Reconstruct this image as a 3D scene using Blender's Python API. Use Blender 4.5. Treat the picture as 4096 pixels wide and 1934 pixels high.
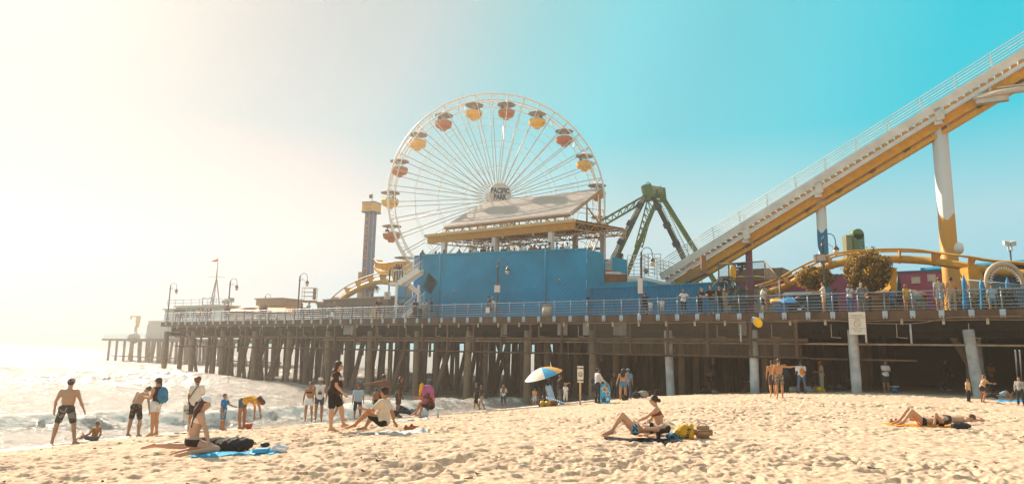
import bpy, bmesh, math, random
import numpy as np
from mathutils import Vector, Matrix
R = math.radians
for o in list(bpy.data.objects): bpy.data.objects.remove(o)
scene = bpy.context.scene
COL = scene.collection
random.seed(7)
# ------------------------------------------------------------------ camera
F_PX = 2790.0; CX, CY = 2048.0, 967.0
ZC = 3.70
TH = math.atan(444/F_PX); RO = R(1.15)
_f = np.array([0, math.cos(TH), math.sin(TH)]); _r0 = np.array([1., 0, 0]); _u0 = np.array([0, -math.sin(TH), math.cos(TH)])
_r = math.cos(RO)*_r0 + math.sin(RO)*_u0
_u = -math.sin(RO)*_r0 + math.cos(RO)*_u0
CAM = np.array([0, 0, ZC])
cd = bpy.data.cameras.new('camera'); cam = bpy.data.objects.new('camera', cd); COL.objects.link(cam)
cd.sensor_width = 36; cd.lens = F_PX*36/4096; cd.clip_start = 0.1; cd.clip_end = 30000
m = Matrix(((_r[0], _u[0], -_f[0], 0), (_r[1], _u[1], -_f[1], 0), (_r[2], _u[2], -_f[2], 0), (0, 0, 0, 1)))
m.translation = Vector(CAM)
cam.matrix_world = m
scene.camera = cam
# ------------------------------------------------------------------ world and sun
SUN_AZ, SUN_EL = -40.0, 34.0        # degrees, azimuth measured from +Y towards +X
SD = np.array([math.sin(R(SUN_AZ))*math.cos(R(SUN_EL)), math.cos(R(SUN_AZ))*math.cos(R(SUN_EL)), math.sin(R(SUN_EL))])
w = bpy.data.worlds.new('World'); scene.world = w; w.use_nodes = True
nt = w.node_tree; nt.nodes.clear()
def N(nt, t, **k):
    n = nt.nodes.new(t)
    for a, b in k.items(): setattr(n, a, b)
    return n
out = N(nt, 'ShaderNodeOutputWorld'); bg = N(nt, 'ShaderNodeBackground')
sky = N(nt, 'ShaderNodeTexSky'); sky.sky_type = 'NISHITA'; sky.sun_disc = False
sky.sun_elevation = R(SUN_EL); sky.sun_rotation = R(SUN_AZ); sky.dust_density = 0.6; sky.air_density = 1.0; sky.ozone_density = 2.0
# hazy sky glow round the sun; fill light added behind the camera and overhead
tc = N(nt, 'ShaderNodeTexCoord'); dot = N(nt, 'ShaderNodeVectorMath', operation='DOT_PRODUCT'); nrm = N(nt, 'ShaderNodeVectorMath', operation='NORMALIZE')
nt.links.new(tc.outputs['Generated'], nrm.inputs[0]); nt.links.new(nrm.outputs[0], dot.inputs[0])
dot.inputs[1].default_value = tuple(SD)
SKY_T = (0.015, 0.08, 0.095)      # tint of the clear sky
SKY_D = [(0, (1.6, 2.5, 2.7)), (0.15, (0.6, 2.9, 3.3)), (0.25, (0.0, 3.3, 3.9)), (0.42, (0.0, 3.17, 3.74)), (0.54, (0.51, 3.36, 3.73)), (0.64, (0.76, 3.2, 3.5)), (0.72, (0.98, 3.5, 3.75)), (0.8, (1.45, 3.15, 3.2)), (0.88, (2.5, 2.8, 2.7)), (1.0, (2.1, 1.7, 1.5))]
SKY_H = [(0, (1.5, 0.0, 0.0)), (0.08, (1.85, 0.0, 0.0)), (0.18, (2.3, 0.4, 0.0)), (0.3, (0.05, 0.0, 0.0)), (0.42, (0.0, 0.0, 0.0)), (0.52, (0.0, 0.0, 0.0)), (0.7, (1.8, 0.4, 0.1)), (1.0, (1.8, 0.4, 0.1))]
def sky_ramp(stops, src):
    ramp = N(nt, 'ShaderNodeValToRGB'); cr = ramp.color_ramp
    while len(cr.elements) < len(stops): cr.elements.new(0.5)
    for e, (p, c) in zip(cr.elements, stops): e.position = p; e.color = (*[v/20 for v in c], 1)
    s_ = N(nt, 'ShaderNodeVectorMath', operation='SCALE'); s_.inputs['Scale'].default_value = 20.0
    nt.links.new(src, ramp.inputs[0]); nt.links.new(ramp.outputs[0], s_.inputs[0]); return s_.outputs[0]
tint = N(nt, 'ShaderNodeVectorMath', operation='MULTIPLY'); tint.inputs[1].default_value = SKY_T
nt.links.new(sky.outputs[0], tint.inputs[0])
sep = N(nt, 'ShaderNodeSeparateXYZ'); nt.links.new(nrm.outputs[0], sep.inputs[0])
ad = N(nt, 'ShaderNodeVectorMath', operation='ADD'); ad2 = N(nt, 'ShaderNodeVectorMath', operation='ADD')
nt.links.new(tint.outputs[0], ad.inputs[0]); nt.links.new(sky_ramp(SKY_D, dot.outputs['Value']), ad.inputs[1])
nt.links.new(ad.outputs[0], ad2.inputs[0]); nt.links.new(sky_ramp(SKY_H, sep.outputs['Z']), ad2.inputs[1])
nt.links.new(ad2.outputs[0], bg.inputs['Color']); bg.inputs['Strength'].default_value = 0.10
nt.links.new(bg.outputs[0], out.inputs['Surface'])
sl = bpy.data.lights.new('sun', 'SUN'); sl.energy = 5.0; sl.angle = R(0.6); sl.color = (1.0, 0.84, 0.68)
so = bpy.data.objects.new('sun', sl); COL.objects.link(so)
so.rotation_euler = Vector(tuple(SD)).to_track_quat('Z', 'Y').to_euler(); so.location = (-60, 60, 80)
scene.view_settings.view_transform = 'Standard'; scene.view_settings.look = 'None'; scene.view_settings.gamma = 1
scene.view_settings.use_curve_mapping = False
scene.view_settings.exposure = 0.85
scene.render.engine = 'CYCLES'
cy = scene.cycles
cy.use_denoising = True; cy.max_bounces = 6; cy.diffuse_bounces = 3; cy.glossy_bounces = 3; cy.transparent_max_bounces = 12; cy.volume_bounces = 1
cy.sample_clamp_indirect = 6; cy.caustics_reflective = False; cy.caustics_refractive = False; cy.volume_step_rate = 4
# ------------------------------------------------------------------ pixel helpers (photo pixels -> world)
def ray(px, py):
    d = _f*F_PX + _r*(px-CX) - _u*(py-CY)
    return d/np.linalg.norm(d)
def proj(p):
    v = np.asarray(p, float)-CAM; z = v@_f
    return CX+F_PX*(v@_r)/z, CY-F_PX*(v@_u)/z
def on_z(px, py, z):
    d = ray(px, py); return CAM+d*((z-ZC)/d[2])
def at_y(px, py, Y):
    d = ray(px, py); return CAM+d*(Y/d[1])
# pier frame: u along the edge to the left/far, v away from the camera
ZD = ZC+2.68
_vp = ray(-2010, 1327.); PE = np.array([_vp[0], _vp[1], 0]); PE /= np.linalg.norm(PE)
PN = np.array([-PE[1], PE[0], 0]);
if PN[1] < 0: PN = -PN
P0 = on_z(4010, 1237, ZD); P0[2] = 0
def PP(u, v, z): return P0+PE*u+PN*v+np.array([0, 0, z])
def on_v(px, py, v):
    d = ray(px, py); t = ((P0+PN*v-CAM)@PN)/(d@PN); return CAM+d*t
def u_of(p): return float((np.asarray(p)-P0)@PE)
def v_of(p): return float((np.asarray(p)-P0)@PN)
def u_at(px, v, z=None):
    p = on_v(px, 1300, v)
    for _ in range(3):       # follow the column of pixels to height z
        if z is None: break
        q = proj(np.array([p[0], p[1], z])); p = on_v(px+(px-q[0])*0+(0), q[1], v)
    return u_of(p)
def deck_at(px, v):
    u = u_at(px, v, ZD); return PP(u, v, ZD)
# ------------------------------------------------------------------ ground profile
_sx = np.array([-400., -120, -60, -40, -33, -29, -25, -21, -15, -12, 0, 60, 400])
_sz = np.array([-12., -5, -2.2, -.75, 0.0, .52, 1.05, 1.43, 1.80, 1.93, 2.0, 2.1, 4.0])
def sdist(x, y): return .7*x-.714*y
def ground0(x, y):
    x = np.asarray(x, float); y = np.asarray(y, float); t = .714*x+.7*y
    s = sdist(x, y)+np.interp(t, [0, 8, 15, 22, 28, 37], [-4.5, -1.9, -1.6, -.9, 0, 2.2])
    return (np.interp(s, _sx, _sz)*2+np.interp(s-1.5, _sx, _sz)+np.interp(s+1.5, _sx, _sz))/4
def on_ground(px, py):
    d = ray(px, py); t = 5.0
    for _ in range(4000):
        p = CAM+d*t
        if p[2] <= float(ground0(p[0], p[1])): break
        t += 0.02
    return CAM+d*t
# ------------------------------------------------------------------ materials
def lin(c):
    if isinstance(c, str): c = tuple(int(c[i:i+2], 16) for i in (0, 2, 4))
    return tuple(((v/255)/12.92 if v/255 <= .04045 else ((v/255+.055)/1.055)**2.4) for v in c)
_M = {}
def mat(name, c, rough=.6, metal=0, var=.12, scale=3.0, bump=0.0, bscale=30., spec=.4, emit=None, sss=0, stretch=None):
    if name in _M: return _M[name]
    c = lin(c)
    m = bpy.data.materials.new(name); m.use_nodes = True; nt = m.node_tree; b = nt.nodes['Principled BSDF']
    b.inputs['Roughness'].default_value = rough; b.inputs['Metallic'].default_value = metal
    b.inputs['Specular IOR Level'].default_value = spec
    if sss: b.inputs['Subsurface Weight'].default_value = sss; b.inputs['Subsurface Radius'].default_value = (.02, .008, .004)
    if emit: b.inputs['Emission Color'].default_value = (*lin(emit[0]), 1); b.inputs['Emission Strength'].default_value = emit[1]
    t = N(nt, 'ShaderNodeTexCoord'); src = t.outputs['Object']
    if stretch:
        mp = N(nt, 'ShaderNodeMapping'); mp.inputs['Scale'].default_value = stretch; nt.links.new(src, mp.inputs[0]); src = mp.outputs[0]
    if var:
        n = N(nt, 'ShaderNodeTexNoise'); n.inputs['Scale'].default_value = scale; n.inputs['Detail'].default_value = 5; nt.links.new(src, n.inputs['Vector'])
        r = N(nt, 'ShaderNodeValToRGB'); r.color_ramp.elements[0].position = .3; r.color_ramp.elements[1].position = .7
        r.color_ramp.elements[0].color = (*[v*(1-var) for v in c], 1); r.color_ramp.elements[1].color = (*[min(1, v*(1+var)) for v in c], 1)
        nt.links.new(n.outputs['Fac'], r.inputs[0]); nt.links.new(r.outputs[0], b.inputs['Base Color'])
    else: b.inputs['Base Color'].default_value = (*c, 1)
    if bump:
        n2 = N(nt, 'ShaderNodeTexNoise'); n2.inputs['Scale'].default_value = bscale; n2.inputs['Detail'].default_value = 4; nt.links.new(src, n2.inputs['Vector'])
        bp = N(nt, 'ShaderNodeBump'); bp.inputs['Strength'].default_value = bump; bp.inputs['Distance'].default_value = .02
        nt.links.new(n2.outputs['Fac'], bp.inputs['Height']); nt.links.new(bp.outputs[0], b.inputs['Normal'])
    _M[name] = m; return m
# ------------------------------------------------------------------ mesh builder (world coordinates)
class MB:
    def __init__(s): s.v = []; s.f = []; s.sm = []
    def add(s, vs, fs, smooth=False):
        b = len(s.v); s.v += [tuple(map(float, p)) for p in vs]; s.f += [tuple(b+i for i in f) for f in fs]; s.sm += [smooth]*len(fs); return s
    def box(s, c, ax, ay, az, sx, sy, sz):
        c = np.asarray(c, float); ax, ay, az = [np.asarray(a, float)*h/2 for a, h in ((ax, sx), (ay, sy), (az, sz))]
        vs = [c+i*ax+j*ay+k*az for k in (-1, 1) for j in (-1, 1) for i in (-1, 1)]
        return s.add(vs, [(0, 2, 3, 1), (4, 5, 7, 6), (0, 1, 5, 4), (2, 6, 7, 3), (0, 4, 6, 2), (1, 3, 7, 5)])
    def abox(s, x0, x1, y0, y1, z0, z1):
        return s.box(((x0+x1)/2, (y0+y1)/2, (z0+z1)/2), (1, 0, 0), (0, 1, 0), (0, 0, 1), x1-x0, y1-y0, z1-z0)
    def pbox(s, u0, u1, v0, v1, z0, z1):    # box aligned with the pier
        return s.box(PP((u0+u1)/2, (v0+v1)/2, (z0+z1)/2), PE, PN, (0, 0, 1), abs(u1-u0), abs(v1-v0), abs(z1-z0))
    def bar(s, a, b, w, h, up=(0, 0, 1)):
        a = np.asarray(a, float); b = np.asarray(b, float); d = b-a; L = np.linalg.norm(d)
        if L < 1e-6: return s
        d /= L; up = np.asarray(up, float); x = np.cross(d, up)
        if np.linalg.norm(x) < 1e-4: x = np.cross(d, (1, 0, 0))
        x /= np.linalg.norm(x); y = np.cross(x, d)
        return s.box((a+b)/2, x, d, y, w, L, h)
    def tube(s, pts, r, n=8, closed=False, caps=True):
        pts = [np.asarray(p, float) for p in pts]; k = len(pts); rr = r if hasattr(r, '__len__') else [r]*k
        vs = []; prev = None
        for i, p in enumerate(pts):
            if closed: d = pts[(i+1) % k]-pts[i-1]
            else: d = pts[min(i+1, k-1)]-pts[max(i-1, 0)]
            d = d/(np.linalg.norm(d)+1e-9)
            if prev is None:
                a = np.array([0, 0, 1.]) if abs(d[2]) < .9 else np.array([1., 0, 0]); x = np.cross(d, a)
            else: x = prev-d*(prev@d)
            x /= np.linalg.norm(x)+1e-9; y = np.cross(d, x); prev = x
            for j in range(n):
                t = 2*math.pi*j/n; vs.append(p+rr[i]*(math.cos(t)*x+math.sin(t)*y))
        fs = []
        for i in range(k if closed else k-1):
            i2 = (i+1) % k
            for j in range(n): fs.append((i*n+j, i*n+(j+1) % n, i2*n+(j+1) % n, i2*n+j))
        if not closed and caps: fs += [tuple(range(n))[::-1], tuple((k-1)*n+j for j in range(n))]
        return s.add(vs, fs, n > 5)
    def lathe(s, c, prof, n=16, ax=(0, 0, 1), smooth=True):
        c = np.asarray(c, float); ax = np.asarray(ax, float); ax /= np.linalg.norm(ax)
        x = np.cross(ax, (0, 1, 0)) if abs(ax[1]) < .9 else np.cross(ax, (1, 0, 0)); x = x/np.linalg.norm(x); y = np.cross(ax, x)
        vs = [c+ax*h+r*(math.cos(2*math.pi*j/n)*x+math.sin(2*math.pi*j/n)*y) for r, h in prof for j in range(n)]
        fs = [(i*n+j, i*n+(j+1) % n, (i+1)*n+(j+1) % n, (i+1)*n+j) for i in range(len(prof)-1) for j in range(n)]
        fs += [tuple(range(n))[::-1], tuple((len(prof)-1)*n+j for j in range(n))]
        return s.add(vs, fs, smooth)
    def prism(s, poly, d):                   # planar polygon (3-D points) extruded by vector d
        poly = [np.asarray(p, float) for p in poly]; d = np.asarray(d, float); n = len(poly)
        vs = poly+[p+d for p in poly]
        return s.add(vs, [tuple(range(n))[::-1], tuple(range(n, 2*n))]+[(i, (i+1) % n, (i+1) % n+n, i+n) for i in range(n)])
    def ell(s, c, rad, n=12, ax=None):
        c = np.asarray(c, float); A = np.eye(3) if ax is None else np.asarray(ax, float); vs = []; fs = []; k = n//2
        for i in range(k+1):
            a = math.pi*i/k-math.pi/2
            for j in range(n):
                t = 2*math.pi*j/n
                l = (rad[0]*math.cos(a)*math.cos(t), rad[1]*math.cos(a)*math.sin(t), rad[2]*math.sin(a)); vs.append(c+A[0]*l[0]+A[1]*l[1]+A[2]*l[2])
        for i in range(k):
            for j in range(n): fs.append((i*n+j, i*n+(j+1) % n, (i+1)*n+(j+1) % n, (i+1)*n+j))
        return s.add(vs, fs, True)
    def build(s, name, mt, parent=None, origin=None):
        if not s.v: return None
        me = bpy.data.meshes.new(name)
        if origin is None: origin = parent['_o'] if (parent is not None and '_o' in parent) else (0, 0, 0)
        o_ = np.asarray(list(origin), float)
        me.from_pydata([tuple(np.asarray(p)-o_) for p in s.v], [], s.f); me.polygons.foreach_set('use_smooth', s.sm)
        me.materials.append(mt); ob = bpy.data.objects.new(name, me); COL.objects.link(ob); ob['_o'] = [float(q) for q in o_]
        if parent is not None: ob.parent = parent
        else: ob.location = tuple(o_)
        return ob
def tag(o, label, cat, group=None, kind=None):
    if label: o['label'] = label
    if cat: o['category'] = cat
    if group: o['group'] = group
    if kind: o['kind'] = kind
    return o
def thing(name, loc, label, cat, group=None):
    o = bpy.data.objects.new(name, None); COL.objects.link(o); loc = [float(q) for q in loc]; o.location = loc; o['_o'] = loc
    return tag(o, label, cat, group)
def copy_tree(o, parent=None):
    c = o.copy(); COL.objects.link(c)
    if parent is not None: c.parent = parent
    for ch in list(o.children): copy_tree(ch, c)
    return c
def text_mb(txt, size, origin, ax, up, depth=.01, bold=.0, align='CENTER', sx=1.0):
    """lettering as real raised letters; returns MB; ax = reading direction"""
    cu = bpy.data.curves.new('t', 'FONT'); cu.body = txt; cu.size = size; cu.align_x = align; cu.align_y = 'CENTER'
    cu.extrude = depth; cu.offset = bold; cu.resolution_u = 3; cu.space_line = .95
    ob = bpy.data.objects.new('t', cu); COL.objects.link(ob)
    dg = bpy.context.evaluated_depsgraph_get(); me = ob.evaluated_get(dg).to_mesh()
    o = np.asarray(origin, float); ax = np.asarray(ax, float); ax /= np.linalg.norm(ax); up = np.asarray(up, float); up /= np.linalg.norm(up); nn = np.cross(ax, up)
    mb = MB(); mb.add([o+ax*v.co.x*sx+up*v.co.y+nn*v.co.z for v in me.vertices], [tuple(p.vertices) for p in me.polygons])
    ob.evaluated_get(dg).to_mesh_clear(); bpy.data.objects.remove(ob); bpy.data.curves.remove(cu)
    return mb
# value noise for terrain
def vnoise(x, y, seed=0):
    x = np.asarray(x, float); y = np.asarray(y, float)
    xi = np.floor(x).astype(np.int64); yi = np.floor(y).astype(np.int64); fx = x-xi; fy = y-yi
    def h(a, b):
        n = (a*374761393+b*668265263+seed*1442695041) & 0xffffffff
        n = ((n ^ (n >> 13))*1274126177) & 0xffffffff
        return ((n ^ (n >> 16)) & 0xffff)/65535.
    sx = fx*fx*(3-2*fx); sy = fy*fy*(3-2*fy)
    return (h(xi, yi)*(1-sx)+h(xi+1, yi)*sx)*(1-sy)+(h(xi, yi+1)*(1-sx)+h(xi+1, yi+1)*sx)*sy
WHITE = mat('white_paint', 'e6e1d6', .45, var=.06, bump=.05)
# ================================================================== SETTING
def grid_mesh(name, X, Y, Z, mt, attrs=None, centre=None):
    nr, nc = X.shape
    vs = np.stack([X, Y, Z], -1).reshape(-1, 3); i = np.arange(nr-1)[:, None]*nc+np.arange(nc-1)[None]; i = i.ravel()
    q = np.stack([i, i+1, i+1+nc, i+nc], -1)
    me = bpy.data.meshes.new(name); me.vertices.add(len(vs)); me.vertices.foreach_set('co', vs.ravel().astype(np.float32))
    me.loops.add(q.size); me.loops.foreach_set('vertex_index', q.ravel().astype(np.int32))
    me.polygons.add(len(q)); me.polygons.foreach_set('loop_start', np.arange(0, q.size, 4, dtype=np.int32)); me.polygons.foreach_set('loop_total', np.full(len(q), 4, np.int32))
    me.polygons.foreach_set('use_smooth', np.ones(len(q), bool)); me.update(calc_edges=True)
    for k, a in (attrs or {}).items():
        at = me.attributes.new(k, 'FLOAT', 'POINT'); at.data.foreach_set('value', a.ravel().astype(np.float32))
    me.materials.append(mt); ob = bpy.data.objects.new(name, me); COL.objects.link(ob); return ob
# ---- sand
def sand_relief(x, y, r):
    s = sdist(x, y)
    wx = x+.25*vnoise(x*1.3, y*1.3, 5); wy = y+.25*vnoise(x*1.3, y*1.3, 6)
    a = vnoise(wx*1.1, wy*1.1, 1)-.5; b = vnoise(wx*3.6+9, wy*4.2, 2)-.5; c = vnoise(wx*7.3, wy*8.3, 3)-.5; d = vnoise(x*15, y*16, 4)-.5
    e = vnoise(wx*5.4+31, wy*6.6+7, 8)             # footprints: sharp hollows
    hole = -np.clip((e-.56)/.22, 0, 1)**1.2; e2 = vnoise(wx*9+3, wy*10+17, 9); hole = hole-.45*np.clip((e2-.62)/.2, 0, 1)
    z = .06*a+.042*b+.052*c+.032*d+.072*hole
    dry = np.clip((s+26)/4, .12, 1)
    far = np.clip(1.25-r/110, .25, 1)
    patch = .5+.95*np.clip((vnoise(x*.42+3, y*.5+8, 12)-.25)*1.6, 0, 1)
    return z*dry*far*patch*.92
az = np.concatenate([np.linspace(-180, -44, 30)[:-1], np.linspace(-44, 44, 1000), np.linspace(44, 180, 30)[1:]])
rr = np.concatenate([[.01, 1, 3, 5], np.exp(np.linspace(math.log(7), math.log(70), 900)), np.exp(np.linspace(math.log(75), math.log(9000), 40))])
A, RR = np.meshgrid(np.radians(az), rr); X = RR*np.sin(A); Y = RR*np.cos(A)
G = ground0(X, Y)+np.where(RR < 75, sand_relief(X, Y, RR), 0)
sn = mat('sand', 'e9c79a', .95, var=.0)
nt = sn.node_tree; b = nt.nodes['Principled BSDF']; b.inputs['Specular IOR Level'].default_value = .1
geo = N(nt, 'ShaderNodeNewGeometry'); at = N(nt, 'ShaderNodeAttribute'); at.attribute_name = 'wet'
n1 = N(nt, 'ShaderNodeTexNoise'); n1.inputs['Scale'].default_value = 9.; n1.inputs['Detail'].default_value = 8
n2 = N(nt, 'ShaderNodeTexNoise'); n2.inputs['Scale'].default_value = 120.; n2.inputs['Detail'].default_value = 3
nt.links.new(geo.outputs['Position'], n1.inputs['Vector']); nt.links.new(geo.outputs['Position'], n2.inputs['Vector'])
r1 = N(nt, 'ShaderNodeValToRGB'); r1.color_ramp.elements[0].color = (*lin('b2957f'), 1); r1.color_ramp.elements[1].color = (*lin('e5c7a8'), 1)
r1.color_ramp.elements[0].position = .3; r1.color_ramp.elements[1].position = .68
nt.links.new(n1.outputs['Fac'], r1.inputs[0])
n3 = N(nt, 'ShaderNodeTexNoise'); n3.inputs['Scale'].default_value = 26.; n3.inputs['Detail'].default_value = 2; nt.links.new(geo.outputs['Position'], n3.inputs['Vector'])
r3 = N(nt, 'ShaderNodeValToRGB'); r3.color_ramp.elements[0].position = .73; r3.color_ramp.elements[1].position = .76
nt.links.new(n3.outputs['Fac'], r3.inputs[0])
mx0 = N(nt, 'ShaderNodeMixRGB'); nt.links.new(r3.outputs[0], mx0.inputs['Fac']); nt.links.new(r1.outputs[0], mx0.inputs['Color1']); mx0.inputs['Color2'].default_value = (*lin('5d4a36'), 1)
mx = N(nt, 'ShaderNodeMixRGB'); nt.links.new(at.outputs['Fac'], mx.inputs['Fac']); nt.links.new(mx0.outputs[0], mx.inputs['Color1']); mx.inputs['Color2'].default_value = (*lin('7b6248'), 1)
nt.links.new(mx.outputs[0], b.inputs['Base Color'])
mr = N(nt, 'ShaderNodeMapRange'); nt.links.new(at.outputs['Fac'], mr.inputs[0]); mr.inputs[3].default_value = .95; mr.inputs[4].default_value = .35; nt.links.new(mr.outputs[0], b.inputs['Roughness'])
bp = N(nt, 'ShaderNodeBump'); bp.inputs['Strength'].default_value = .5; bp.inputs['Distance'].default_value = .01; nt.links.new(n2.outputs['Fac'], bp.inputs['Height'])
bp2 = N(nt, 'ShaderNodeBump'); bp2.inputs['Strength'].default_value = .6; bp2.inputs['Distance'].default_value = .03; nt.links.new(n1.outputs['Fac'], bp2.inputs['Height']); nt.links.new(bp.outputs[0], bp2.inputs['Normal'])
nt.links.new(bp2.outputs[0], b.inputs['Normal'])
def seff(x, y):
    t = .714*x+.7*y; return sdist(x, y)+np.interp(t, [0, 8, 15, 22, 28, 37], [-4.5, -1.9, -1.6, -.9, 0, 2.2])
SE = seff(X, Y); edge_n = 1.6*(vnoise(X*.16, Y*.16, 21)-.5)+.5*(vnoise(X*.7, Y*.7, 22)-.5)
EDGE = -26.0
wet = np.clip((EDGE+2.2+edge_n-SE)/1.4, 0, 1)
gr = grid_mesh('ground', X, Y, G, sn, {'wet': wet}); tag(gr, 'pale golden beach sand full of footprints sloping down to the sea', 'beach', kind='structure')
# ---- sea
az2 = np.concatenate([np.linspace(-100, -42, 40)[:-1], np.linspace(-42, 26, 900), np.linspace(26, 100, 30)[1:]])
rr2 = np.concatenate([np.exp(np.linspace(math.log(14), math.log(160), 620)), np.exp(np.linspace(math.log(163), math.log(24000), 160))])
A, RR = np.meshgrid(np.radians(az2), rr2); X = RR*np.sin(A); Y = RR*np.cos(A)
S = sdist(X, Y); SE = seff(X, Y); T = .714*X+.7*Y
edge_n = 1.6*(vnoise(X*.16, Y*.16, 21)-.5)+.5*(vnoise(X*.7, Y*.7, 22)-.5)
g0 = ground0(X, Y)
chop = .16*(vnoise(X*.45, Y*.8, 31)-.5)+.11*(vnoise(X*1.1, Y*2.2, 32)-.5)+.05*(vnoise(X*3.1, Y*4.0, 33)-.5)
wig = 4.0*(vnoise(X*.08, Y*.08, 41)-.5)+.9*(vnoise(X*.35, Y*.35, 42)-.5)+.15*(vnoise(X*1.2, Y*1.2, 43)-.5)
def wave(d, h, front, back): return h*np.where(d > 0, np.exp(-(d/front)**2), np.exp(-(d/back)**2))
dB = (S+36.6+wig)                                 # >0 towards the shore
zB = wave(dB, .62, 1.0, 3.0)*(.8+.5*vnoise(T*.12, S*.02, 45))*np.clip(1.05-(T-26)/40, .25, 1.1)
dA = -(Y+.10*(X+40)-66+2.4*(vnoise(X*.06, X*0, 47)-.5))
zA = wave(dA, 1.5, 2.0, 5.0)*np.clip((-14-X)/18, 0, 1)*(0.85+.3*vnoise(X*.07, Y*.01, 44))
dC = -(Y+.06*X-104+2*wig); zC_ = wave(dC, .8, 3, 8)*np.clip((0-X)/20, 0, 1)
dD = -(Y+.12*X-50+1.5*wig); zD_ = wave(dD, .38, 1.2, 4)*np.clip((-8-X)/10, 0, 1)
z_open = chop*np.clip(RR/40, .4, 1.6)+zA+zB+zC_+zD_-.02
z_swash = g0+.035+.02*(vnoise(X*2, Y*2, 51)-.5)
k = np.clip((-SE-30.5)/4.5, 0, 1); k = k*k*(3-2*k)
Zw = z_swash*(1-k)+z_open*k+zB*(1-k)*.6
wline = np.clip((EDGE+edge_n-SE)/.5, 0, 1)
Zw = np.where(wline < 1, Zw-(1-wline)*.25, Zw)
lace = vnoise(X*1.6+3*vnoise(X*.5, Y*.5, 61), Y*1.6, 62)*.6+vnoise(X*5, Y*5, 63)*.4
lace2 = vnoise(X*.5, Y*1.2, 71)
foam = np.clip(1-np.abs(dB-.6)/1.35, 0, 1)*1.6*(.1+1.1*lace)*(.35+1.1*vnoise(T*.22+5, S*.05, 46))*np.clip((zB-.05)*8, 0, 1)
foam = np.maximum(foam, np.clip((-SE-26)/.8, 0, 1)*np.clip((34.5+SE)/3, 0, 1)*np.clip((lace-.36)*3.0+(lace2-.5)*.9, 0, .9))
foam = np.maximum(foam, np.clip(1-np.abs(-SE+EDGE-edge_n-.25)/.45, 0, 1)*.9)
crA = np.clip(1-np.abs(dA+.2)/1.6, 0, 1)*np.clip(1-np.abs(X+36)/5.5, 0, 1)*1.6*np.clip(zA, 0, 1)
foam = np.maximum(foam, crA*(.6+.6*lace))
foam = np.maximum(foam, np.clip(1-np.abs(dA-2.4)/1.2, 0, 1)*np.clip((lace-.5)*2.4, 0, .5)*np.clip((-20-X)/10, 0, 1))
foam = np.maximum(foam, np.clip(1-np.abs(dD)/.8, 0, 1)*np.clip((lace-.45)*3, 0, .7)*np.clip((-8-X)/10, 0, 1))
foam = np.clip(foam, 0, 1)*np.where(RR > 170, 0, 1)
Zw = Zw+foam*.07*(vnoise(X*3.5, Y*3.5, 81)-.3)
sea_m = mat('sea_water', '8d7a64', .16, var=0, spec=.22)
nt = sea_m.node_tree; b = nt.nodes['Principled BSDF']; b.inputs['IOR'].default_value = 1.33
at = N(nt, 'ShaderNodeAttribute'); at.attribute_name = 'foam'; geo = N(nt, 'ShaderNodeNewGeometry')
nf = N(nt, 'ShaderNodeTexNoise'); nf.inputs['Scale'].default_value = 5.0; nf.inputs['Detail'].default_value = 8; nt.links.new(geo.outputs['Position'], nf.inputs['Vector'])
mm = N(nt, 'ShaderNodeMath', operation='MULTIPLY_ADD'); nt.links.new(nf.outputs['Fac'], mm.inputs[0]); mm.inputs[1].default_value = 1.2; mm.inputs[2].default_value = -.60
ma = N(nt, 'ShaderNodeMath', operation='ADD'); nt.links.new(at.outputs['Fac'], ma.inputs[0]); nt.links.new(mm.outputs[0], ma.inputs[1])
fr = N(nt, 'ShaderNodeMapRange'); fr.inputs[1].default_value = .28; fr.inputs[2].default_value = .72; nt.links.new(ma.outputs[0], fr.inputs[0])
gate = N(nt, 'ShaderNodeMath', operation='GREATER_THAN'); gate.inputs[1].default_value = .02; nt.links.new(at.outputs['Fac'], gate.inputs[0])
fm = N(nt, 'ShaderNodeMath', operation='MULTIPLY'); nt.links.new(fr.outputs[0], fm.inputs[0]); nt.links.new(gate.outputs[0], fm.inputs[1])
mx = N(nt, 'ShaderNodeMixRGB'); nt.links.new(fm.outputs[0], mx.inputs['Fac']); mx.inputs['Color1'].default_value = (*lin('a39a90'), 1); mx.inputs['Color2'].default_value = (*lin('e6ddd0'), 1)
nt.links.new(mx.outputs[0], b.inputs['Base Color'])
rg = N(nt, 'ShaderNodeMapRange'); nt.links.new(fm.outputs[0], rg.inputs[0]); rg.inputs[3].default_value = .17; rg.inputs[4].default_value = .8; nt.links.new(rg.outputs[0], b.inputs['Roughness'])
mp = N(nt, 'ShaderNodeMapping'); mp.inputs['Scale'].default_value = (1.2, 2.0, 1.5); nt.links.new(geo.outputs['Position'], mp.inputs[0])
w1 = N(nt, 'ShaderNodeTexNoise'); w1.inputs['Scale'].default_value = 1.1; w1.inputs['Detail'].default_value = 6; w1.inputs['Roughness'].default_value = .62; nt.links.new(mp.outputs[0], w1.inputs['Vector'])
bp = N(nt, 'ShaderNodeBump'); bp.inputs['Strength'].default_value = .9; bp.inputs['Distance'].default_value = .34; nt.links.new(w1.outputs['Fac'], bp.inputs['Height']); nt.links.new(bp.outputs[0], b.inputs['Normal'])
df = N(nt, 'ShaderNodeBsdfDiffuse'); nt.links.new(mx.outputs[0], df.inputs['Color']); ms = N(nt, 'ShaderNodeMixShader'); ms.inputs[0].default_value = .32; nt.links.new(b.outputs[0], ms.inputs[1]); nt.links.new(df.outputs[0], ms.inputs[2]); nt.links.new(ms.outputs[0], nt.nodes['Material Output'].inputs['Surface'])
sea = grid_mesh('sea', X, Y, Zw, sea_m, {'foam': foam}); tag(sea, 'glittering sea with brown breaking waves and white foam by the beach', 'sea', kind='structure')
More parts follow.
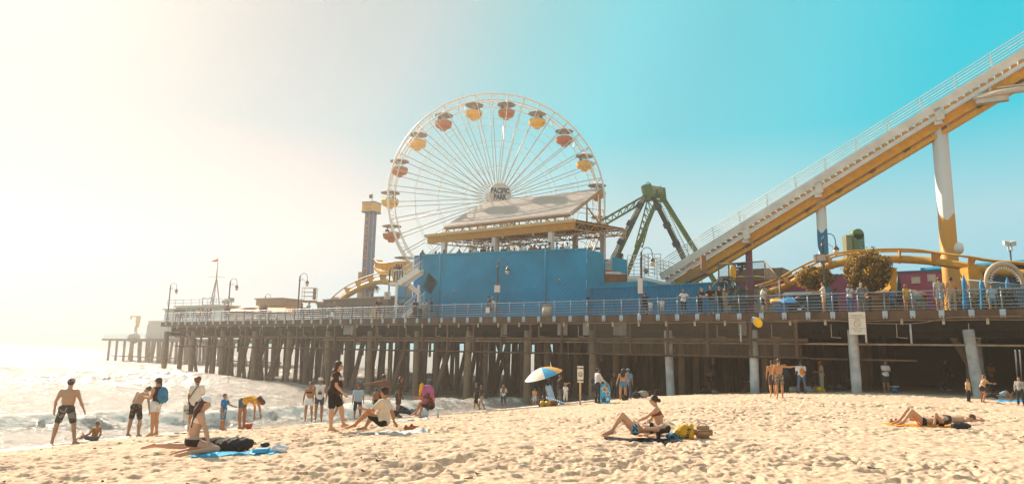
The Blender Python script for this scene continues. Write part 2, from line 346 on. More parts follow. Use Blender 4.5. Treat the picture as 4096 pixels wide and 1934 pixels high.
# ================================================================== PIER
WOOD = mat('weathered_timber', '5c4736', .85, var=.38, scale=1.6, bump=.6, bscale=14, stretch=(1, 1, .35))
WOODD = mat('shaded_timber', '19130d', .9, var=.4, scale=1.2, bump=.5, bscale=9)  # timber coloured near black to paint in the gloom under the deck
CONC = mat('concrete_pile', '7d6a54', .85, var=.22, scale=1.4, bump=.5, bscale=16)
CONCW = mat('pale_coated_pile', 'b3b7b6', .8, var=.34, scale=1.3, bump=.4, bscale=12)
STEEL = mat('galvanised_steel', '8594a0', .38, metal=.55, var=.12, scale=4)
PIPE = mat('rusty_pale_pipe', '94806a', .6, var=.3, scale=2.)
PANEL = mat('grey_plywood', '8b867c', .8, var=.18, scale=2)
pier = thing('pier', PP(36, 0, ZD), 'long brown timber pier on concrete piles running from the beach out to sea', 'pier')
UL = 79.4; UR = -26
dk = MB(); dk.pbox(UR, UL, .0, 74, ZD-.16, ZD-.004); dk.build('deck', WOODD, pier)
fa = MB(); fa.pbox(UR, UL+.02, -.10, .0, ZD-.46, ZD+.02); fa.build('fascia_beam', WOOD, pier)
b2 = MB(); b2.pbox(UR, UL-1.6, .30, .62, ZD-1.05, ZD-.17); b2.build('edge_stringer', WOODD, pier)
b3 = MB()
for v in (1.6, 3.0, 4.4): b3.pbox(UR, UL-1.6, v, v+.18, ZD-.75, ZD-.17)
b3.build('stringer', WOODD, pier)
pp_ = MB(); pp_.tube([PP(u, -.16, ZD-.52+.015*math.sin(u*1.7)) for u in np.linspace(UR, UL-1, 120)], .022, 6); pp_.build('cable', PIPE, pier)
CLIP = mat('pale_clip', 'b5a58e', .7)
for k in range(-14, 42):
    u = k*1.93+.6
    if u < UL-2: cl = MB(); cl.pbox(u, u+.13, -.14, -.09, ZD-.74, ZD-.44); cl.build('cable_clip', CLIP, pier)
u0 = u_at(3885, .3, 3.4); BU = [u0+5.52*k for k in range(-3, 17)]; BU = [u for u in BU if u < UL-.4]
rnd = random.Random(3)
piles = []
def pile_mb(u, v, r, lu, lv, bi, top=None):
    top = ZD-1.0 if top is None else top
    t = PP(u, v, top); bz = float(ground0(*PP(u, v, 0)[:2])); bz = max(bz, -1.0)-.6
    bt = PP(u+lu, v+lv, bz)
    m_ = MB(); nseg = 9
    pts = [t+(bt-t)*i/nseg for i in range(nseg+1)]
    m_.tube(pts, [r*(1+.03*math.sin(i*2.3+u)) for i in range(nseg+1)], 12); return m_
for bi, u in enumerate(BU):
    wetu = u > 30
    nrow = 15 if u < 48 else 9
    for j in range(nrow):
        v = .35+2.6*j+(0 if j == 0 else rnd.uniform(-.5, .5))
        r = .27 if j == 0 else rnd.uniform(.19, .27)
        lu = rnd.uniform(-.12, .12); lv = rnd.uniform(-.3, .3)
        uu = u+(0 if j == 0 else rnd.uniform(-.4, .4))
        if u < 6 and j == 0: lu = -.30
        mt = CONCW if (j == 0 and u < 22) or (j in (1, 2) and u < 16 and rnd.random() < .6) else (WOODD if (u < 22 and j > 4) else (CONC if (j < 2 or rnd.random() < .3) else WOOD))  # deep rows on the right take the shade-darkened timber
        piles.append((v*1.0+abs(u-20)*.15, pile_mb(uu, v, r, lu, lv, bi), mt))
        if j < (8 if u < 48 else 4) and rnd.random() < (.9 if wetu else .15):           # raking pile
            s_ = rnd.choice((-1, 1)); uu += 1.4+rnd.uniform(-.6, .6)
            if uu < UL-.8: piles.append((v+1+abs(u-20)*.15, pile_mb(uu, v+.6, rnd.uniform(.17, .23), s_*rnd.uniform(.8, 2.3), rnd.uniform(-1.6, 1.4), bi), WOOD))
    # cap beams across the pier above the piles
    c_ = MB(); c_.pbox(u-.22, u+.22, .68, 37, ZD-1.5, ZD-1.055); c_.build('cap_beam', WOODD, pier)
piles.sort(key=lambda q: q[0])
rest = {}
for i, (d, m_, mt) in enumerate(piles):
    if i < 100: m_.build('pile', mt, pier)
    else:
        r_ = rest.setdefault('x', MB()); b = len(r_.v); r_.v += m_.v; r_.f += [tuple(b+i2 for i2 in f) for f in m_.f]; r_.sm += m_.sm
st = rest['x'].build('piles', WOOD, pier); st['kind'] = 'stuff'
# bracing and service gallery hung under the edge
zc = ZC
UG0 = u_at(3186, -.1, zc+1); UG1 = UL-3.5
k = 0; u = UG0
while u < UG1:
    h = MB(); h.pbox(u-.075, u+.075, -.09, .06, zc+.02, ZD-.47)
    h.build('hanger_post', WOOD, pier)
    if k % 2 == 0 or rnd.random() < .5:
        h = MB(); h.pbox(u-.05, u+.09, .9, 1.06, zc-.45, zc+.9); h.build('hanger_stub', WOOD, pier)
    u += 2.66; k += 1
g = MB(); g.pbox(UG0-.6, UG1+.5, -.02, .12, zc+.98, zc+1.18); g.build('upper_rail_beam', WOOD, pier)
g = MB(); g.pbox(UG0-.6, UG1+.5, -.02, .10, zc+.02, zc+.12); g.pbox(UG0-6, UG1+.5, .5, .6, zc-.02, zc+.08); g.build('lower_rail_beam', WOOD, pier)
g = MB(); g.pbox(UG0-.6, UG1+.5, .14, 1.5, zc-.02, zc+.04); g.build('gallery_floor', WOODD, pier)
g = MB(); g.tube([PP(u, .22, zc+.88) for u in np.linspace(UR, 52, 40)], .055, 8); g.build('drain_pipe', PIPE, pier)
for px in (3640, 2960, 3460):
    u = u_at(px, -.2, zc+2); g = MB(); g.tube([PP(u, -.12, zc+2.0), PP(u, -.12, zc+1.0), PP(u, .2, zc+.9)], .05, 8); g.build('down_pipe', CONCW, pier)
for i in range(24):
    u = 1.5+i*3.3; g = MB(); g.tube([PP(u, -.06, zc+2.0), PP(u, -.06, zc+1.26), PP(u-.5, -.06, zc+1.22)], .022, 6); g.build('conduit', mat('pale_conduit', 'b3a28a', .6), pier)
# plank lining behind the hangers
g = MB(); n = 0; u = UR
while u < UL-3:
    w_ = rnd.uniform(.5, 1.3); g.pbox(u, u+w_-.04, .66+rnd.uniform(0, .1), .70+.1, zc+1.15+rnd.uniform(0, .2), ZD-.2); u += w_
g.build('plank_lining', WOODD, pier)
for px, w_, hh in ((2480, 1.0, .9), (2345, .5, .95), (2970, .5, .9), (1395, 1.3, .8), (2020, .35, 1.0), (2250, .8, .8)):
    u = u_at(px, .2, zc+1.7); g = MB(); g.pbox(u-w_/2, u+w_/2, .16, .24, zc+1.35, zc+1.35+hh); g.build('utility_panel', PANEL, pier)
g = MB(); g.tube([PP(u_at(px, -.18, zc+2), -.2, zc+z_) for px, z_ in ((4090, 2.32), (3900, 2.34), (3800, 2.30), (3700, 2.05), (3640, 1.98), (3480, 2.02), (3300, 2.25), (3100, 2.2))], .02, 6); g.build('loose_cable', PIPE, pier)
g = MB(); g.pbox(UR, 9, 20, 20.3, .5, ZD-.17); g.build('shade_backing', WOODD, pier); g = MB(); g.pbox(9.01, 47, 34, 34.3, -1, ZD-.17); g.build('shade_backing', WOODD, pier)  # added backing sheets that block daylight from the far side of the pier
# chain-link netting on the gallery
net = mat('chain_link', '6c5d4c', .6, metal=.2, var=0)
nt = net.node_tree; b = nt.nodes['Principled BSDF']; t_ = N(nt, 'ShaderNodeTexCoord'); sp_ = N(nt, 'ShaderNodeSeparateXYZ'); nt.links.new(t_.outputs['Object'], sp_.inputs[0])
def M2(op, a, bb=None):
    n_ = N(nt, 'ShaderNodeMath', operation=op)
    for i, q in enumerate((a, bb)):
        if q is None: continue
        if isinstance(q, (int, float)): n_.inputs[i].default_value = q
        else: nt.links.new(q, n_.inputs[i])
    return n_.outputs[0]
al = M2('MULTIPLY', sp_.outputs['X'], 1/abs(PE[0]))
def wires(sgn):
    q = M2('MULTIPLY', M2('ADD', al, M2('MULTIPLY', sp_.outputs['Z'], sgn)), 14.0)
    return M2('LESS_THAN', M2('FRACT', q), .16)
nt.links.new(M2('MAXIMUM', wires(1.), wires(-1.)), b.inputs['Alpha'])
g = MB(); ua, ub = UG0, u_at(2350, 0, zc+1); q = [PP(ua, -.1, zc+.1), PP(ub, -.1, zc+.1), PP(ub, -.1, zc+2.2), PP(ua, -.1, zc+2.2)]; g.add(q, [(0, 1, 2, 3)])
nn_ = g.build('chain_link_net', net, pier)
# ---- railing
rail = thing('railing', PP(36, 0, ZD), 'silver metal tube railing with pale brackets along the pier edge', 'railing')
BK = mat('zinc_bracket', '9fb4c2', .5, metal=.2, var=.08)
bolt = mat('bolt_steel', 'c8c4ba', .4, metal=.5)
for k in range(-9, 60):
    u = k*1.328
    if u > UL: break
    p = MB(); p.tube([PP(u, -.07, ZD-.1), PP(u, -.07, ZD+1.07)], .032, 8); p.ell(PP(u, -.07, ZD+1.09), (.045, .045, .045), 8)
    po = p.build('railing_post', STEEL, rail)
    q = MB(); q.pbox(u-.13, u+.13, -.145, -.105, ZD-.30, ZD+.02); bk = q.build('bracket', BK, rail)
    if k < 40:
        q = MB()
        for du in (-.07, .07): q.pbox(u+du-.035, u+du+.035, -.15, -.105, ZD-.39, ZD-.32)
        q.build('bolt', bolt, bk, origin=bk['_o'])
for z_, r_ in ((1.05, .030), (.86, .015), (.66, .015), (.46, .015), (.28, .022), (.12, .015)):
    p = MB(); p.tube([PP(u, -.07, ZD+z_) for u in np.linspace(UR, UL, 60)], r_, 8); p.build('rail', STEEL, rail)
# ================================================================== FERRIS WHEEL
Z3 = np.array([0, 0, 1.])
def unit(v): v = np.asarray(v, float); return v/np.linalg.norm(v)
WC = at_y(1989, 801, 83.0)
wa = unit((math.sin(R(-8)), math.cos(R(-8)), 0)); wx = np.array([wa[1], -wa[0], 0])     # axis (away) and lateral (right)
WR = 13.05; HT = 1.45
OCH = mat('ochre_steel', 'b9801c', .5, var=.12, bump=.1)
WST = mat('wheel_white_steel', 'f0ece4', .4, var=.06)
SPK = mat('spoke_steel', 'cfc5b6', .4, var=.08)
YEL = mat('gondola_yellow', 'f0b400', .4, var=.08); ORG = mat('gondola_orange', 'b8661a', .45, var=.1)
CAN = mat('gondola_canopy_grey', '8d857b', .7, var=.12)
fw = thing('ferris_wheel', WC-Z3*(WC[2]-ZD), 'huge white ferris wheel carrying yellow and orange gondolas behind the blue building', 'ferris wheel')
def wp(ang, r, a): return WC+wx*(r*math.sin(ang))+Z3*(r*math.cos(ang))+wa*a
for a_ in (-HT, HT):
    g = MB(); g.tube([wp(2*math.pi*i/80, WR, a_) for i in range(80)], .125, 8, closed=True); g.build('rim', WST, fw)
    g = MB(); g.tube([wp(2*math.pi*i/80, WR-.75, a_*.96) for i in range(80)], .07, 6, closed=True)
    for i in range(80): g.bar(wp(2*math.pi*i/80, WR, a_), wp(2*math.pi*(i+(.5 if i % 2 else -.5))/80, WR-.75, a_*.96), .05, .05)
    g.build('inner_rim', WST, fw)
    for i in range(40):
        t = R(3.9)+2*math.pi*i/40
        g = MB(); g.tube([wp(t, 1.0, a_*.75), wp(t, WR, a_)], .05, 6); g.build('spoke', SPK, fw)
    for rr_ in (4.0, 7.2, 10.0):
        g = MB()
        for i in range(20): g.tube([wp(R(3.9)+2*math.pi*i/20, rr_, a_*.9), wp(R(3.9)+2*math.pi*(i+1)/20, rr_, a_*.9)], .028, 5)
        g.build('brace_ring', WST, fw)
g = MB()
for i in range(40): g.tube([wp(R(3.9)+2*math.pi*i/40, WR, -HT), wp(R(3.9)+2*math.pi*i/40, WR, HT)], .06, 6)
for i in range(20):
    t = R(3.9)+2*math.pi*i/20; g.tube([wp(t, 10.0, -HT*.9), wp(t, 7.2, HT*.9)], .025, 5); g.tube([wp(t, 10.0, HT*.9), wp(t, 7.2, -HT*.9)], .025, 5)
g.build('crossbar', WST, fw)
g = MB(); g.lathe(WC-wa*1.7, [(.5, 0), (.5, 3.4)], 20, wa); g.lathe(WC-wa*1.5, [(1.1, 0), (1.1, .25)], 28, wa); g.lathe(WC+wa*1.25, [(1.1, 0), (1.1, .25)], 28, wa); g.build('hub', WST, fw)
g = MB()
for a_ in (-3.6, 3.6):
    for s_ in (-1, 1):
        top = WC+wa*(1.9*np.sign(a_)); ft = np.array([*(WC+wa*a_+wx*s_*7.2)[:2], ZD]); g.bar(top, ft, .55, .7, up=wa)
g.build('support_leg', WST, fw)
sg = MB(); sc_ = WC-wa*2.6+Z3*.22; sg.lathe(sc_, [(1.30, 0), (1.34, -.06), (1.30, -.14)], 40, wa, smooth=False); sign = sg.build('hub_sign', mat('sign_face', 'dad3c6', .5, var=.03), fw)
NAVY = mat('navy_letter', '0f4a66', .5, var=.02)
ax_ = wx; up_ = Z3
for txt, dz in (('PACIFIC', .33), ('PARK', -.42)):
    text_mb(txt, .88, sc_-wa*.15+Z3*dz, ax_, up_, .012, .042, sx=.70).build('lettering', NAVY, sign, origin=fw['_o'])
g = MB()
for k in range(56):
    t = 2*math.pi*k/56; r_ = 1.18 if k % 2 else 1.1; g.ell(sc_-wa*.145+wx*r_*math.sin(t)+Z3*r_*math.cos(t), (.028, .028, .028), 6)
g.build('bulbs', mat('sign_bulb', '8f8a80', .4), sign, origin=fw['_o'])
def gondola(name, body_m):
    e = thing(name, (0, 0, 0), None, None); e['_o'] = [0, 0, 0]
    e2 = e
    n = 8; t8 = [2*math.pi*(k+.5)/n for k in range(n)]
    g = MB(); prof = [(.05, -.46), (1.16, -.60), (1.20, -.65), (1.10, -.69), (.05, -.66)]
    vs = [(r*math.cos(t), r*math.sin(t), z) for r, z in prof for t in t8]; g.add(vs, [(i*n+j, i*n+(j+1) % n, (i+1)*n+(j+1) % n, (i+1)*n+j) for i in range(len(prof)-1) for j in range(n)]); g.build('canopy', CAN, e2)
    g = MB(); prof = [(1.08, -1.52), (1.12, -1.57), (1.02, -2.0), (.74, -2.22), (.46, -2.26), (.42, -2.46), (.34, -2.54), (.02, -2.54)]
    vs = [(r*math.cos(t), r*math.sin(t), z) for r, z in prof for t in t8]; g.add(vs, [(i*n+j, (i+1)*n+j, (i+1)*n+(j+1) % n, i*n+(j+1) % n) for i in range(len(prof)-1) for j in range(n)])
    prof = [(1.02, -1.55), (.98, -1.57), (.94, -2.1), (.02, -2.12)]; vs = [(r*math.cos(t), r*math.sin(t), z) for r, z in prof for t in t8]; g.add(vs, [(i*n+j, i*n+(j+1) % n, (i+1)*n+(j+1) % n, (i+1)*n+j) for i in range(len(prof)-1) for j in range(n)])
    g.build('tub', body_m, e2)
    g = MB(); g.tube([(0, 0, -2.1), (0, 0, .02)], .045, 8); g.tube([(-HT, 0, 0), (HT, 0, 0)], .05, 6)
    for t in t8[::2]: g.tube([(.3*math.cos(t), .3*math.sin(t), -.62), (.3*math.cos(t), .3*math.sin(t), -2.1)], .02, 5)
    g.build('pole', WST, e2)
    g = MB()
    for k in range(n): g.bar((1.03*math.cos(t8[k]), 1.03*math.sin(t8[k]), -1.47), (1.03*math.cos(t8[k-1]), 1.03*math.sin(t8[k-1]), -1.47), .04, .08)
    g.build('tub_rim', STEEL, e2)
    return e
protos = [gondola('gondola', ORG), gondola('gondola', YEL)]
GON = []
for i in range(20):
    t = R(3.9)+2*math.pi*i/20
    c = protos[i % 2] if i < 2 else copy_tree(protos[i % 2])
    c.parent = fw; p = wp(t, WR*.985, 0); c.location = tuple(p-np.array(fw['_o'])); c.rotation_euler = (0, 0, R(8)+math.pi/2); GON.append(p)
    if i >= 2: pass
# ================================================================== BLUE BUILDING
BLUE = mat('blue_boards', '0090bb', .8, spec=.02, var=.24, scale=.3, bump=.0)
nt = BLUE.node_tree; b = nt.nodes['Principled BSDF']
t_ = N(nt, 'ShaderNodeTexCoord'); sp_ = N(nt, 'ShaderNodeSeparateXYZ'); nt.links.new(t_.outputs['Object'], sp_.inputs[0])
dg_ = M2('ADD', M2('MULTIPLY', sp_.outputs['X'], 1.05), M2('MULTIPLY', sp_.outputs['Z'], -1.0))
fr_ = M2('FRACT', M2('MULTIPLY', dg_, 2.7)); gr_ = M2('LESS_THAN', fr_, .09)
bp = N(nt, 'ShaderNodeBump'); bp.inputs['Strength'].default_value = 1.; bp.inputs['Distance'].default_value = .03; bp.invert = True; nt.links.new(gr_, bp.inputs['Height']); nt.links.new(bp.outputs[0], b.inputs['Normal'])
old = b.inputs['Base Color'].links[0].from_socket; mx = N(nt, 'ShaderNodeMixRGB'); nt.links.new(M2('MULTIPLY', gr_, .45), mx.inputs['Fac']); nt.links.new(old, mx.inputs['Color1']); mx.inputs['Color2'].default_value = (*lin('0a3f63'), 1); nt.links.new(mx.outputs[0], b.inputs['Base Color'])
BLUE2 = mat('blue_paint', '0098ba', .7, spec=.15, var=.08, scale=1.5)
CORR = mat('blue_corrugated', '0084ae', .7, spec=.15, var=.10, scale=1.5)
wL = at_y(1677, 1300, 62.3)[:2]; wR_ = at_y(2345, 1300, 56.6)[:2]
ht = at_y(1677, 1020, 62.3)[2]
bdir = unit((*(wR_-wL), 0)); bn = np.array([-bdir[1], bdir[0], 0]); L_ = float(np.linalg.norm(wR_-wL))
def BW(a, b_, z): return np.array([*wL, 0])+bdir*a+bn*b_+np.array([0, 0, z])
bb = thing('blue_building', BW(L_/2, 3, ZD), 'long two storey building clad in bright blue diagonal boards', 'building')
def with_hole(): pass
# front wall with a diamond window cut in it
dc = at_y(1716, 1133, 62.0); da = float((dc-np.array([*wL, 0]))@bdir); dz_ = dc[2]
wdia = [(-.62, -.35), (-.05, .98), (.82, .12), (.2, -1.02)]
wall = MB()
outer = [(0, ZD-.05), (L_, ZD-.05), (L_, ht), (0, ht)]
inner = [(da+x, dz_+z) for x, z in wdia]
# frame of quads between the outer rectangle and the diamond
mid = [(da-1.6, ZD-.05), (da+1.7, ZD-.05), (da+1.7, ht), (da-1.6, ht)]
def fq(pts, b0=0): wall.add([BW(a, b0, z) for a, z in pts], [tuple(range(len(pts)))])
fq([outer[0], mid[0], mid[3], outer[3]]); fq([mid[1], outer[1], outer[2], mid[2]])
fq([mid[0], mid[1], inner[3]]); fq([mid[1], mid[2], inner[2]]); fq([mid[2], mid[3], inner[1]]); fq([mid[3], mid[0], inner[0]])
fq([mid[0], inner[3], inner[0]]); fq([mid[1], inner[2], inner[3]]); fq([mid[2], inner[1], inner[2]]); fq([mid[3], inner[0], inner[1]])
for k in range(4):
    p0_, p1_ = inner[k], inner[(k+1) % 4]; wall.add([BW(p0_[0], 0, p0_[1]), BW(p1_[0], 0, p1_[1]), BW(p1_[0], .35, p1_[1]), BW(p0_[0], .35, p0_[1])], [(0, 1, 2, 3)])
wall.add([BW(0, 0, ZD-.05), BW(0, 0, ht), BW(0, 9, ht), BW(0, 9, ZD-.05)], [(0, 1, 2, 3)])
wall.build('front_wall', BLUE, bb)
g = MB(); g.bar(BW(0, -.04, ht+.03), BW(L_, -.04, ht+.03), .14, .1); g.bar(BW(0, -.02, ZD+.1), BW(L_, -.02, ZD+.1), .08, .2); g.build('wall_cap', BLUE2, bb)
FL = ht-1.15
g = MB(); g.add([BW(0, .36, FL), BW(L_, .36, FL), BW(L_, 12, FL), BW(0, 12, FL)], [(0, 1, 2, 3)]); g.build('upper_floor', WOOD, bb)
fw_ = MB(); p0_ = [BW(da+x*1.1, -.03, dz_+z*1.08) for x, z in wdia]; p1_ = [BW(da+x*.96, -.03, dz_+z*.96) for x, z in wdia]
for k in range(4): fw_.bar(p0_[k], p0_[(k+1) % 4], .05, .08, up=bn)
wn = fw_.build('diamond_window', BLUE2, bb)
g = MB(); g.add([BW(da+x*1.6+1.1, 1.6, dz_+z*1.4) for x, z in ((-.62, -1), (1, -1), (1, 1), (-.35, 1))], [(0, 1, 2, 3)]); g.build('back_room_wall', mat('glowing_ochre_wall', 'b5894e', .7, emit=('b5894e', .35)), bb)  # wall glows by itself, standing in for lamplight in the room
for px in (1760, 2191):
    a_ = (px-1677)/(2345-1677); a_ = a_*L_*1.0; g = MB(); g.tube([BW(a_, -.09, ZD), BW(a_, -.09, ht+.1)], .07, 8); g.build('downpipe', BLUE2, bb)
for px, py in ((1793, 1157), (2276, 1133)):
    p = at_y(px, py, 60); a_ = float((p-np.array([*wL, 0]))@bdir); g = MB(); g.lathe(BW(a_, 0, p[2]), [(.10, 0), (.12, .05), (.09, .14)], 12, -bn); q_ = g.build('wall_light', mat('cream_housing', 'cfc4b2', .5), bb)
    g = MB(); g.lathe(BW(a_, -.14, p[2]), [(.06, 0), (.05, .04)], 10, -bn); g.build('lens', mat('dark_lens', '2a2622', .2), q_, origin=bb['_o'])
# raking right-hand side with lapped boards
g = MB(); A0 = BW(L_-.45, 0, ZD); 
sd = [on_v(2345, 998, 7.2), on_v(2385, 1012, 9.6), on_v(2385, 1150, 9.6), on_v(2318, 1150, 6.6)]
sd = [BW(L_, 0, ht), BW(L_+.9, 2.2, ht-.02), BW(L_+.9, 2.2, ZD+2.3), BW(L_, 0, ZD+1.9)]
n_ = 16
for k in range(n_):
    f0, f1 = k/n_, (k+1)/n_
    def lerp(p, q, f): return p*(1-f)+q*f
    a0_, a1_ = lerp(sd[3], sd[0], f0), lerp(sd[3], sd[0], f1); b0_, b1_ = lerp(sd[2], sd[1], f0), lerp(sd[2], sd[1], f1); o_ = np.array([.8, -.6, 0])*.03
    g.add([a0_+o_, b0_+o_, b1_, a1_], [(0, 1, 2, 3)]); g.add([a0_, b0_, b0_+o_, a0_+o_], [(0, 1, 2, 3)])
sd2 = [BW(L_+.9, 2.2, ht-.75), BW(L_+2.2, 5.2, ht-.78), BW(L_+2.2, 5.2, ZD+1.9), BW(L_+.9, 2.2, ZD+1.9)]
g.build('lapped_side_wall', BLUE2, bb); g = MB()
sd2 = [at_y(2383, 1040, 59.5), at_y(2422, 1052, 61.5), at_y(2422, 1150, 61.5), at_y(2383, 1150, 59.5)]
for k in range(12):
    f0, f1 = k/12, (k+1)/12; a0_, a1_ = lerp(sd2[3], sd2[0], f0), lerp(sd2[3], sd2[0], f1); b0_, b1_ = lerp(sd2[2], sd2[1], f0), lerp(sd2[2], sd2[1], f1)
    g.add([a0_+o_, b0_+o_, b1_, a1_], [(0, 1, 2, 3)])
g.build('lapped_side_wall', BLUE2, bb)
# corrugated low wall running on to the right
cw = thing('corrugated_wall', PP(u_at(2600, 7, ZD), 7, ZD), 'low blue corrugated wall running along the promenade', 'wall')
us, ue = u_at(2250, 7, ZD), u_at(2902, 7, ZD); htc = on_v(2600, 1141.5, 7)[2]
g = MB(); n_ = int(abs(us-ue)/.11); pts = [(us+(ue-us)*i/n_, 7+(.035 if i % 2 else -.035)) for i in range(n_+1)]
g.add([PP(u, v, z) for z in (ZD-.02, htc) for u, v in pts], [(i, i+1, n_+2+i, n_+1+i) for i in range(n_)])
g.pbox(ue, ue-.06, 7.05, 12, ZD, htc); g.build('corrugated_sheet', CORR, cw)
g = MB(); g.pbox(us, ue-.06, 6.93, 7.12, htc-.04, htc+.07); g.build('wall_cap', BLUE2, cw)
g = MB(); g.pbox(u_at(2600, 9, htc), u_at(2405, 9, htc), 8.5, 11, ZD, on_v(2500, 1129, 9)[2]); g.build('rear_box', BLUE2, cw)
# ================================================================== CANOPY OVER THE UPPER DECK
cz = thing('canopy', PP(u_at(1990, 8, ZD), 12, ZD), 'ochre steel canopy with a tilted white corrugated roof above the crowded deck', 'canopy')
uL, uR = u_at(1700, 8, ZD), u_at(2297, 8, ZD); zF = on_v(2297, 884, 8)[2]; zb = zF+.8
cl0 = lambda u, f: PP(u, 8+10*f, zF+.8*f)
WCOL = mat('white_column', 'd9d4cc', .5, var=.06)
g = MB(); g.bar(PP(uL, 8, zF-.42), PP(uR, 8, zF-.42), .25, .62); g.build('front_beam', OCH, cz)
g = MB(); g.bar(PP(uL+.3, 7.86, zF+.02), PP(uR-.1, 7.86, zF+.02), .30, .26); g.build('gutter', mat('cream_ochre', 'cfa869', .5, var=.08), cz)
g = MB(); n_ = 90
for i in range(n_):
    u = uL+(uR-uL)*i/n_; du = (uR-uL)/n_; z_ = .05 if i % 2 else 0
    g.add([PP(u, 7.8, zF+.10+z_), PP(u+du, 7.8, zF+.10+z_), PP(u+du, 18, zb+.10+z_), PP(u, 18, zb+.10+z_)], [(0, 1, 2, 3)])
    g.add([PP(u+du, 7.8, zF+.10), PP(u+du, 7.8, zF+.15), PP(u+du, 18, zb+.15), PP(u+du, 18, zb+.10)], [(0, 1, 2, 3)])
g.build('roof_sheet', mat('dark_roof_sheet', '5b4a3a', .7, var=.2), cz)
g = MB(); g.bar(PP(uL, 18, zb-.5), PP(uR, 18, zb-.5), .12, .12); g.bar(PP(uL, 18, zb+.0), PP(uR, 18, zb+.0), .12, .14); n_ = 14
for i in range(n_):
    a = uL+(uR-uL)*i/n_; b_ = uL+(uR-uL)*(i+1)/n_; g.bar(PP(a, 18, zb-.5 if i % 2 else zb), PP(b_, 18, zb if i % 2 else zb-.5), .07, .07)
g.build('rear_truss', OCH, cz)
for k in range(7):
    u = uL+(uR-uL)*k/6; g = MB(); g.bar(PP(u, 8, zF-.05), PP(u, 18, zb-.05), .10, .12); g.bar(PP(u, 8, zF-.72), PP(u, 18, zb-.66), .09, .10)
    for j in range(8):
        f0, f1 = j/8, (j+1)/8
        lo = lambda f: PP(u, 8+10*f, zF-.72+.74*f*.8+.0*f); hi = lambda f: PP(u, 8+10*f, zF-.05+.8*f)
        g.bar(lo(f0) if j % 2 == 0 else hi(f0), hi(f1) if j % 2 == 0 else lo(f1), .06, .06); g.bar(lo(f1), hi(f1), .05, .05)
    g.build('roof_truss', OCH, cz)
g = MB()
for k in range(6):
    v = 9.2+k*1.7; g.bar(PP(uL, v, zF+.8*(v-8)/10-.02), PP(uR, v, zF+.8*(v-8)/10-.02), .06, .12)
g.build('purlin', mat('brown_purlin', '7c5527', .7), cz)
for px in (1772, 1975, 2203):
    u = u_at(px, 8.2, 10); g = MB(); g.box(PP(u, 8.2, (FL+zF-.6)/2), PE, PN, Z3, .42, .42, zF-.6-FL); g.build('column', WCOL, cz)
for px in (1880, 2300, 2412):
    u = u_at(px, 16.5, 10); g = MB(); g.box(PP(u, 16.5, (ZD+zb-.5)/2), PE, PN, Z3, .42, .42, zb-.5-ZD); g.build('column', WCOL, cz)
for px in (1990,):
    u = u_at(px, 9.5, 10); g = MB(); g.tube([PP(u, 9.5, FL), PP(u, 9.5, zF-.2)], .07, 8); g.build('drain_pipe', WCOL, cz)
for px in (1868, 1936, 2010, 2089, 2135, 2172, 2300):
    v = 10+((px*7) % 5); u = u_at(px, v, zF); g = MB(); g.box(PP(u, v, zF-.75), PE, PN, Z3, 1.25, .16, .1); g.build('tube_light', mat('lamp_casing', 'b9ae98', .5), cz)
for px in (1890, 2011, 2133, 1781):
    u = u_at(px, 7.8, zF-.7); g = MB(); g.lathe(PP(u, 7.8, zF-.95), [(.10, 0), (.06, .12), (.03, .2)], 10); g.build('flood_lamp', mat('lamp_housing', 'cfc8ba', .5), cz)
# upper tilted roof: corrugated white sheet, v 9.5..15.8
RW = mat('white_corrugated_roof', 'c2b6ac', .5, var=.10, scale=2.0)
ul2, ur2 = u_at(1770, 9.5, zF), u_at(2280, 9.5, zF); z1_ = on_v(2279, 853, 9.5)[2]; z2_ = on_v(2415, 753, 15.8)[2]
g = MB(); n_ = 44
for i in range(n_):
    f0, f1 = i/n_, (i+1)/n_; off = .075 if i % 2 else 0.
    nrm_ = unit(np.cross(PE, PN*6.3+Z3*(z2_-z1_))); nrm_ = nrm_ if nrm_[2] > 0 else -nrm_
    va, vb = 9.5+6.3*f0, 9.5+6.3*f1; za_, zb_ = z1_+(z2_-z1_)*f0, z1_+(z2_-z1_)*f1
    g.add([PP(ul2, va, za_)+nrm_*off, PP(ur2, va, za_)+nrm_*off, PP(ur2, vb, zb_)+nrm_*off, PP(ul2, vb, zb_)+nrm_*off], [(0, 1, 2, 3)])
    g.add([PP(ul2, vb, zb_), PP(ur2, vb, zb_), PP(ur2, vb, zb_)+nrm_*.075, PP(ul2, vb, zb_)+nrm_*.075], [(0, 1, 2, 3)])
g.prism([PP(ul2, 9.5, z1_)-nrm_*.03, PP(ur2, 9.5, z1_)-nrm_*.03, PP(ur2, 15.8, z2_)-nrm_*.03, PP(ul2, 15.8, z2_)-nrm_*.03], -nrm_*.03)
g.build('tilted_roof', RW, cz)
g = MB(); g.bar(PP(ul2-.2, 9.75, z1_-.12), PP(ur2+.1, 9.75, z1_-.12), .14, .2); g.bar(PP(ul2, 15.4, z2_-.35), PP(ur2, 15.4, z2_-.35), .14, .2)
g.build('roof_beam', OCH, cz)
n_ = 15
for i in range(n_):
    u = ul2+(ur2-ul2)*(i+.3)/n_; g = MB(); g.bar(PP(u, 9.75, z1_-.2), PP(u, 9.75, zF+.2), .10, .10)
    if i % 2 == 0: g.bar(PP(u, 9.75, z1_-.2), PP(u+(ur2-ul2)/n_, 9.75, zF+.2), .07, .07)
    g.build('strut', OCH, cz)
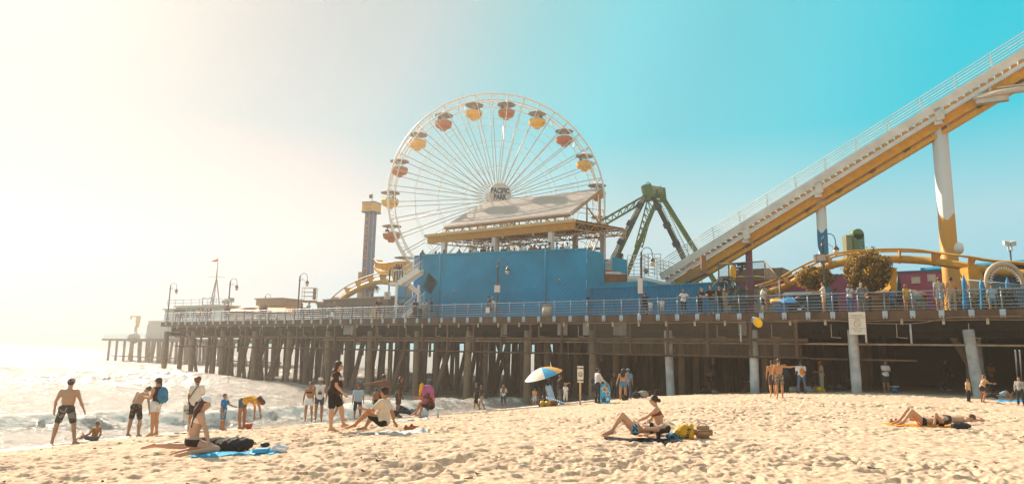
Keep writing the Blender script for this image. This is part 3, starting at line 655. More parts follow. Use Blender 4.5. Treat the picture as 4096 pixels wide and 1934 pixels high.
for f in (0, .33, .66, 1):
    u = ul2+(ur2-ul2)*f; g = MB(); g.bar(PP(u, 9.8, z1_-.06), PP(u, 15.6, z2_-.2), .1, .14); g.bar(PP(u, 15.2, z2_-.5), PP(u, 15.2, zb-.05), .16, .16); g.bar(PP(u, 12.6, (z1_+z2_)/2-.3), PP(u, 12.6, zb-.1), .14, .14); g.bar(PP(u, 12.6, (z1_+z2_)/2-.6), PP(u-.1, 15.2, zb+.1), .1, .1)
    g.build('roof_frame', OCH, cz)
# ================================================================== DROP TOWER
dt = at_y(1468, 1180, 97)
dtw = thing('drop_tower', (dt[0], dt[1], ZD), 'tall slim blue drop ride tower with orange letters and a yellow top box', 'tower')
TB = mat('tower_blue', '2f6f96', .5, var=.1); ORR = mat('tower_orange', 'c98a3c', .5, var=.08); YB = mat('tower_yellow', 'd9a83c', .5, var=.06)
ta = unit((math.cos(R(20)), math.sin(R(20))*-1, 0)); tn = np.array([-ta[1], ta[0], 0])
tz0, tz1 = ZD, at_y(1468, 850, 97)[2]; tz2 = at_y(1468, 812, 97)[2]; D2 = np.array([dt[0], dt[1], 0])
g = MB(); g.box(D2+Z3*(tz0+tz1)/2, ta, tn, Z3, 1.25, .9, tz1-tz0); g.build('shaft', TB, dtw)
for s_ in (-.66, .0, .66):
    g = MB(); g.box(D2+ta*s_-tn*.47+Z3*(tz0+tz1)/2, ta, tn, Z3, .09, .07, tz1-tz0); g.build('trim', ORR, dtw)
g = MB(); g.box(D2+Z3*(tz1+tz2)/2, ta, tn, Z3, 1.95, 1.9, tz2-tz1); bx_ = g.build('top_box', YB, dtw)
g = MB()
for z_ in (tz1, tz2): g.box(D2+Z3*z_, ta, tn, Z3, 2.05, 2.0, .14)
g.build('box_trim', TB, dtw)
text_mb('PACIFIC', .46, D2-tn*.97+Z3*((tz1+tz2)/2+.24), ta, Z3, .01, .01, sx=.75).build('lettering', ORR, dtw)
text_mb('PARK', .46, D2-tn*.97+Z3*((tz1+tz2)/2-.28), ta, Z3, .01, .01, sx=.8).build('lettering', ORR, dtw)
for k, ch in enumerate('PACIFIC PLUNGE'):
    if ch != ' ': text_mb(ch, .80, D2-tn*.5-ta*.33+Z3*(tz1-1.1-k*.88), ta, Z3, .02, .015).build('letter', ORR, dtw)
g = MB(); g.tube([D2+Z3*tz2, D2+Z3*(tz2+1.5)], .04, 6); g.box(D2+Z3*(tz2+1.0)-ta*.2, ta, tn, Z3, .4, .3, .5); g.build('mast_camera', mat('dark_metal', '3a3a3a', .5), dtw)
g = MB(); g.box(D2+Z3*(tz0+1.7+3.2)-ta*1.0, ta, tn, Z3, .7, .8, 6.4); g.build('counter_box', mat('tan_box', 'b39a7c', .6), dtw)
# ================================================================== GREEN SWING RIDE
GRN = mat('ride_green', '56742f', .5, var=.12); GRNL = mat('cable_dark', '3b3029', .6, var=.3)
yq = 76.0
def g6(x, y, Y=yq): return at_y(2250+x*.4522, 700+y*.4522, Y)
sw = thing('swing_ride', (*at_y(2650, 1100, yq)[:2], ZD), 'green steel A frame of a swinging ship ride behind the roller coaster', 'fairground ride')
def dn(p, q):            # extend the line p->q down to the deck
    p, q = np.asarray(p), np.asarray(q); t = (ZD-p[2])/(q[2]-p[2]); return p+(q-p)*t
for (a, b_, w_) in ((g6(752, 150, 74), g6(520, 640, 74), .45), (g6(790, 170, 74), g6(1090, 770, 74), .45), (g6(835, 215, 80), g6(640, 700, 80), .5), (g6(880, 190, 80), g6(1190, 690, 80), .5)):
    g = MB(); g.bar(a, dn(a, b_), w_, w_*.8, up=(0, 1, 0)); g.build('leg', GRN, sw)
for (a, b_) in ((g6(728, 180, 73.4), g6(480, 660, 73.4)), (g6(800, 190, 73.4), g6(1085, 770, 73.4))):
    g = MB(); e_ = dn(a, b_)
    for o_ in (-.22, -.08, .06, .2): g.tube([a+np.array([o_, 0, 0]), e_+np.array([o_, 0, 0])], .055, 5)
    g.build('light_cable', GRNL, sw)
    for f in (.06, .2, .34, .5, .66):
        g = MB(); p = a+(e_-a)*f; q = a+(e_-a)*(f+.035); g.bar(p, q, .75, .3, up=(0, 1, 0)); g.build('cable_clamp', mat('black_clamp', '26303a', .5), sw)
g = MB(); a0_, a1_ = g6(865, 250, 74), g6(1110, 760, 74); e_ = dn(a0_, a1_); o_ = np.array([.45, 0, 0])
g.tube([a0_, e_], .035, 5); g.tube([a0_+o_, e_+o_], .035, 5)
for i in range(46): p = a0_+(e_-a0_)*i/46; g.bar(p, p+o_, .03, .03)
g.build('ladder', mat('ladder_steel', '6f6a55', .5), sw)
g = MB(); g.bar(g6(738, 90, 74), g6(770, 225, 74), .95, 1.0, up=(0, 1, 0)); g.build('head', GRN, sw); g = MB(); g.bar(g6(872, 120, 80), g6(885, 235, 80), .8, .9, up=(0, 1, 0)); g.build('head', GRN, sw)
g = MB(); g.bar(g6(745, 125, 74), g6(875, 145, 80), .6, .9); g.build('head_beam', mat('ride_tan_green', '8a8358', .5), sw)
g = MB(); g.lathe(g6(845, 160, 76.5), [(.45, 0), (.5, .3), (.45, .8)], 16, (0.2, 1, 0)); g.build('drive_wheel', GRN, sw)
for x, y, Y in ((758, 85, 74), (862, 120, 80)):
    g = MB(); g.tube([g6(x, y, Y)+np.array([.22*math.cos(t), 0, .28*math.sin(t)]) for t in np.linspace(0, math.pi*2, 12)[:-1]], .05, 6, closed=True); g.build('lifting_eye', GRN, sw)
def truss(a0, a1, b0, b1, n, r1, r2, parent, m, name='brace'):
    g = MB(); g.bar(a0, a1, r1, r1); g.bar(b0, b1, r1, r1)
    for i in range(n):
        p = a0+(a1-a0)*i/n; q = b0+(b1-b0)*(i+(.0 if i % 2 else .5))/n; q2 = b0+(b1-b0)*(i+1)/n; g.bar(p, b0+(b1-b0)*i/n, r2, r2); g.bar(p, q2, r2, r2)
    return g.build(name, m, parent)
truss(g6(712, 190, 75), g6(310, 420, 75), g6(668, 270, 75), g6(390, 432, 75), 6, .2, .1, sw, GRN)
truss(g6(752, 220, 77), g6(640, 640, 77), g6(800, 290, 77), g6(705, 640, 77), 7, .14, .09, sw, GRN)
# ================================================================== ROLLER COASTER LIFT HILL
V_ = 14.0
TRK = mat('track_yellow', 'd99a10', .45, var=.14, bump=.1); WP = mat('lift_white', 'dcd5c8', .5, var=.13, scale=1.1)
def LP(px, py, v=V_): return on_v(px, py, v)
ls, le = LP(2657, 1107), LP(4096, 222)
ld = unit(le-ls); le = ls+ld*(np.linalg.norm(le-ls)+14); Lh = np.linalg.norm(le-ls); lup = unit(np.cross(PN, ld)); lup = lup if lup[2] > 0 else -lup
lh = thing('roller_coaster_hill', (ls[0], ls[1], ZD), 'steep white and yellow roller coaster lift hill rising to the right on painted columns', 'roller coaster')
def LQ(t, v, n): return ls+ld*t+PN*v+lup*n
g = MB(); g.bar(LQ(-.3, 0, .18), LQ(Lh, 0, .18), .10, .62, up=lup); g.build('walkway_beam', WP, lh)
g = MB()
n_ = int(Lh/.52)
for i in range(n_):
    t = i*.52+.2; p = LQ(t, 0, -.12); g.box(p+PN*.6, unit((ld[0], ld[1], 0)), PN, Z3, .42, 1.1, .05)
    g.box(p+PN*.6-Z3*.12-unit((ld[0], ld[1], 0))*.2, unit((ld[0], ld[1], 0)), PN, Z3, .03, 1.1, .2)
g.build('stair_treads', WP, lh)
g = MB(); g.bar(LQ(-.3, .12, -.46), LQ(Lh, .12, -.46), .08, .24, up=lup); g.build('lower_stringer', WP, lh)
g = MB(); g.bar(LQ(-2.4, 1.3, -.9), LQ(Lh, 1.3, -.9), .5, .5, up=lup); g.bar(LQ(-2.4, 2.3, -.8), LQ(Lh, 2.3, -.8), .4, .4, up=lup); g.build('track_spine', TRK, lh)
g = MB(); g.bar(LQ(-2.4, .5, -.87), LQ(Lh, .5, -.87), .10, .68, up=lup); g.build('track_web', TRK, lh)
g = MB(); g.bar(LQ(-2.4, .75, -1.55), LQ(Lh, .75, -1.55), .5, .28, up=lup); g.build('lower_chord', TRK, lh)
k = 0; t = 2.0
while t < Lh:
    g = MB(); g.bar(LQ(t, .75, -1.15), LQ(t+.05, .75, -1.45), .45, .5, up=PN); g.build('track_tie', mat('track_brown', '6b4512', .6), lh); t += 2.7
for v_ in (0.0, 1.25):
    for i, h in enumerate((.22, .42, .62, .82, 1.02)):
        g = MB(); g.tube([LQ(0, v_, .45+h*.98), LQ(Lh, v_, .45+h*.98)], .022 if i < 4 else .03, 6); g.build('handrail', WP, lh)
    t = .2
    while t < Lh:
        g = MB(); p = LQ(t, v_, .4); g.tube([p, p+lup*.2+Z3*.9], .03, 6); g.build('handrail_post', WP, lh); t += 2.55
def wave_column(px, pyt, r, topc, botc, zsplit, name, cap=True):
    p = on_v(px, pyt, V_+1.0); x, y, zt = p
    m_ = mat(name, topc, .45, var=.05); nt = m_.node_tree; b = nt.nodes['Principled BSDF']; b.inputs['Specular IOR Level'].default_value = .3
    if botc:
        t_ = N(nt, 'ShaderNodeTexCoord'); s3 = N(nt, 'ShaderNodeSeparateXYZ'); nt.links.new(t_.outputs['Object'], s3.inputs[0])
        an = M2n(nt, 'ARCTAN2', s3.outputs['X'], s3.outputs['Y'])
        wv = M2n(nt, 'MULTIPLY', M2n(nt, 'SINE', M2n(nt, 'MULTIPLY', an, 3.0)), r*.45)
        lt = M2n(nt, 'LESS_THAN', M2n(nt, 'SUBTRACT', s3.outputs['Z'], wv), zsplit-ZD)
        cm = N(nt, 'ShaderNodeMixRGB'); nt.links.new(lt, cm.inputs['Fac']); cm.inputs['Color1'].default_value = (*lin(topc), 1); cm.inputs['Color2'].default_value = (*lin(botc), 1); nt.links.new(cm.outputs[0], b.inputs['Base Color'])
    g = MB(); g.lathe((x, y, ZD), [(r*1.02, 0), (r, 1), (r*.93, zt-ZD)], 28)
    c_ = g.build('column', m_, lh, origin=(x, y, ZD)); c_.location = (x-ls[0], y-ls[1], 0)
    if cap:
        g = MB(); g.lathe((x, y, zt), [(r*1.15, 0), (r*1.15, .08)], 24); g.bar((x, y, zt+.05)-PN*.9*1, (x, y, zt+.05)+PN*.9, .5, .3); g.bar((x-PE[0]*.2, y-PE[1]*.2, zt+.2)-PN*.9, LQ(0, 0, 0)*0+np.array([x, y, zt+1.1])-PN*.9+PE*-.0, .3, .5); g.build('column_cap', WP, lh)
def M2n(nt, op, a, bb=None):
    n_ = N(nt, 'ShaderNodeMath', operation=op)
    for i, q in enumerate((a, bb)):
        if q is None: continue
        if isinstance(q, (int, float)): n_.inputs[i].default_value = q
        else: nt.links.new(q, n_.inputs[i])
    return n_.outputs[0]
wave_column(2994, 972, .29, '8c3f52', None, 0, 'pink_column_paint')
wave_column(3282, 792, .40, 'e4ddd2', '12789f', on_v(3290, 925, V_+1)[2], 'white_blue_column')
wave_column(3757, 506, .56, 'e4ddd2', 'd9983a', on_v(3790, 870, V_+1)[2], 'white_yellow_column')
# upper branch track entering from the right
g = MB(); pts = [at_y(3895, 395, 47), at_y(3990, 372, 46), at_y(4180, 345, 44)]; g.tube(pts, .22, 10); g.bar(at_y(3905, 405, 47), at_y(4035, 388, 45.8), .5, .5)
g.bar(at_y(3990, 352, 46.5), at_y(4180, 325, 44), .1, .1); g.bar(at_y(3960, 372, 46.5), at_y(3960, 352, 46.5), .1, .1); g.build('branch_track', mat('branch_white', 'cbbfae', .5), lh)
g = MB(); g.bar(at_y(2735, 1125, 57), at_y(2825, 1082, 55.5), .6, .5); g.bar(at_y(2812, 1085, 55.5), at_y(2812, 1020, 55.5), .5, .35); g.build('counterweight', mat('rust_beige', '9a7048', .6), lh)
# ================================================================== CURVED YELLOW TRACK
YT = mat('coaster_pale_yellow', 'd2a24a', .45, var=.1)
def curved_track(name, label, cx, sp_r=.24, rail_off=.55, pts=None, m=YT, tie_every=2, up=Z3, cat='roller coaster track'):
    """pts: world points of the spine; rails ride above on ties"""
    P = [np.asarray(p, float) for p in pts]
    # Catmull-Rom
    Q = []
    for i in range(len(P)-1):
        p0, p1, p2, p3 = P[max(i-1, 0)], P[i], P[i+1], P[min(i+2, len(P)-1)]
        for k in range(8):
            t = k/8; Q.append(.5*((2*p1)+(-p0+p2)*t+(2*p0-5*p1+4*p2-p3)*t*t+(-p0+3*p1-3*p2+p3)*t**3))
    Q.append(P[-1])
    th = thing(name, (*Q[len(Q)//2][:2], ZD), label, cat)
    g = MB(); g.tube(Q, sp_r, 12); g.build('spine_tube', m, th)
    for s_ in (-1, 1):
        pts_ = []
        for i, q in enumerate(Q):
            d = unit(Q[min(i+1, len(Q)-1)]-Q[max(i-1, 0)]); side = unit(np.cross(d, up)); uu = np.cross(side, d); pts_.append(q+uu*rail_off+side*.5*s_)
        g = MB(); g.tube(pts_, .07, 8); g.build('rail', m, th)
    for i in range(2, len(Q), tie_every*4):
        q = Q[i]; d = unit(Q[min(i+1, len(Q)-1)]-Q[max(i-1, 0)]); side = unit(np.cross(d, up)); uu = np.cross(side, d)
        g = MB(); g.prism([q+uu*rail_off+side*.55-d*.03, q+uu*rail_off-side*.55-d*.03, q-side*.26-uu*.05-d*.03, q-uu*.3-d*.03, q+side*.26-uu*.05-d*.03], d*.12); g.build('tie', m, th)
    return th
def z2(x, y, Y): return at_y(950+x*.4113, 950+y*.4113, Y)
def z8(x, y, Y): return at_y(3300+x*.4112, 900+y*.4112, Y)
curved_track('coaster_track', 'pale yellow coaster track climbing past the drop tower base', 0, .32, .75, [z2(960, 650, 80), z2(1060, 565, 79), z2(1160, 505, 78), z2(1270, 455, 77), z2(1380, 425, 76), z2(1500, 432, 75), z2(1620, 430, 74)])
curved_track('coaster_track', 'banked loop of yellow coaster track beside the white staircase', 0, .36, .95, [z2(1350, 285, 80), z2(1385, 318, 79), z2(1440, 332, 77), z2(1520, 330, 75.5), z2(1600, 325, 75), z2(1700, 330, 75)], tie_every=1)
g3_ = curved_track('coaster_track', 'ochre coaster track arching over the maroon building', 0, .26, .62, [at_y(3040, 1178, 52), at_y(3130, 1150, 51), at_y(3210, 1108, 50), at_y(3300, 1068, 49), at_y(3400, 1045, 48), at_y(3560, 1036, 47), at_y(3700, 1042, 46), at_y(3850, 1063, 44), at_y(3950, 1080, 43), at_y(4096, 1094, 41.5), at_y(4250, 1100, 40)], m=mat('coaster_deep_yellow', 'c9902a', .45, var=.1))
# ================================================================== FAR LEFT: LOWER PIER AND HARBOUR BUILDINGS
lp_ = thing('lower_pier', (*at_y(560, 1350, 165)[:2], 5.4), 'distant lower fishing pier on timber piles at the far left end', 'pier')
LA = at_y(414, 1352, 178); LB = at_y(760, 1351, 148); zl = LA[2]; LB[2] = zl; ldx = unit(LB-LA); lnn = np.array([-ldx[1], ldx[0], 0]); LL = np.linalg.norm(LB-LA)
def LW(a, b_, z): return np.array([LA[0], LA[1], 0])+ldx*a+lnn*b_+Z3*z
def lbox(g, a0, a1, b0, b1, z0, z1): return g.box(LW((a0+a1)/2, (b0+b1)/2, (z0+z1)/2), ldx, lnn, Z3, a1-a0, b1-b0, z1-z0)
LL += 34
g = MB(); lbox(g, -1, LL, 0, 24, zl-.55, zl-.02); g.build('deck', WOOD, lp_)
for i in range(15):
    a = 1.5+i*4.6
    for j in range(4 if i < 10 else 3):
        g = MB(); ra = random.uniform(-1.6, 1.6) if j % 2 else 0; g.tube([LW(a+j*.5, 1+j*5, zl-.5), LW(a+j*.5+ra+.15*i % 1, 1+j*5, -1)], .30, 8); g.build('pile', WOOD, lp_)
g = MB(); lbox(g, 4, LL, .6, .8, 1.0, 1.25); g.build('brace_beam', WOOD, lp_)
lr = thing('railing', LW(LL/2, 0, zl), 'low pale railing round the distant lower pier', 'railing')
g = MB()
for z_ in (.35, .65, .95): g.tube([LW(0, .1, zl+z_), LW(LL, .1, zl+z_)], .035, 5)
g.build('rail', STEEL, lr)
g = MB()
for i in range(30): g.tube([LW(i*LL/30, .1, zl), LW(i*LL/30, .1, zl+1.0)], .04, 5)
g.build('railing_posts', STEEL, lr)['kind'] = 'stuff'
TANC = mat('crane_tan', 'c9a468', .6, var=.1)
p = at_y(540, 1345, 172); cr_ = thing('davit_crane', (p[0], p[1], zl), 'tan boat crane with a long arm on the distant lower pier', 'crane')
B0 = np.array([p[0], p[1], 0]); g = MB(); g.tube([B0+Z3*zl, B0+Z3*(zl+3.0)], .35, 10); g.build('post', TANC, cr_)
tp = at_y(548, 1262, 172)[2]; g = MB(); g.prism([B0+Z3*(zl+2.8)+ldx*(-.35), B0+Z3*(zl+2.8)+ldx*.4, B0+Z3*(tp-.2)+ldx*1.1, B0+Z3*tp+ldx*.8, B0+Z3*tp-ldx*.6, B0+Z3*(tp-.4)-ldx*.6], lnn*.5); g.bar(B0+Z3*(tp-.12)-ldx*.3, B0+Z3*(tp-.08)-ldx*3.6, .3, .25); g.bar(B0+Z3*(tp-.1)-ldx*3.4, B0+Z3*(tp-.8)-ldx*3.5, .25, .3); g.build('arm', TANC, cr_)
PBW = mat('pale_grey_wall', 'aeb2ac', .7, var=.1); PBR = mat('pale_roof', 'bdbcb4', .7, var=.1)
p = at_y(605, 1345, 168); a_ = float((p-LA)@ldx)
bd = thing('shed', LW(a_, 3, zl), 'pale grey boxy shed on the distant lower pier', 'shed')
g = MB(); z1s = at_y(605, 1285, 168)[2]; g.prism([LW(a_-2.0, 3, zl), LW(a_+9, 3, zl), LW(a_+9, 3, z1s), LW(a_-1.2, 3, z1s), LW(a_-1.9, 3, z1s-1.2)], lnn*6); g.build('wall', PBW, bd)
g = MB(); lbox(g, a_-1.4, a_+9.2, 2.8, 9.2, z1s, z1s+.14); g.build('roof', PBR, bd)
p = at_y(512, 1345, 170); a_ = float((p-LA)@ldx); g = MB(); g.ell(LW(a_, 2, zl+.2), (2.3, 1.2, 1.4), 14, ax=[ldx, lnn, Z3]); o = g.build('boat', mat('boat_cover_grey', '8d938f', .6), origin=LW(a_, 2, zl)); tag(o, 'grey covered dinghy lying beside the tan crane', 'boat')
# harbour office
H0, H1 = at_y(655, 1285, 96), at_y(893, 1285, 90); hb = thing('harbour_office', (*((H0+H1)/2)[:2], ZD), 'low pale grey harbour office with a lookout mast on its roof', 'building')
hd = unit((*(H1-H0)[:2], 0)); hn = np.array([-hd[1], hd[0], 0]); Lb = np.linalg.norm((H1-H0)[:2]); h0 = np.array([H0[0], H0[1], 0])
def hbox(g, a0, a1, b0, b1, z0, z1): return g.box(h0+hd*(a0+a1)/2+hn*(b0+b1)/2+Z3*(z0+z1)/2, hd, hn, Z3, a1-a0, b1-b0, z1-z0)
hz1 = at_y(700, 1238, 95)[2]; hz2 = at_y(800, 1226, 92)[2]; hz3 = at_y(800, 1217, 92)[2]
g = MB(); hbox(g, 0, 2.3, 0, 6, ZD, hz1); hbox(g, 2.3, Lb, 0, 7, ZD, hz2); g.build('wall', PBW, hb)
g = MB(); hbox(g, -.2, 2.25, -.3, 6.2, hz1+.003, hz1+.15); hbox(g, 2.26, Lb+.2, -.3, 7.2, hz2+.003, hz2+.2); g.build('roof', PBR, hb)
for i in range(6):
    g = MB(); hbox(g, 2.8+i*.95, 3.5+i*.95, -.04, .02, ZD+1.2, ZD+2.3); g.build('window', mat('dim_window', '5d6a70', .2), hb)
a8 = (800-655)/(893-655)*Lb
g = MB(); hbox(g, a8-.9, a8+1.0, 1, 3, hz2+.2, hz3+.1); g.build('lookout', PBW, hb)
g = MB()
for s_ in (-1.0, 1.0): g.tube([h0+hd*(a8+s_)+hn*1+Z3*hz3, h0+hd*(a8+s_)+hn*1+Z3*(hz3+1.0)], .06, 6)
g.tube([h0+hd*(a8-1.05)+hn*1+Z3*(hz3+1.0), h0+hd*(a8+1.05)+hn*1+Z3*(hz3+1.0)], .06, 6); g.build('lookout_rail', STEEL, hb)
g = MB()
for z_ in (.4, .8): g.tube([h0+hd*0.4+Z3*(hz2+.2+z_), h0+hd*Lb+Z3*(hz2+.2+z_)], .03, 5)
for i in range(8): g.tube([h0+hd*(.4+(Lb-.4)*i/7)+Z3*(hz2+.2), h0+hd*(.4+(Lb-.4)*i/7)+Z3*(hz2+1.05)], .03, 5)
g.build('roof_rail', STEEL, hb)
mt_ = h0+hd*(a8+.1)+hn*2; zt1, zt2, zt3 = at_y(815, 1100, 92)[2], at_y(817, 1070, 92)[2], at_y(822, 1020, 92)[2]
MSTM = mat('mast_grey', '8f8f88', .5)
g = MB()
for dx, dy in ((-.85, 0), (.45, -.5), (.45, .5)): g.tube([mt_+hd*dx+hn*dy+Z3*hz3, mt_+Z3*zt1], .07, 6)
for k in range(1, 6): g.tube([mt_+(hd*-.85)*(1-k/6)+Z3*(hz3+(zt1-hz3)*k/6), mt_+(hd*.45)*(1-k/6)+Z3*(hz3+(zt1-hz3)*k/6)], .025, 5)
g.build('mast_legs', MSTM, hb)
g = MB(); g.tube([mt_+Z3*zt1, mt_+Z3*zt2, mt_+Z3*zt3], [.09, .06, .02], 6); g.tube([mt_+Z3*zt1-hd*1.7+Z3*.1, mt_+Z3*zt1+hd*1.7-Z3*.1], .03, 5); g.build('mast_pole', MSTM, hb)
fl_ = mt_+Z3*(zt3-.1); g = MB(); g.add([fl_, fl_+Z3*-.45, fl_-hd*.6+Z3*-.5, fl_-hd*1.5+Z3*-.35, fl_-hd*.7+Z3*-.22], [(0, 1, 2), (0, 2, 4), (4, 2, 3)]); fo = g.build('pennant_flag', mat('flag_orange', 'd9772e', .7), origin=fl_); tag(fo, 'small orange pennant flying from the harbour mast', 'flag')
for px, h_, w_ in ((862, 1.1, .5), (835, .8, .4)):
    a = (px-655)/(893-655)*Lb; g = MB(); hbox(g, a-w_/2, a+w_/2, 2, 2.5, hz2+.2+h_*.5, hz2+.2+h_); hbox(g, a-.04, a+.04, 2.2, 2.3, hz2+.2, hz2+.2+h_*.5); g.build('roof_aerial', MSTM, hb)
# yellow roofed pavilion
Y0, Y1 = at_y(888, 1290, 90), at_y(1165, 1290, 84); yb = thing('pavilion', (*((Y0+Y1)/2)[:2], ZD), 'long pavilion with a golden hipped roof and a flat topped lantern', 'building')
yd = unit((*(Y1-Y0)[:2], 0)); yn = np.array([-yd[1], yd[0], 0]); Ly = np.linalg.norm((Y1-Y0)[:2]); y0 = np.array([Y0[0], Y0[1], 0])
def yq_(a, b_, z): return y0+yd*a+yn*b_+Z3*z
ze = at_y(1000, 1240, 87)[2]; zr = at_y(1000, 1212, 87)[2]; zt_ = at_y(1000, 1190, 87)[2]
GR = mat('gold_roof', 'c07c14', .6, var=.1)
g = MB(); b4 = [yq_(0, -.6, ze), yq_(Ly, -.6, ze-.3), yq_(Ly, 9, ze-.3), yq_(0, 9, ze)]; t4 = [yq_(Ly*.30, 3, zr), yq_(Ly*.62, 3, zr), yq_(Ly*.62, 6, zr), yq_(Ly*.30, 6, zr)]
g.add(b4+t4, [(0, 1, 5, 4), (1, 2, 6, 5), (2, 3, 7, 6), (3, 0, 4, 7), (4, 5, 6, 7), (3, 2, 1, 0)]); g.build('roof', GR, yb)
g = MB(); g.box(yq_(Ly*.46, 4, (zr+zt_)/2), yd, yn, Z3, Ly*.38, 3.4, zt_-zr+.2); g.box(yq_(Ly*.46, 4, zt_+.1), yd, yn, Z3, Ly*.40, 3.8, .15); g.build('lantern', mat('tan_wall', 'a98f74', .7), yb)
g = MB(); g.box(yq_(Ly*.30, .9, (ze+zr)/2+.12), yd, unit(yn*3.6+Z3*(zr-ze)), Z3, Ly*.22, 1.0, .08); g.build('skylight', mat('skylight_cream', 'd9cdb4', .4), yb)
g = MB(); g.box(yq_(Ly*.5, 4, (ZD+ze-.3)/2), yd, yn, Z3, Ly*.9, 7, ze-.3-ZD); g.build('wall', mat('tan_wall', 'a98f74', .7), yb)
# cherry picker behind the deck
p = z2(700, 610, 84); bl = thing('boom_lift', (p[0]+.8, p[1], ZD), 'tan boom lift with its empty caged basket raised above the deck', 'lift')
zc2 = p[2]; g = MB()
bx = [(-.8, -.5), (.75, -.5), (.75, .5), (-.8, .5)]
for x, y in bx: g.tube([p+np.array([x, y, 0]), p+np.array([x, y, 1.5])], .03, 6)
for z_ in (.5, 1.0, 1.5): g.tube([p+np.array([x, y, z_]) for x, y in bx], .03, 6, closed=True)
g.build('basket_cage', mat('lift_tan', 'b8863d', .6), bl)
g = MB(); g.box(p+np.array([-.05, 0, -.12]), (1, 0, 0), (0, 1, 0), Z3, 1.7, 1.1, .22); g.build('basket_floor', mat('lift_tan', 'b8863d', .6), bl)
g = MB(); g.box(p+np.array([.5, .2, .8]), (1, 0, 0), (0, 1, 0), Z3, .3, .3, 1.3); g.build('control_box', mat('lift_dark', '6e5a42', .6), bl)
g = MB(); g.bar(p+np.array([.8, 0, -.3]), p+np.array([2.2, .6, -.2]), .3, .3); g.bar(p+np.array([2.0, .6, -.1]), np.array([p[0]+2.8, p[1]+.8, ZD]), .35, .35); g.build('boom_arm', mat('lift_tan', 'b8863d', .6), bl)
# grey store shed
S0, S1 = at_y(1288, 1290, 69.5), at_y(1548, 1290, 63.5); sdv = unit((*(S1-S0)[:2], 0)); snv = np.array([-sdv[1], sdv[0], 0]); Ls = np.linalg.norm((S1-S0)[:2]); s0 = np.array([S0[0], S0[1], 0]); zs1 = at_y(1545, 1187, 63.5)[2]
SH = mat('shed_boards', '7d6e60', .8, var=.2, bump=.5, bscale=4, stretch=(5, 5, .3))
sh = thing('store_shed', s0+sdv*Ls/2+Z3*ZD, 'brown grey timber store shed with big framed doors', 'shed')
def sbox(g, a0, a1, b0, b1, z0, z1): return g.box(s0+sdv*(a0+a1)/2+snv*(b0+b1)/2+Z3*(z0+z1)/2, sdv, snv, Z3, a1-a0, b1-b0, z1-z0)
g = MB(); sbox(g, 0, Ls, 0, 3, ZD, zs1); sbox(g, -1.1, -.01, .1, 3, ZD, zs1-.35); sbox(g, -5.5, -1.11, .2, 3, ZD, zs1-.85); g.build('wall', SH, sh)
g = MB(); sbox(g, -.1, Ls+.1, -.1, 3.1, zs1+.003, zs1+.1); g.build('roof_edge', mat('pale_edge', 'a3978a', .7), sh)
for a in (.4, 3.1, 5.9):
    g = MB(); w_ = min(2.2, Ls-a-.2)
    for x0, x1, q0, q1 in ((a, a+w_, zs1-.75, zs1-.68), (a, a+.07, ZD, zs1-.75), (a+w_-.07, a+w_, ZD, zs1-.75), (a+w_/2-.04, a+w_/2+.04, ZD, zs1-.75)): sbox(g, x0, x1, -.05, .0, q0, q1)
    g.build('door_frame', mat('shed_frame', '5f5247', .8), sh)
# blue kiosk and blue tower behind the stairs
kb = thing('blue_kiosk', at_y(1620, 1290, 66)*[1, 1, 0]+Z3*ZD, 'small light blue kiosk beside the timber shed', 'kiosk')
g = MB(); a = at_y(1546, 1290, 64.2); b_ = at_y(1700, 1290, 64.0); zk = at_y(1600, 1187, 64)[2]; g.abox(a[0], b_[0], 64.3, 67.5, ZD, zk); g.build('wall', mat('light_blue_wall', '3b97b8', .6, var=.1), kb)
g = MB(); g.abox(a[0]-.1, b_[0], 64.1, 67.6, zk+.003, zk+.12); g.build('roof', BLUE2, kb)
bt = thing('blue_tower', at_y(1610, 1200, 74)*[1, 1, 0]+Z3*ZD, 'square light blue tower block behind the white staircase', 'tower')
a, b_ = at_y(1590, 1150, 74), at_y(1624, 1150, 74); c_ = at_y(1640, 1150, 74); zq = at_y(1600, 1135, 74)[2]
g = MB(); g.abox(a[0], b_[0], 74, 76, ZD, zq); g.build('blue_side', mat('light_blue_wall', '3b97b8', .6), bt); g = MB(); g.abox(b_[0]+.004, c_[0], 74.05, 76, ZD, zq+.1); g.build('tan_side', mat('tan_box', 'b39a7c', .6), bt)
# ================================================================== WHITE STAIRCASE left of the building
SW = mat('stair_white', 'e0dbd2', .5, var=.05)
sc = thing('staircase', at_y(1640, 1240, 61)*[1, 1, 0]+Z3*ZD, 'white steel staircase with open treads climbing the left end of the blue building', 'staircase')
def z3p(x, y, Y): return at_y(1400+x*.4769, 700+y*.4769, Y)
def flight(a0, a1, w_, name, n, rail=True):
    wv = np.array([.25, 1., 0])/1.03*w_
    for s_, nm in ((0, 'stringer'), (1, 'stringer')):
        g = MB(); g.bar(a0+wv*s_, a1+wv*s_, .08, .42); g.build(nm, SW, sc)
    g = MB()
    for i in range(n): p = a0+(a1-a0)*(i+.5)/n; g.box(p+wv*.5, unit((a1-a0)*[1, 1, 0]), unit(wv), Z3, .3, w_, .05)
    g.build('treads', SW, sc)
    if rail:
        for s_ in (0, 1):
            g = MB(); n2 = int(np.linalg.norm(a1-a0)/.16)
            g.tube([a0+wv*s_+Z3*1.1, a1+wv*s_+Z3*1.1], .03, 6); g.tube([a0+wv*s_+Z3*.25, a1+wv*s_+Z3*.25], .02, 6)
            for i in range(n2+1): p = a0+(a1-a0)*i/n2+wv*s_; g.tube([p+Z3*.25, p+Z3*1.1], .014, 4)
            g.build('handrail', SW, sc)
Yst = 61.0
lf0, lf1 = z3p(362, 900, Yst), z3p(402, 900, Yst)
up0, up1 = z3p(404, 905, Yst), z3p(578, 790, Yst)
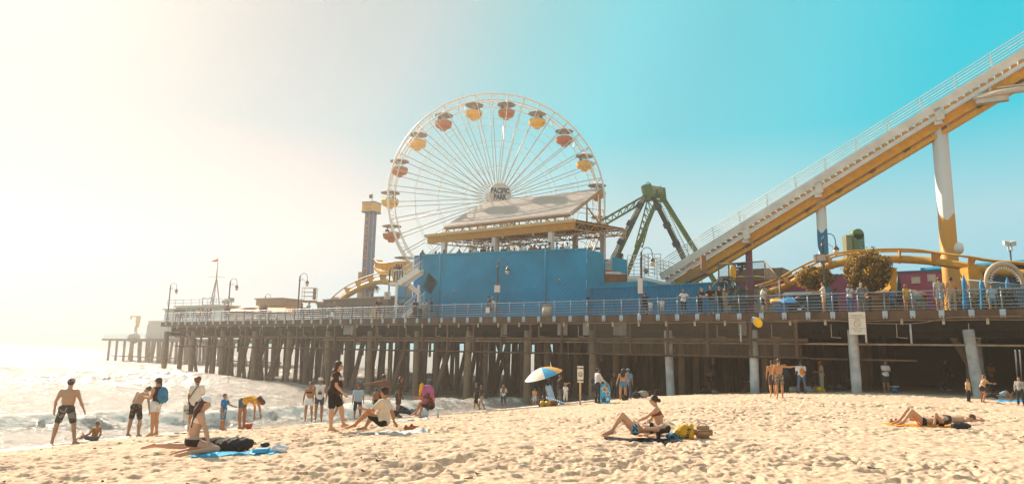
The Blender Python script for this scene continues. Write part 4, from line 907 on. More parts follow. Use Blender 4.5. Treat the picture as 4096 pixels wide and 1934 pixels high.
flight(up0, up1, 1.3, 'upper', 9)
g = MB(); g.box((lf0+lf1)/2+np.array([.0, .7, -.1]), (1, 0, 0), (0, 1, 0), Z3, 1.15, 1.4, .2); g.build('landing', SW, sc)
g = MB(); 
for q in (lf0, lf0+np.array([0, 1.3, 0])): g.tube([q+Z3*1.1, q+Z3*1.1+np.array([1.0, 0, 0])], .03, 6)
for i in range(8): g.tube([lf0+np.array([.14*i, 0, 0]), lf0+np.array([.14*i, 0, 1.1])], .014, 4)
g.build('handrail', SW, sc)
lo0, lo1 = z3p(465, 1190, 60.2), z3p(590, 1068, 60.2)
flight(z3p(445, 1195, 60.2), z3p(584, 1075, 60.2), 1.2, 'lower', 9)
flight(z3p(580, 990, 62), z3p(500, 925, 62), 1.2, 'middle', 7, rail=False)
for x in (392, 575):
    q = z3p(x, 900, Yst); g = MB(); g.box(np.array([q[0], q[1]+.1, (ZD+q[2])/2-.1]), (1, 0, 0), (0, 1, 0), Z3, .2, .2, q[2]-ZD-.2); g.build('post', SW, sc)
# ================================================================== RIGHT OF THE BUILDING: exit ramp
ex = thing('exit_platform', at_y(2450, 1100, 61)*[1, 1, 0]+Z3*ZD, 'raised exit platform with blue panel, white rail and brown timber base', 'platform')
def e5(x, y, Y): return at_y(1650+x*.3494, 720+y*.3494, Y)
g = MB(); q0, q1 = e5(2285, 895, 59), e5(2452, 905, 59); zb0, zb1 = e5(2285, 1030, 59)[2], e5(2285, 880, 59)[2]; g.prism([np.array([q0[0], 59, zb0]), np.array([q1[0], 58.4, zb0-.35]), np.array([q1[0], 58.4, zb1-.3]), np.array([q0[0], 59, zb1])], (0, .12, 0)); g.build('blue_panel', BLUE2, ex)
g = MB(); q2 = e5(2180, 900, 61); g.prism([np.array([q2[0], 61, zb0]), np.array([q0[0]-.05, 61, zb0]), np.array([q0[0]-.05, 61, zb1-.1]), np.array([q2[0], 61, zb1-.1])], (0, .1, 0)); g.build('gate_panel', BLUE2, ex)
g = MB(); g.box(e5(2215, 925, 60.9), (1, 0, 0), (0, 1, 0), Z3, .7, .05, .35); sgx = g.build('exit_sign', mat('sign_white', 'd8d4cc', .5), ex)
text_mb('EXIT', .3, e5(2215, 925, 60.9)+np.array([0, -.035, 0]), (1, 0, 0), Z3, .005, .008).build('lettering', mat('ink', '22303a', .5), sgx, origin=ex['_o'])
g = MB(); a = e5(2105, 1020, 60); b_ = e5(2455, 1040, 59); g.abox(a[0], b_[0], 58.9, 63, ZD+1.6, zb0-.02); g.build('platform_base', mat('ramp_rust', '96602f', .7, var=.2), ex)
g = MB(); q = e5(2210, 1045, 58.7); r_ = e5(2450, 1075, 58.6); g.abox(q[0], r_[0], 58.7, 58.85, r_[2], q[2]); g.build('white_fascia', SW, ex)
for (xa, ya, xb, yb_, Y) in ((2018, 835, 2080, 900, 59.6), (2210, 950, 2280, 880, 59)):
    g = MB(); pa, pb = e5(xa, ya, Y), e5(xb, yb_, Y); hh = 1.55
    g.tube([pa, pb], .035, 6); g.tube([pa-Z3*hh, pb-Z3*hh], .03, 6)
    for i in range(8): p = pa+(pb-pa)*i/7; g.tube([p, p-Z3*hh], .02, 5)
    g.build('handrail', SW, ex)
g = MB(); a = e5(2075, 905, 61.5); b_ = e5(2180, 920, 61.5)
for i in range(12): p = a+(b_-a)*i/11; g.tube([p, p-Z3*1.7], .02, 5)
g.tube([a, b_], .03, 6); g.build('fence_bars', SW, ex)
# white ramp with rails descending to the right
rp = thing('access_ramp', at_y(2620, 1130, 57)*[1, 1, 0]+Z3*ZD, 'white ramp with horizontal tube rails below the coaster hill', 'ramp')
def e6(x, y, Y): return at_y(2250+x*.4522, 700+y*.4522, Y)
for (pts) in (((575, 905), (690, 905), (985, 975)), ((870, 892), (760, 892), (690, 905))):
    P = [e6(x, y, 57.2) for x, y in pts]
    if pts[0][0] == 575:
        g = MB()
        for i in range(2): g.bar(P[i], P[i+1], .12, .3 if i == 0 else .25)
        g.build('ramp_floor', SW, rp)
    g = MB()
    for h in (.3, .6, .9, 1.2, 1.5, 1.85): g.tube([p+Z3*h for p in P], .03, 6)
    for i in range(2):
        n_ = max(2, int(np.linalg.norm(P[i+1]-P[i])/1.6))
        for k in range(n_+1): p = P[i]+(P[i+1]-P[i])*k/n_; g.tube([p, p+Z3*1.85], .035, 6)
    g.build('handrail', SW, rp)
g = MB(); a = e6(575, 910, 57.3); b_ = e6(980, 975, 57.3); g.prism([a, e6(690, 908, 57.3), b_, b_-Z3*.3, a-Z3*1.4], (0, .1, 0)); g.build('white_skirt', SW, rp)
# ================================================================== LAMP POSTS
LM = mat('lamp_iron', '4b545a', .4, metal=.4, var=.1); GLOBE = mat('lamp_globe', 'e6c79a', .3, var=.03, spec=.5); GLOBE.node_tree.nodes['Principled BSDF'].inputs['Transmission Weight'].default_value = .25
lamp = thing('lamp_post', (0, 0, 0), 'x', 'lamp post', 'curved lamp posts along the pier')
g = MB(); g.lathe((0, 0, 0), [(.30, 0), (.28, .12), (.20, .2), (.17, .55), (.11, .7), (.075, 1.0), (.065, 4.0), (.10, 4.02), (.10, 4.12), (.065, 4.15), (.06, 4.35), (.09, 4.38), (.03, 4.5), (.01, 4.62)], 14); g.build('pole', LM, lamp)
g = MB(); arc = [(.0, 4.2), (.02, 4.45), (.12, 4.68), (.30, 4.80), (.50, 4.80), (.68, 4.68), (.76, 4.45), (.77, 4.15)]; g.tube([(x, 0, z) for x, z in arc], .028, 8)
g.tube([(.05, 0, 4.15), (.22, 0, 4.28), (.45, 0, 4.10), (.62, 0, 3.98), (.76, 0, 3.95)], .015, 6); g.tube([(.22, 0, 4.28), (.30, 0, 4.12), (.24, 0, 4.02), (.18, 0, 4.08)], .012, 6); g.build('arm', LM, lamp)
g = MB(); g.lathe((.77, 0, 3.72), [(.03, .48), (.05, .36), (.11, .28), (.17, .20), (.19, .12), (.16, .10)], 14); g.build('lamp_shade', LM, lamp)
g = MB(); g.lathe((.77, 0, 3.72), [(.155, .10), (.165, .02), (.13, -.12), (.06, -.22), (.01, -.25)], 14); g.build('globe', GLOBE, lamp)
LPOS = [(668, 1.7, 'with small floodlights, farthest left along the rail'), (908, 1.6, 'carrying a white notice, left of the golden roof'), (1052, 17, 'standing behind the golden roofed pavilion'), (1188, 1.6, 'left of the boom lift basket'),
        (1550, 1.6, 'with a fire lane sign beside the white staircase'), (1987, 1.5, 'with a pale box in front of the big blue wall'), (2567, 1.4, 'by the green swing ride and man in black'), (3304, 1.3, 'with a boxy floodlight in front of the blue coaster column')]
lamps = []
for i, (px, v, s_) in enumerate(LPOS):
    o = lamp if i == 0 else copy_tree(lamp); u = u_at(px, v, ZD); o.location = tuple(PP(u, v, ZD)); o['label'] = 'curved iron lamp post '+s_; o.rotation_euler = (0, 0, R(-4)); lamps.append(o)
def lamp_pt(i, x, z, dy=-.1): l = lamps[i].location; return np.array([l.x+x, l.y+dy, l.z+z])
SGN = mat('notice_white', 'd9d3c6', .5, var=.04); INK = mat('ink', '22303a', .5)
def notice(i, x, z, w_, h_, label, txt=None):
    c = lamp_pt(i, x, z); t = thing('sign', c, label, 'sign'); g = MB(); g.box(c, (1, 0, 0), (0, 1, 0), Z3, w_, .04, h_); g.build('board', SGN, t)
    for s, dz, sz in (txt or ()): text_mb(s, sz, c+np.array([0, -.025, dz]), (1, 0, 0), Z3, .003, .004, sx=.8).build('lettering', INK, t)
notice(1, -.07, 2.25, .50, .62, 'white fire lane notice on the lamp post left of the golden roof', [('FIRE', .02, .2), ('LANE', -.17, .2)])
notice(4, -.1, 2.2, .56, .62, 'white fire lane sign on the lamp post beside the staircase', [('NO PARKING', .22, .07), ('FIRE', .03, .22), ('LANE', -.18, .22)])
notice(5, -.02, 2.35, .46, .56, 'blank pale box fixed on the lamp post in front of the blue wall')
notice(6, -.10, 2.1, .32, 1.05, 'narrow grey box on the lamp post by the swing ride')
t = thing('floodlight', lamp_pt(7, -.32, 3.35), 'boxy grey floodlight bolted to the lamp post by the blue column', 'floodlight'); g = MB(); c = lamp_pt(7, -.25, 3.3); g.box(c, unit((1, 0, .08)), (0, 1, 0), unit((-.08, 0, 1)), .62, .3, .45); g.build('housing', mat('flood_grey', '6d6a64', .5), t); g = MB(); g.box(c+np.array([0, -.16, 0]), unit((1, 0, .08)), (0, 1, 0), unit((-.08, 0, 1)), .52, .02, .35); g.build('lens', mat('flood_glass', 'a39a8a', .2), t)
t = thing('speaker_lamp', lamp_pt(6, .3, 3.4), 'pale dome lamp hanging beside the lamp post by the swing ride', 'lamp'); g = MB(); g.lathe(lamp_pt(6, .32, 3.15), [(.06, -.22), (.14, -.1), (.20, 0), (.19, .06), (.08, .12), (.03, .2)], 14); g.bar(lamp_pt(6, 0, 3.3), lamp_pt(6, .32, 3.32), .04, .04); g.build('housing', mat('flood_grey', '9d9a94', .5), t)
# ================================================================== RIGHT: maroon building, blue hall
MAR = mat('maroon_wall', 'ab5270', .8, var=.12, scale=1.2, bump=.2)
mb_ = thing('maroon_building', PP(u_at(3400, 16, ZD), 18, ZD), 'long maroon building with a thin blue roof edge behind the coaster track', 'building')
ma, mb2 = u_at(3095, 20, ZD), u_at(3768, 17, ZD); zm = on_v(3500, 1090, 18)[2]
g = MB(); g.pbox(mb2, ma, 19, 27, ZD, zm); g.build('wall', MAR, mb_)
g = MB(); g.pbox(mb2-.1, ma+.1, 18.9, 27, zm+.003, zm+.14); g.build('roof_edge', mat('slate_blue', '3d6f8c', .6), mb_)
for px, w_, h_ in ((3727, .55, .9), (3663, .6, .5)):
    q = on_v(px, 1120, 18.9); u = u_of(q); g = MB(); g.pbox(u-w_/2, u+w_/2, 18.85, 18.99, q[2]-h_/2, q[2]+h_/2); g.build('wall_fitting', mat('cream_housing', 'cfc4b2', .5), mb_)
g = MB(); q = on_v(3690, 1230, 18.8); g.pbox(u_of(q)-3, u_of(q)+2, 18.5, 18.98, ZD+1.9, ZD+2.2); g.build('awning', mat('amber_awning', 'c47b2c', .6), mb_)
ne = thing('lattice_building', PP(u_at(3050, 16, ZD), 17, ZD), 'cream walled games building with a maroon band behind a net cage', 'building')
ua, ub = u_at(2955, 17, ZD), u_at(3112, 17, ZD); zn = on_v(3030, 1075, 17)[2]
g = MB(); g.pbox(ub, ua, 17, 20, ZD, zn-1.6); g.build('wall', mat('cream_block', 'b8ab98', .8, var=.1), ne)
g = MB(); g.pbox(ub-.6, ua+.3, 16.8, 20, zn-1.0, zn); g.build('upper_wall', mat('tan_lattice', '9b7f57', .7, var=.2), ne)
g = MB(); g.pbox(ub-.2, ua+.1, 16.9, 20, zn-1.58, zn-1.02); g.build('maroon_band', MAR, ne)
cg = thing('net_cage', PP(u_at(2990, 13, ZD), 13, ZD), 'tall rectangular net cage frame with dark stage lights', 'cage')
def z7(x, y, Y): return at_y(2650+x*.37, 900+y*.37, Y)
g = MB(); c8 = [z7(605, 420, 56), z7(1105, 390, 53), z7(1265, 580, 50), z7(605, 600, 56)]
for a, b_ in ((c8[0], c8[1]), (c8[1], c8[2])): g.tube([a, b_], .05, 6)
for q in (c8[0], c8[1], c8[2], z7(715, 415, 55.5)): g.tube([q, np.array([q[0], q[1], ZD])], .06, 6)
g.tube([c8[2], z7(1000, 550, 53), z7(760, 560, 55)], .05, 6); g.build('frame', mat('cage_tube', '7a6a55', .5), cg)
netm = net.copy(); g = MB()
g.add([c8[0], c8[1], np.array([c8[1][0], c8[1][1], ZD+2]), np.array([c8[0][0], c8[0][1], ZD+2])], [(0, 1, 2, 3)]); g.add([c8[1], c8[2], np.array([c8[2][0], c8[2][1], ZD+.5]), np.array([c8[1][0], c8[1][1], ZD+.5])], [(0, 1, 2, 3)]); g.build('netting', net, cg)
for k, (x, y) in enumerate(((780, 415), (860, 412), (835, 460), (895, 405), (860, 430))):
    g = MB(); q = z7(x, y, 54.5); g.box(q, (1, 0, .1), (0, 1, 0), Z3, .7, .3, .12); g.box(q-Z3*.25, (1, 0, 0), (0, 1, 0), Z3, .12, .2, .4); g.build('stage_light', mat('black_metal', '2a2a2c', .5), cg)
hall = thing('blue_hall', PP(u_at(4050, 24, ZD), 24, ZD), 'big dark blue hall with a sloping roofline at the far right', 'building')
q0, q1 = at_y(3686, 1078, 62), at_y(4110, 1046, 52); HB = mat('hall_blue', '0e5f86', .6, var=.08)
g = MB(); g.prism([np.array([q0[0], q0[1], ZD]), q0, q1, np.array([q1[0]+8, q1[1]-6, q1[2]]), np.array([q1[0]+8, q1[1]-6, ZD])], (4, 6, 0)); g.build('wall', HB, hall)
g = MB(); g.bar(q0+Z3*.05-PN*.1, q1+Z3*.05-PN*.1, .2, .2); g.build('roof_edge', BLUE2, hall)
# green monster-shaped ride top behind the bush
gq = at_y(3420, 990, 66); gt = thing('ride_tower', gq*[1, 1, 0]+Z3*ZD, 'narrow green ride tower with a curled top and a row of blue lights', 'tower')
g = MB(); z0_, z1_ = ZD, at_y(3420, 935, 66)[2]; g.abox(gq[0]-.1, gq[0]+.95, 66, 66.8, z0_, z1_); g.lathe((gq[0]+.42, 66, z1_), [(.52, 0), (.52, .8)], 20, (0, 1, 0)); g.build('tower_body', GRN, gt)
g = MB(); g.abox(gq[0]-.75, gq[0]-.15, 66.1, 66.9, z0_, z1_-.1); g.build('tower_side', mat('ride_tan_green', '8a8358', .5), gt)
g = MB()
for k in range(12): g.abox(gq[0]+.45, gq[0]+.7, 65.95, 66.0, z1_-.7-k*.33, z1_-.58-k*.33)
g.build('marker_lights', mat('blue_light', '2f9ad9', .4), gt)
# yellow pillars of the low track
for k, (px, Y, w_) in enumerate(((3885, 43.5, .9), (3560, 47.5, .5))):
    q = at_y(px, 1090, Y); g = MB(); g.abox(q[0]-w_/2, q[0]+w_/2, Y-.4, Y+.4, ZD, q[2]+.3); o = g.build('support_pillar', mat('pillar_yellow', 'd69a25', .5, var=.1), g3_)
# ================================================================== PLANTS
def leafy(name, label, c, rad, n, leafs, mats, trunk_z, seed, cat='tree', leaf=.075, trunk_r=.09, lump=.22):
    rd = np.random.RandomState(seed); t = thing(name, (c[0], c[1], trunk_z), label, cat)
    g = MB(); g.tube([(c[0], c[1], trunk_z), (c[0]+.03, c[1], (trunk_z+c[2])/2), (c[0], c[1], c[2]-rad[2]*.3)], [trunk_r*1.2, trunk_r, trunk_r*.8], 8)
    for k in range(7):
        a = k*.9; g.tube([(c[0], c[1], c[2]-rad[2]*.75), (c[0]+rad[0]*.6*math.cos(a), c[1]+rad[1]*.6*math.sin(a), c[2]+rad[2]*.3*math.sin(k*2.))], [trunk_r*.7, .02], 6)
    g.build('trunk', mat('bark', '5b4430', .9, var=.3), t)
    for mi, (m_, fr) in enumerate(mats):
        k = int(n*fr); d = rd.normal(size=(k, 3)); d /= np.linalg.norm(d, axis=1)[:, None]
        lum = 1+lump*np.sin(d[:, 0]*5+seed)*np.sin(d[:, 1]*6+d[:, 2]*4+seed*2)+.10*rd.normal(size=k)
        rr = (rd.uniform(.62, 1, k)**.5)*lum
        P = np.array(c)+d*np.array(rad)*rr[:, None]
        X1 = rd.normal(size=(k, 3)); X1 -= d*(X1*d).sum(1)[:, None]*.5; X1 /= np.linalg.norm(X1, axis=1)[:, None]; Y1 = np.cross(X1, d+.6*rd.normal(size=(k, 3))); Y1 /= np.linalg.norm(Y1, axis=1)[:, None]
        sz = leaf*rd.uniform(.7, 1.4, k)[:, None]
        V = np.stack([P-X1*sz, P+Y1*sz*.45, P+X1*sz, P-Y1*sz*.45], 1).reshape(-1, 3)
        me = bpy.data.meshes.new('crown'); o_ = np.array([c[0], c[1], trunk_z]); me.from_pydata((V-o_).tolist(), [], np.arange(4*k).reshape(-1, 4).tolist()); me.materials.append(m_)
        ob = bpy.data.objects.new('crown', me); COL.objects.link(ob); ob.parent = t
    return t
LG = mat('leaf_olive', '5f5a22', .6, var=.35, scale=1.5); LY = mat('leaf_golden', 'd19a1e', .55, var=.3, scale=2.); LD = mat('leaf_dark', '3f3419', .7, var=.3, scale=2.)
for m_ in (LG, LY):
    b = m_.node_tree.nodes['Principled BSDF']; b.inputs['Transmission Weight'].default_value = .0
    # light through thin leaves
    nt = m_.node_tree; tr = N(nt, 'ShaderNodeBsdfTranslucent'); ms = N(nt, 'ShaderNodeMixShader'); ms.inputs[0].default_value = .45; o_ = nt.nodes['Material Output']
    nt.links.new(b.outputs[0], ms.inputs[1]); nt.links.new(tr.outputs[0], ms.inputs[2]); tr.inputs[0].default_value = (*lin('d9a92e'), 1) if m_ is LY else (*lin('9a7a2a'), 1); nt.links.new(ms.outputs[0], o_.inputs['Surface'])
q = at_y(3472, 1088, 43); leafy('topiary_tree', 'large round clipped tree with golden leaves between the coaster columns', q, (1.24, 1.24, 1.20), 15000, 0, ((LY, .30), (LG, .40), (LD, .30)), ZD, 4)
q = at_y(3258, 1112, 45); leafy('topiary_tree', 'small oval clipped golden tree beside the blue column', q, (1.02, 1.0, .68), 10000, 0, ((LY, .36), (LG, .38), (LD, .26)), ZD, 9)
for (px, py, Y, r_, lab) in ((3935, 1205, 41.5, (1.2, 1.0, .8), 'round dark hedge bush under the yellow pillar'), (4010, 1200, 40, (1.0, .9, .8), 'dark clipped bush below the shark jaw arch'), (3850, 1200, 42.5, (.8, .8, .8), 'dark bush beside the yellow coaster column')):
    q = at_y(px, py, Y); q[2] = ZD+r_[2]*.9; leafy('bush', lab, q, r_, 2600, 0, ((LD, .6), (LG, .4)), ZD, int(px), cat='bush', trunk_r=.05)
def fronds(base, n, L, seed, m, parent, droop=.5, up=.8, w_=.12):
    rd = random.Random(seed)
    for k in range(n):
        a = 2*math.pi*k/n+rd.uniform(-.3, .3); e = rd.uniform(.2, 1)*up; g = MB(); pts = []
        for i in range(7):
            s = i/6; r_ = L*s*math.cos(e)*(1-.15*s); z = L*s*math.sin(e)-droop*L*s*s; pts.append(np.array(base)+np.array([r_*math.cos(a), r_*math.sin(a), z]))
        for i in range(6):
            d = unit(pts[i+1]-pts[i]); sd = unit(np.cross(d, Z3)); n2 = 3
            for j in range(n2):
                p = pts[i]+(pts[i+1]-pts[i])*j/n2; lw = w_*4*math.sin(math.pi*min(1, (i+j/n2+.6)/6.6))
                for s_ in (-1, 1): g.add([p, p+d*.06, p+sd*s_*lw+d*.18-Z3*.08], [(0, 1, 2)])
        g.tube(pts, .015, 4); g.build('frond', m, parent)
pt = thing('palm_plant', PP(u_at(2915, 6.2, ZD), 6.2, ZD), 'dense dark palm shrub with drooping fronds beside the pink column', 'plant')
base = PP(u_at(2925, 6.2, ZD), 6.2, ZD)
g = MB(); 
for dx, h in ((-.3, 2.6), (.5, 1.8), (1.1, 1.2)): g.tube([base+PE*-dx, base+PE*-dx+Z3*h], [.13, .08], 8)
g.build('trunk', mat('bark', '5b4430', .9), pt)
PB = mat('palm_brown', '5b4524', .7, var=.35)
for dx, h, L in ((-.3, 2.8, 1.3), (.5, 2.0, 1.2), (1.1, 1.3, 1.1), (.2, 1.1, 1.1)): fronds(base+PE*-dx+Z3*h, 11, L, int(h*10), PB, pt, droop=.7)
q = at_y(2932, 1090, 50); lf = thing('leaf_sculpture', q*[1, 1, 0]+Z3*ZD, 'yellow petal shaped ornament above the dark palm shrub', 'ornament'); g = MB(); g.ell(q, (.24, .1, .62), 12); g.tube([q-Z3*.6, (q[0], q[1], ZD)], .03, 6); g.build('petal', mat('petal_yellow', 'd9a31a', .5), lf)
q = at_y(1492, 1145, 83); pl = thing('palm_tree', q*[1, 1, 0]+Z3*ZD, 'small ragged palm tree beside the drop tower base', 'palm tree'); g = MB(); g.tube([(q[0], q[1], ZD), tuple(q)], [.16, .12], 8); g.build('trunk', mat('bark', '5b4430', .9), pl); fronds(q, 14, 1.3, 5, PB, pl, droop=.9)
# ================================================================== SHARK JAW ARCH, FLOODLIGHT, FURNITURE
def Z8(x, y, Y): return at_y(3300+x*.4112, 900+y*.4112, Y)
ja = thing('shark_jaw_arch', Z8(1745, 700, 40)*[1, 1, 0]+Z3*ZD, 'cream shark jaw photo arch with rows of white teeth', 'arch')
g = MB(); cjx = Z8(1745, 560, 40); arc = [cjx+np.array([1.05*math.cos(t), 0, 1.15*math.sin(t)*.95]) for t in np.linspace(-.35, math.pi*1.12, 26)]; g.tube(arc, [.08+.08*math.sin(math.pi*i/25) for i in range(26)], 12); g.build('jaw', mat('jaw_cream', 'cdb595', .5, var=.08), ja)
g = MB()
for t in np.linspace(.15, math.pi*1.0, 18):
    p = cjx+np.array([.86*math.cos(t), -.05, .94*math.sin(t)]); q = cjx+np.array([.66*math.cos(t), -.05, .74*math.sin(t)]); s_ = np.array([-math.sin(t), 0, math.cos(t)])*.07; g.add([p+s_, p-s_, q, p+np.array([0, .08, 0])], [(0, 1, 2), (1, 3, 2), (3, 0, 2)])
g.build('teeth', mat('tooth_white', 'e6dccb', .4), ja)
for px, py, h_, lab in ((3855, 1120, 2.4, 'blue pointed fence post with white fin left of the bushes'), (3925, 1130, 2.2, 'blue carved fence post behind the low bushes'), (4030, 1135, 2.3, 'blue pointed post in front of the shark jaw arch')):
    q = at_y(px, py, 40.5); t = thing('carved_post', q*[1, 1, 0]+Z3*ZD, lab, 'post'); g = MB(); g.lathe((q[0], q[1], ZD), [(.14, 0), (.16, h_*.3), (.11, h_*.6), (.13, h_*.8), (.01, h_)], 10); g.build('shaft', mat('post_blue', '1f86b4', .5), t)
pf = thing('picket_fence', Z8(1650, 640, 41)*[1, 1, 0]+Z3*ZD, 'pale grey picket railing behind the bushes at the far right', 'fence')
g = MB(); a, b_ = Z8(1380, 530, 42), Z8(1990, 585, 38.5)
for z_ in (0, -1.2): g.tube([a+Z3*z_, b_+Z3*z_], .03, 6)
for i in range(44): p = a+(b_-a)*i/43; g.tube([p, p-Z3*1.2], .016, 4)
g.build('pickets', mat('picket_grey', '8fa3ab', .5), pf)
fq_ = at_y(4040, 1000, 55); ft_ = thing('floodlight_mast', fq_*[1, 1, 0]+Z3*ZD, 'thin mast topped by twin white floodlight heads', 'floodlight'); zf_ = fq_[2]
g = MB(); g.tube([(fq_[0], fq_[1], ZD), (fq_[0], fq_[1], zf_)], .07, 8); g.build('pole', LM, ft_)
for dx in (-.25, .25): g = MB(); g.box(fq_+np.array([dx, 0, .55]), unit((1, 0, .15*np.sign(dx))), unit((0, 1, .3)), Z3, .42, .3, .36); g.box(fq_+np.array([dx*.5, 0, .2]), (1, 0, 0), (0, 1, 0), Z3, .1, .1, .5); g.build('lamp_head', mat('lamp_housing', 'cfc8ba', .4), ft_)
q = at_y(3836, 992, 47.4); gl = MB(); gl.ell(q, (.30, .30, .42), 14); o = gl.build('wall_lamp', mat('white_globe', 'efe9dd', .3), lh)
bn_ = thing('trash_bin', PP(u_at(2187, 1.0, ZD), 1.0, ZD), 'cream litter bin standing behind the railing by the blue wall', 'bin')
c = PP(u_at(2187, 1.0, ZD), 1.0, ZD); g = MB(); g.lathe(c, [(.34, 0), (.36, .85)], 20); g.build('bin_body', mat('bin_cream', 'cbb793', .6), bn_); g = MB(); g.lathe(c, [(.38, .86), (.38, .93), (.2, .98)], 20); g.build('lid', mat('bin_lid', '8c8578', .5), bn_)
def box_thing(name, label, cat, px, v, w_, d_, h_, m_, z=0, extra=None, group=None):
    u = u_at(px, v, ZD); c = PP(u, v, ZD+z); t = thing(name, c, label, cat, group); bmm = bmesh.new(); bmesh.ops.create_cube(bmm, size=1)
    bmesh.ops.bevel(bmm, geom=bmm.edges[:], offset=.06, segments=2); me = bpy.data.meshes.new('body'); 
    for vv in bmm.verts: q = PE*vv.co.x*w_+PN*vv.co.y*d_+Z3*(vv.co.z+.5)*h_; vv.co = tuple(q)
    bmm.to_mesh(me); bmm.free(); me.materials.append(m_); o = bpy.data.objects.new('body', me); COL.objects.link(o); o.parent = t
    if extra: extra(t, c)
    return t
box_thing('sign', 'white blank notice hung on the railing beside the walking couple', 'sign', 1950, -.2, .36, .04, .42, SGN, z=.35)
box_thing('sign', 'small white notice on the railing below the tan shed', 'sign', 1327, -.2, .36, .04, .42, SGN, z=.3)
box_thing('sign', 'small white notice on the railing near the pavilion', 'sign', 1020, -.2, .36, .04, .42, SGN, z=.3)
u = u_at(3430, -.2, ZD); nb = thing('notice_board', PP(u, -.2, ZD-.9), 'large white warning board with faint text hung below the right railing', 'sign')
q0, q1 = on_v(3393, 1247, -.22), on_v(3466, 1337, -.22); g = MB(); g.prism([q0, np.array([*q1[:2], q0[2]]), q1, np.array([*q0[:2], q1[2]])], -PN*.03); g.build('board', SGN, nb)
cc = (q0+q1)/2-PN*.035; FNT = mat('faint_ink', '8a867c', .6)
for s, dz, sz in (('WARNING', .42, .13), ('NO SWIMMING OR DIVING', .30, .065), ('FROM PIER', .20, .065), ('HAZARDOUS CONDITIONS', -.28, .06), ('UNDER THE PIER', -.38, .06), ('STAY CLEAR', -.48, .06)): text_mb(s, sz, cc+Z3*dz, -PE, Z3, .002, .001).build('lettering', FNT, nb)
g = MB(); g.tube([cc+(-PE)*.16*math.cos(t)+Z3*(.16*math.sin(t)-.03) for t in np.linspace(0, 2*math.pi, 24)[:-1]], .012, 5, closed=True); g.bar(cc+PE*.11+Z3*.08, cc-PE*.11-Z3*.14, .02, .02); g.build('symbol', FNT, nb)
# scooters, bins, strollers, tables on the right of the deck
YS = mat('scooter_yellow', 'd39a2a', .5); BKM = mat('black_plastic', '24262a', .5); GYM = mat('grey_fabric', '8b8f90', .7)
def stroller(px, v, label, hood=BKM):
    u = u_at(px, v, ZD); c = PP(u, v, ZD); t = thing('stroller', c, label, 'stroller', 'strollers on the deck'); A = -PE
    for s_ in (-.26, .26):
        for a in (-.42, .38):
            g = MB(); ctr = c+A*a+PN*s_+Z3*.14; g.tube([ctr+A*.13*math.cos(k)+Z3*.13*math.sin(k) for k in np.linspace(0, 2*math.pi, 13)[:-1]], .025, 6, closed=True); g.ell(ctr, (.04, .04, .04), 6); g.build('wheel', BKM, t)
    g = MB()
    for s_ in (-.24, .24): g.tube([c+A*.38+PN*s_+Z3*.14, c-A*.1+PN*s_+Z3*.5, c-A*.55+PN*s_+Z3*1.02], .018, 6); g.tube([c-A*.42+PN*s_+Z3*.14, c+A*.1+PN*s_+Z3*.55], .018, 6)
    g.tube([c-A*.55-PN*.24+Z3*1.02, c-A*.55+PN*.24+Z3*1.02], .02, 6); g.build('frame', STEEL, t)
    g = MB(); g.bar(c-A*.15+Z3*.55, c+A*.32+Z3*.5, .42, .08); g.bar(c-A*.15+Z3*.52, c-A*.35+Z3*.95, .42, .07); g.build('seat', hood, t)
    g = MB(); g.ell(c-A*.16+Z3*.90, (.34, .24, .24), 12, ax=[A, PN, Z3]); g.build('hood', hood, t)
stroller(3215, 1.5, 'black pushchair held by the man in white shirt and tan shorts')
stroller(3682, 1.9, 'dark pushchair parked by the railing under the yellow track', GYM)
def cafe(px, v, label, cv, dz=0):
    u = u_at(px, v, ZD); c = PP(u, v, ZD+dz); t = thing('parasol', c, label, 'parasol'); g = MB(); g.tube([c, c+Z3*2.2], .025, 8); g.build('pole', BKM, t)
    g = MB(); g.lathe(c+Z3*1.7, [(1.05, 0), (.75, .22), (.4, .38), (.02, .5)], 8, smooth=False); g.build('canopy', cv, t)
cafe(3112, 6.0, 'amber parasol beside the net cage', mat('parasol_amber', 'd8a046', .7), -.75); cafe(3165, 4.4, 'bright blue parasol low behind the railing', mat('parasol_blue', '1f7fb8', .7), -.85)
u = u_at(3604, 6, ZD); c = PP(u, 6, ZD); t = thing('folded_parasol', c, 'tall black folded parasol in front of the maroon building', 'parasol'); g = MB(); g.lathe(c, [(.04, 0), (.04, .8), (.16, .85), (.20, 1.4), (.14, 2.1), (.02, 2.75)], 10); g.build('folded_canopy', BKM, t)
def pepsi(t, c): pass
box_thing('cooler', 'blue drinks cooler cabinet beside the railing', 'cooler', 3132, 1.3, .6, .5, .55, mat('cooler_blue', '14649b', .4))
box_thing('litter_bin', 'grey square litter bin near the couple by the railing', 'bin', 3108, 2.2, .5, .5, .85, GYM)
box_thing('vending_cart', 'white topped dark vending cart under the small golden tree', 'cart', 3230, 5.0, 2.2, 1.2, 1.35, mat('cart_dark', '3b3f44', .5), extra=lambda t, c: (lambda g: (g.box(c+Z3*1.5, PE, PN, Z3, 2.5, 1.4, .22), g.build('cart_roof', SGN, t)))(MB()))
box_thing('news_box', 'yellow coin machine by the railing near the shed', 'machine', 1500, 1.2, .55, .5, 1.0, YS)
box_thing('news_box', 'second low yellow machine close to the man in black', 'machine', 1523, 1.4, .9, .5, .55, YS)
box_thing('planter_box', 'dark timber box at the foot of the staircase', 'box', 1662, 1.6, .9, .7, .95, mat('box_brown', '5c4636', .8, var=.2))
box_thing('gate_pillar', 'slim maroon gate pillar below the amber awning', 'pillar', 3728, 7.5, .3, .3, 2.3, MAR)
box_thing('timber_post', 'pale timber post behind the railing beside the stroller', 'post', 3655, 2.2, .14, .14, 1.35, mat('pale_timber', 'c9ab7c', .7))
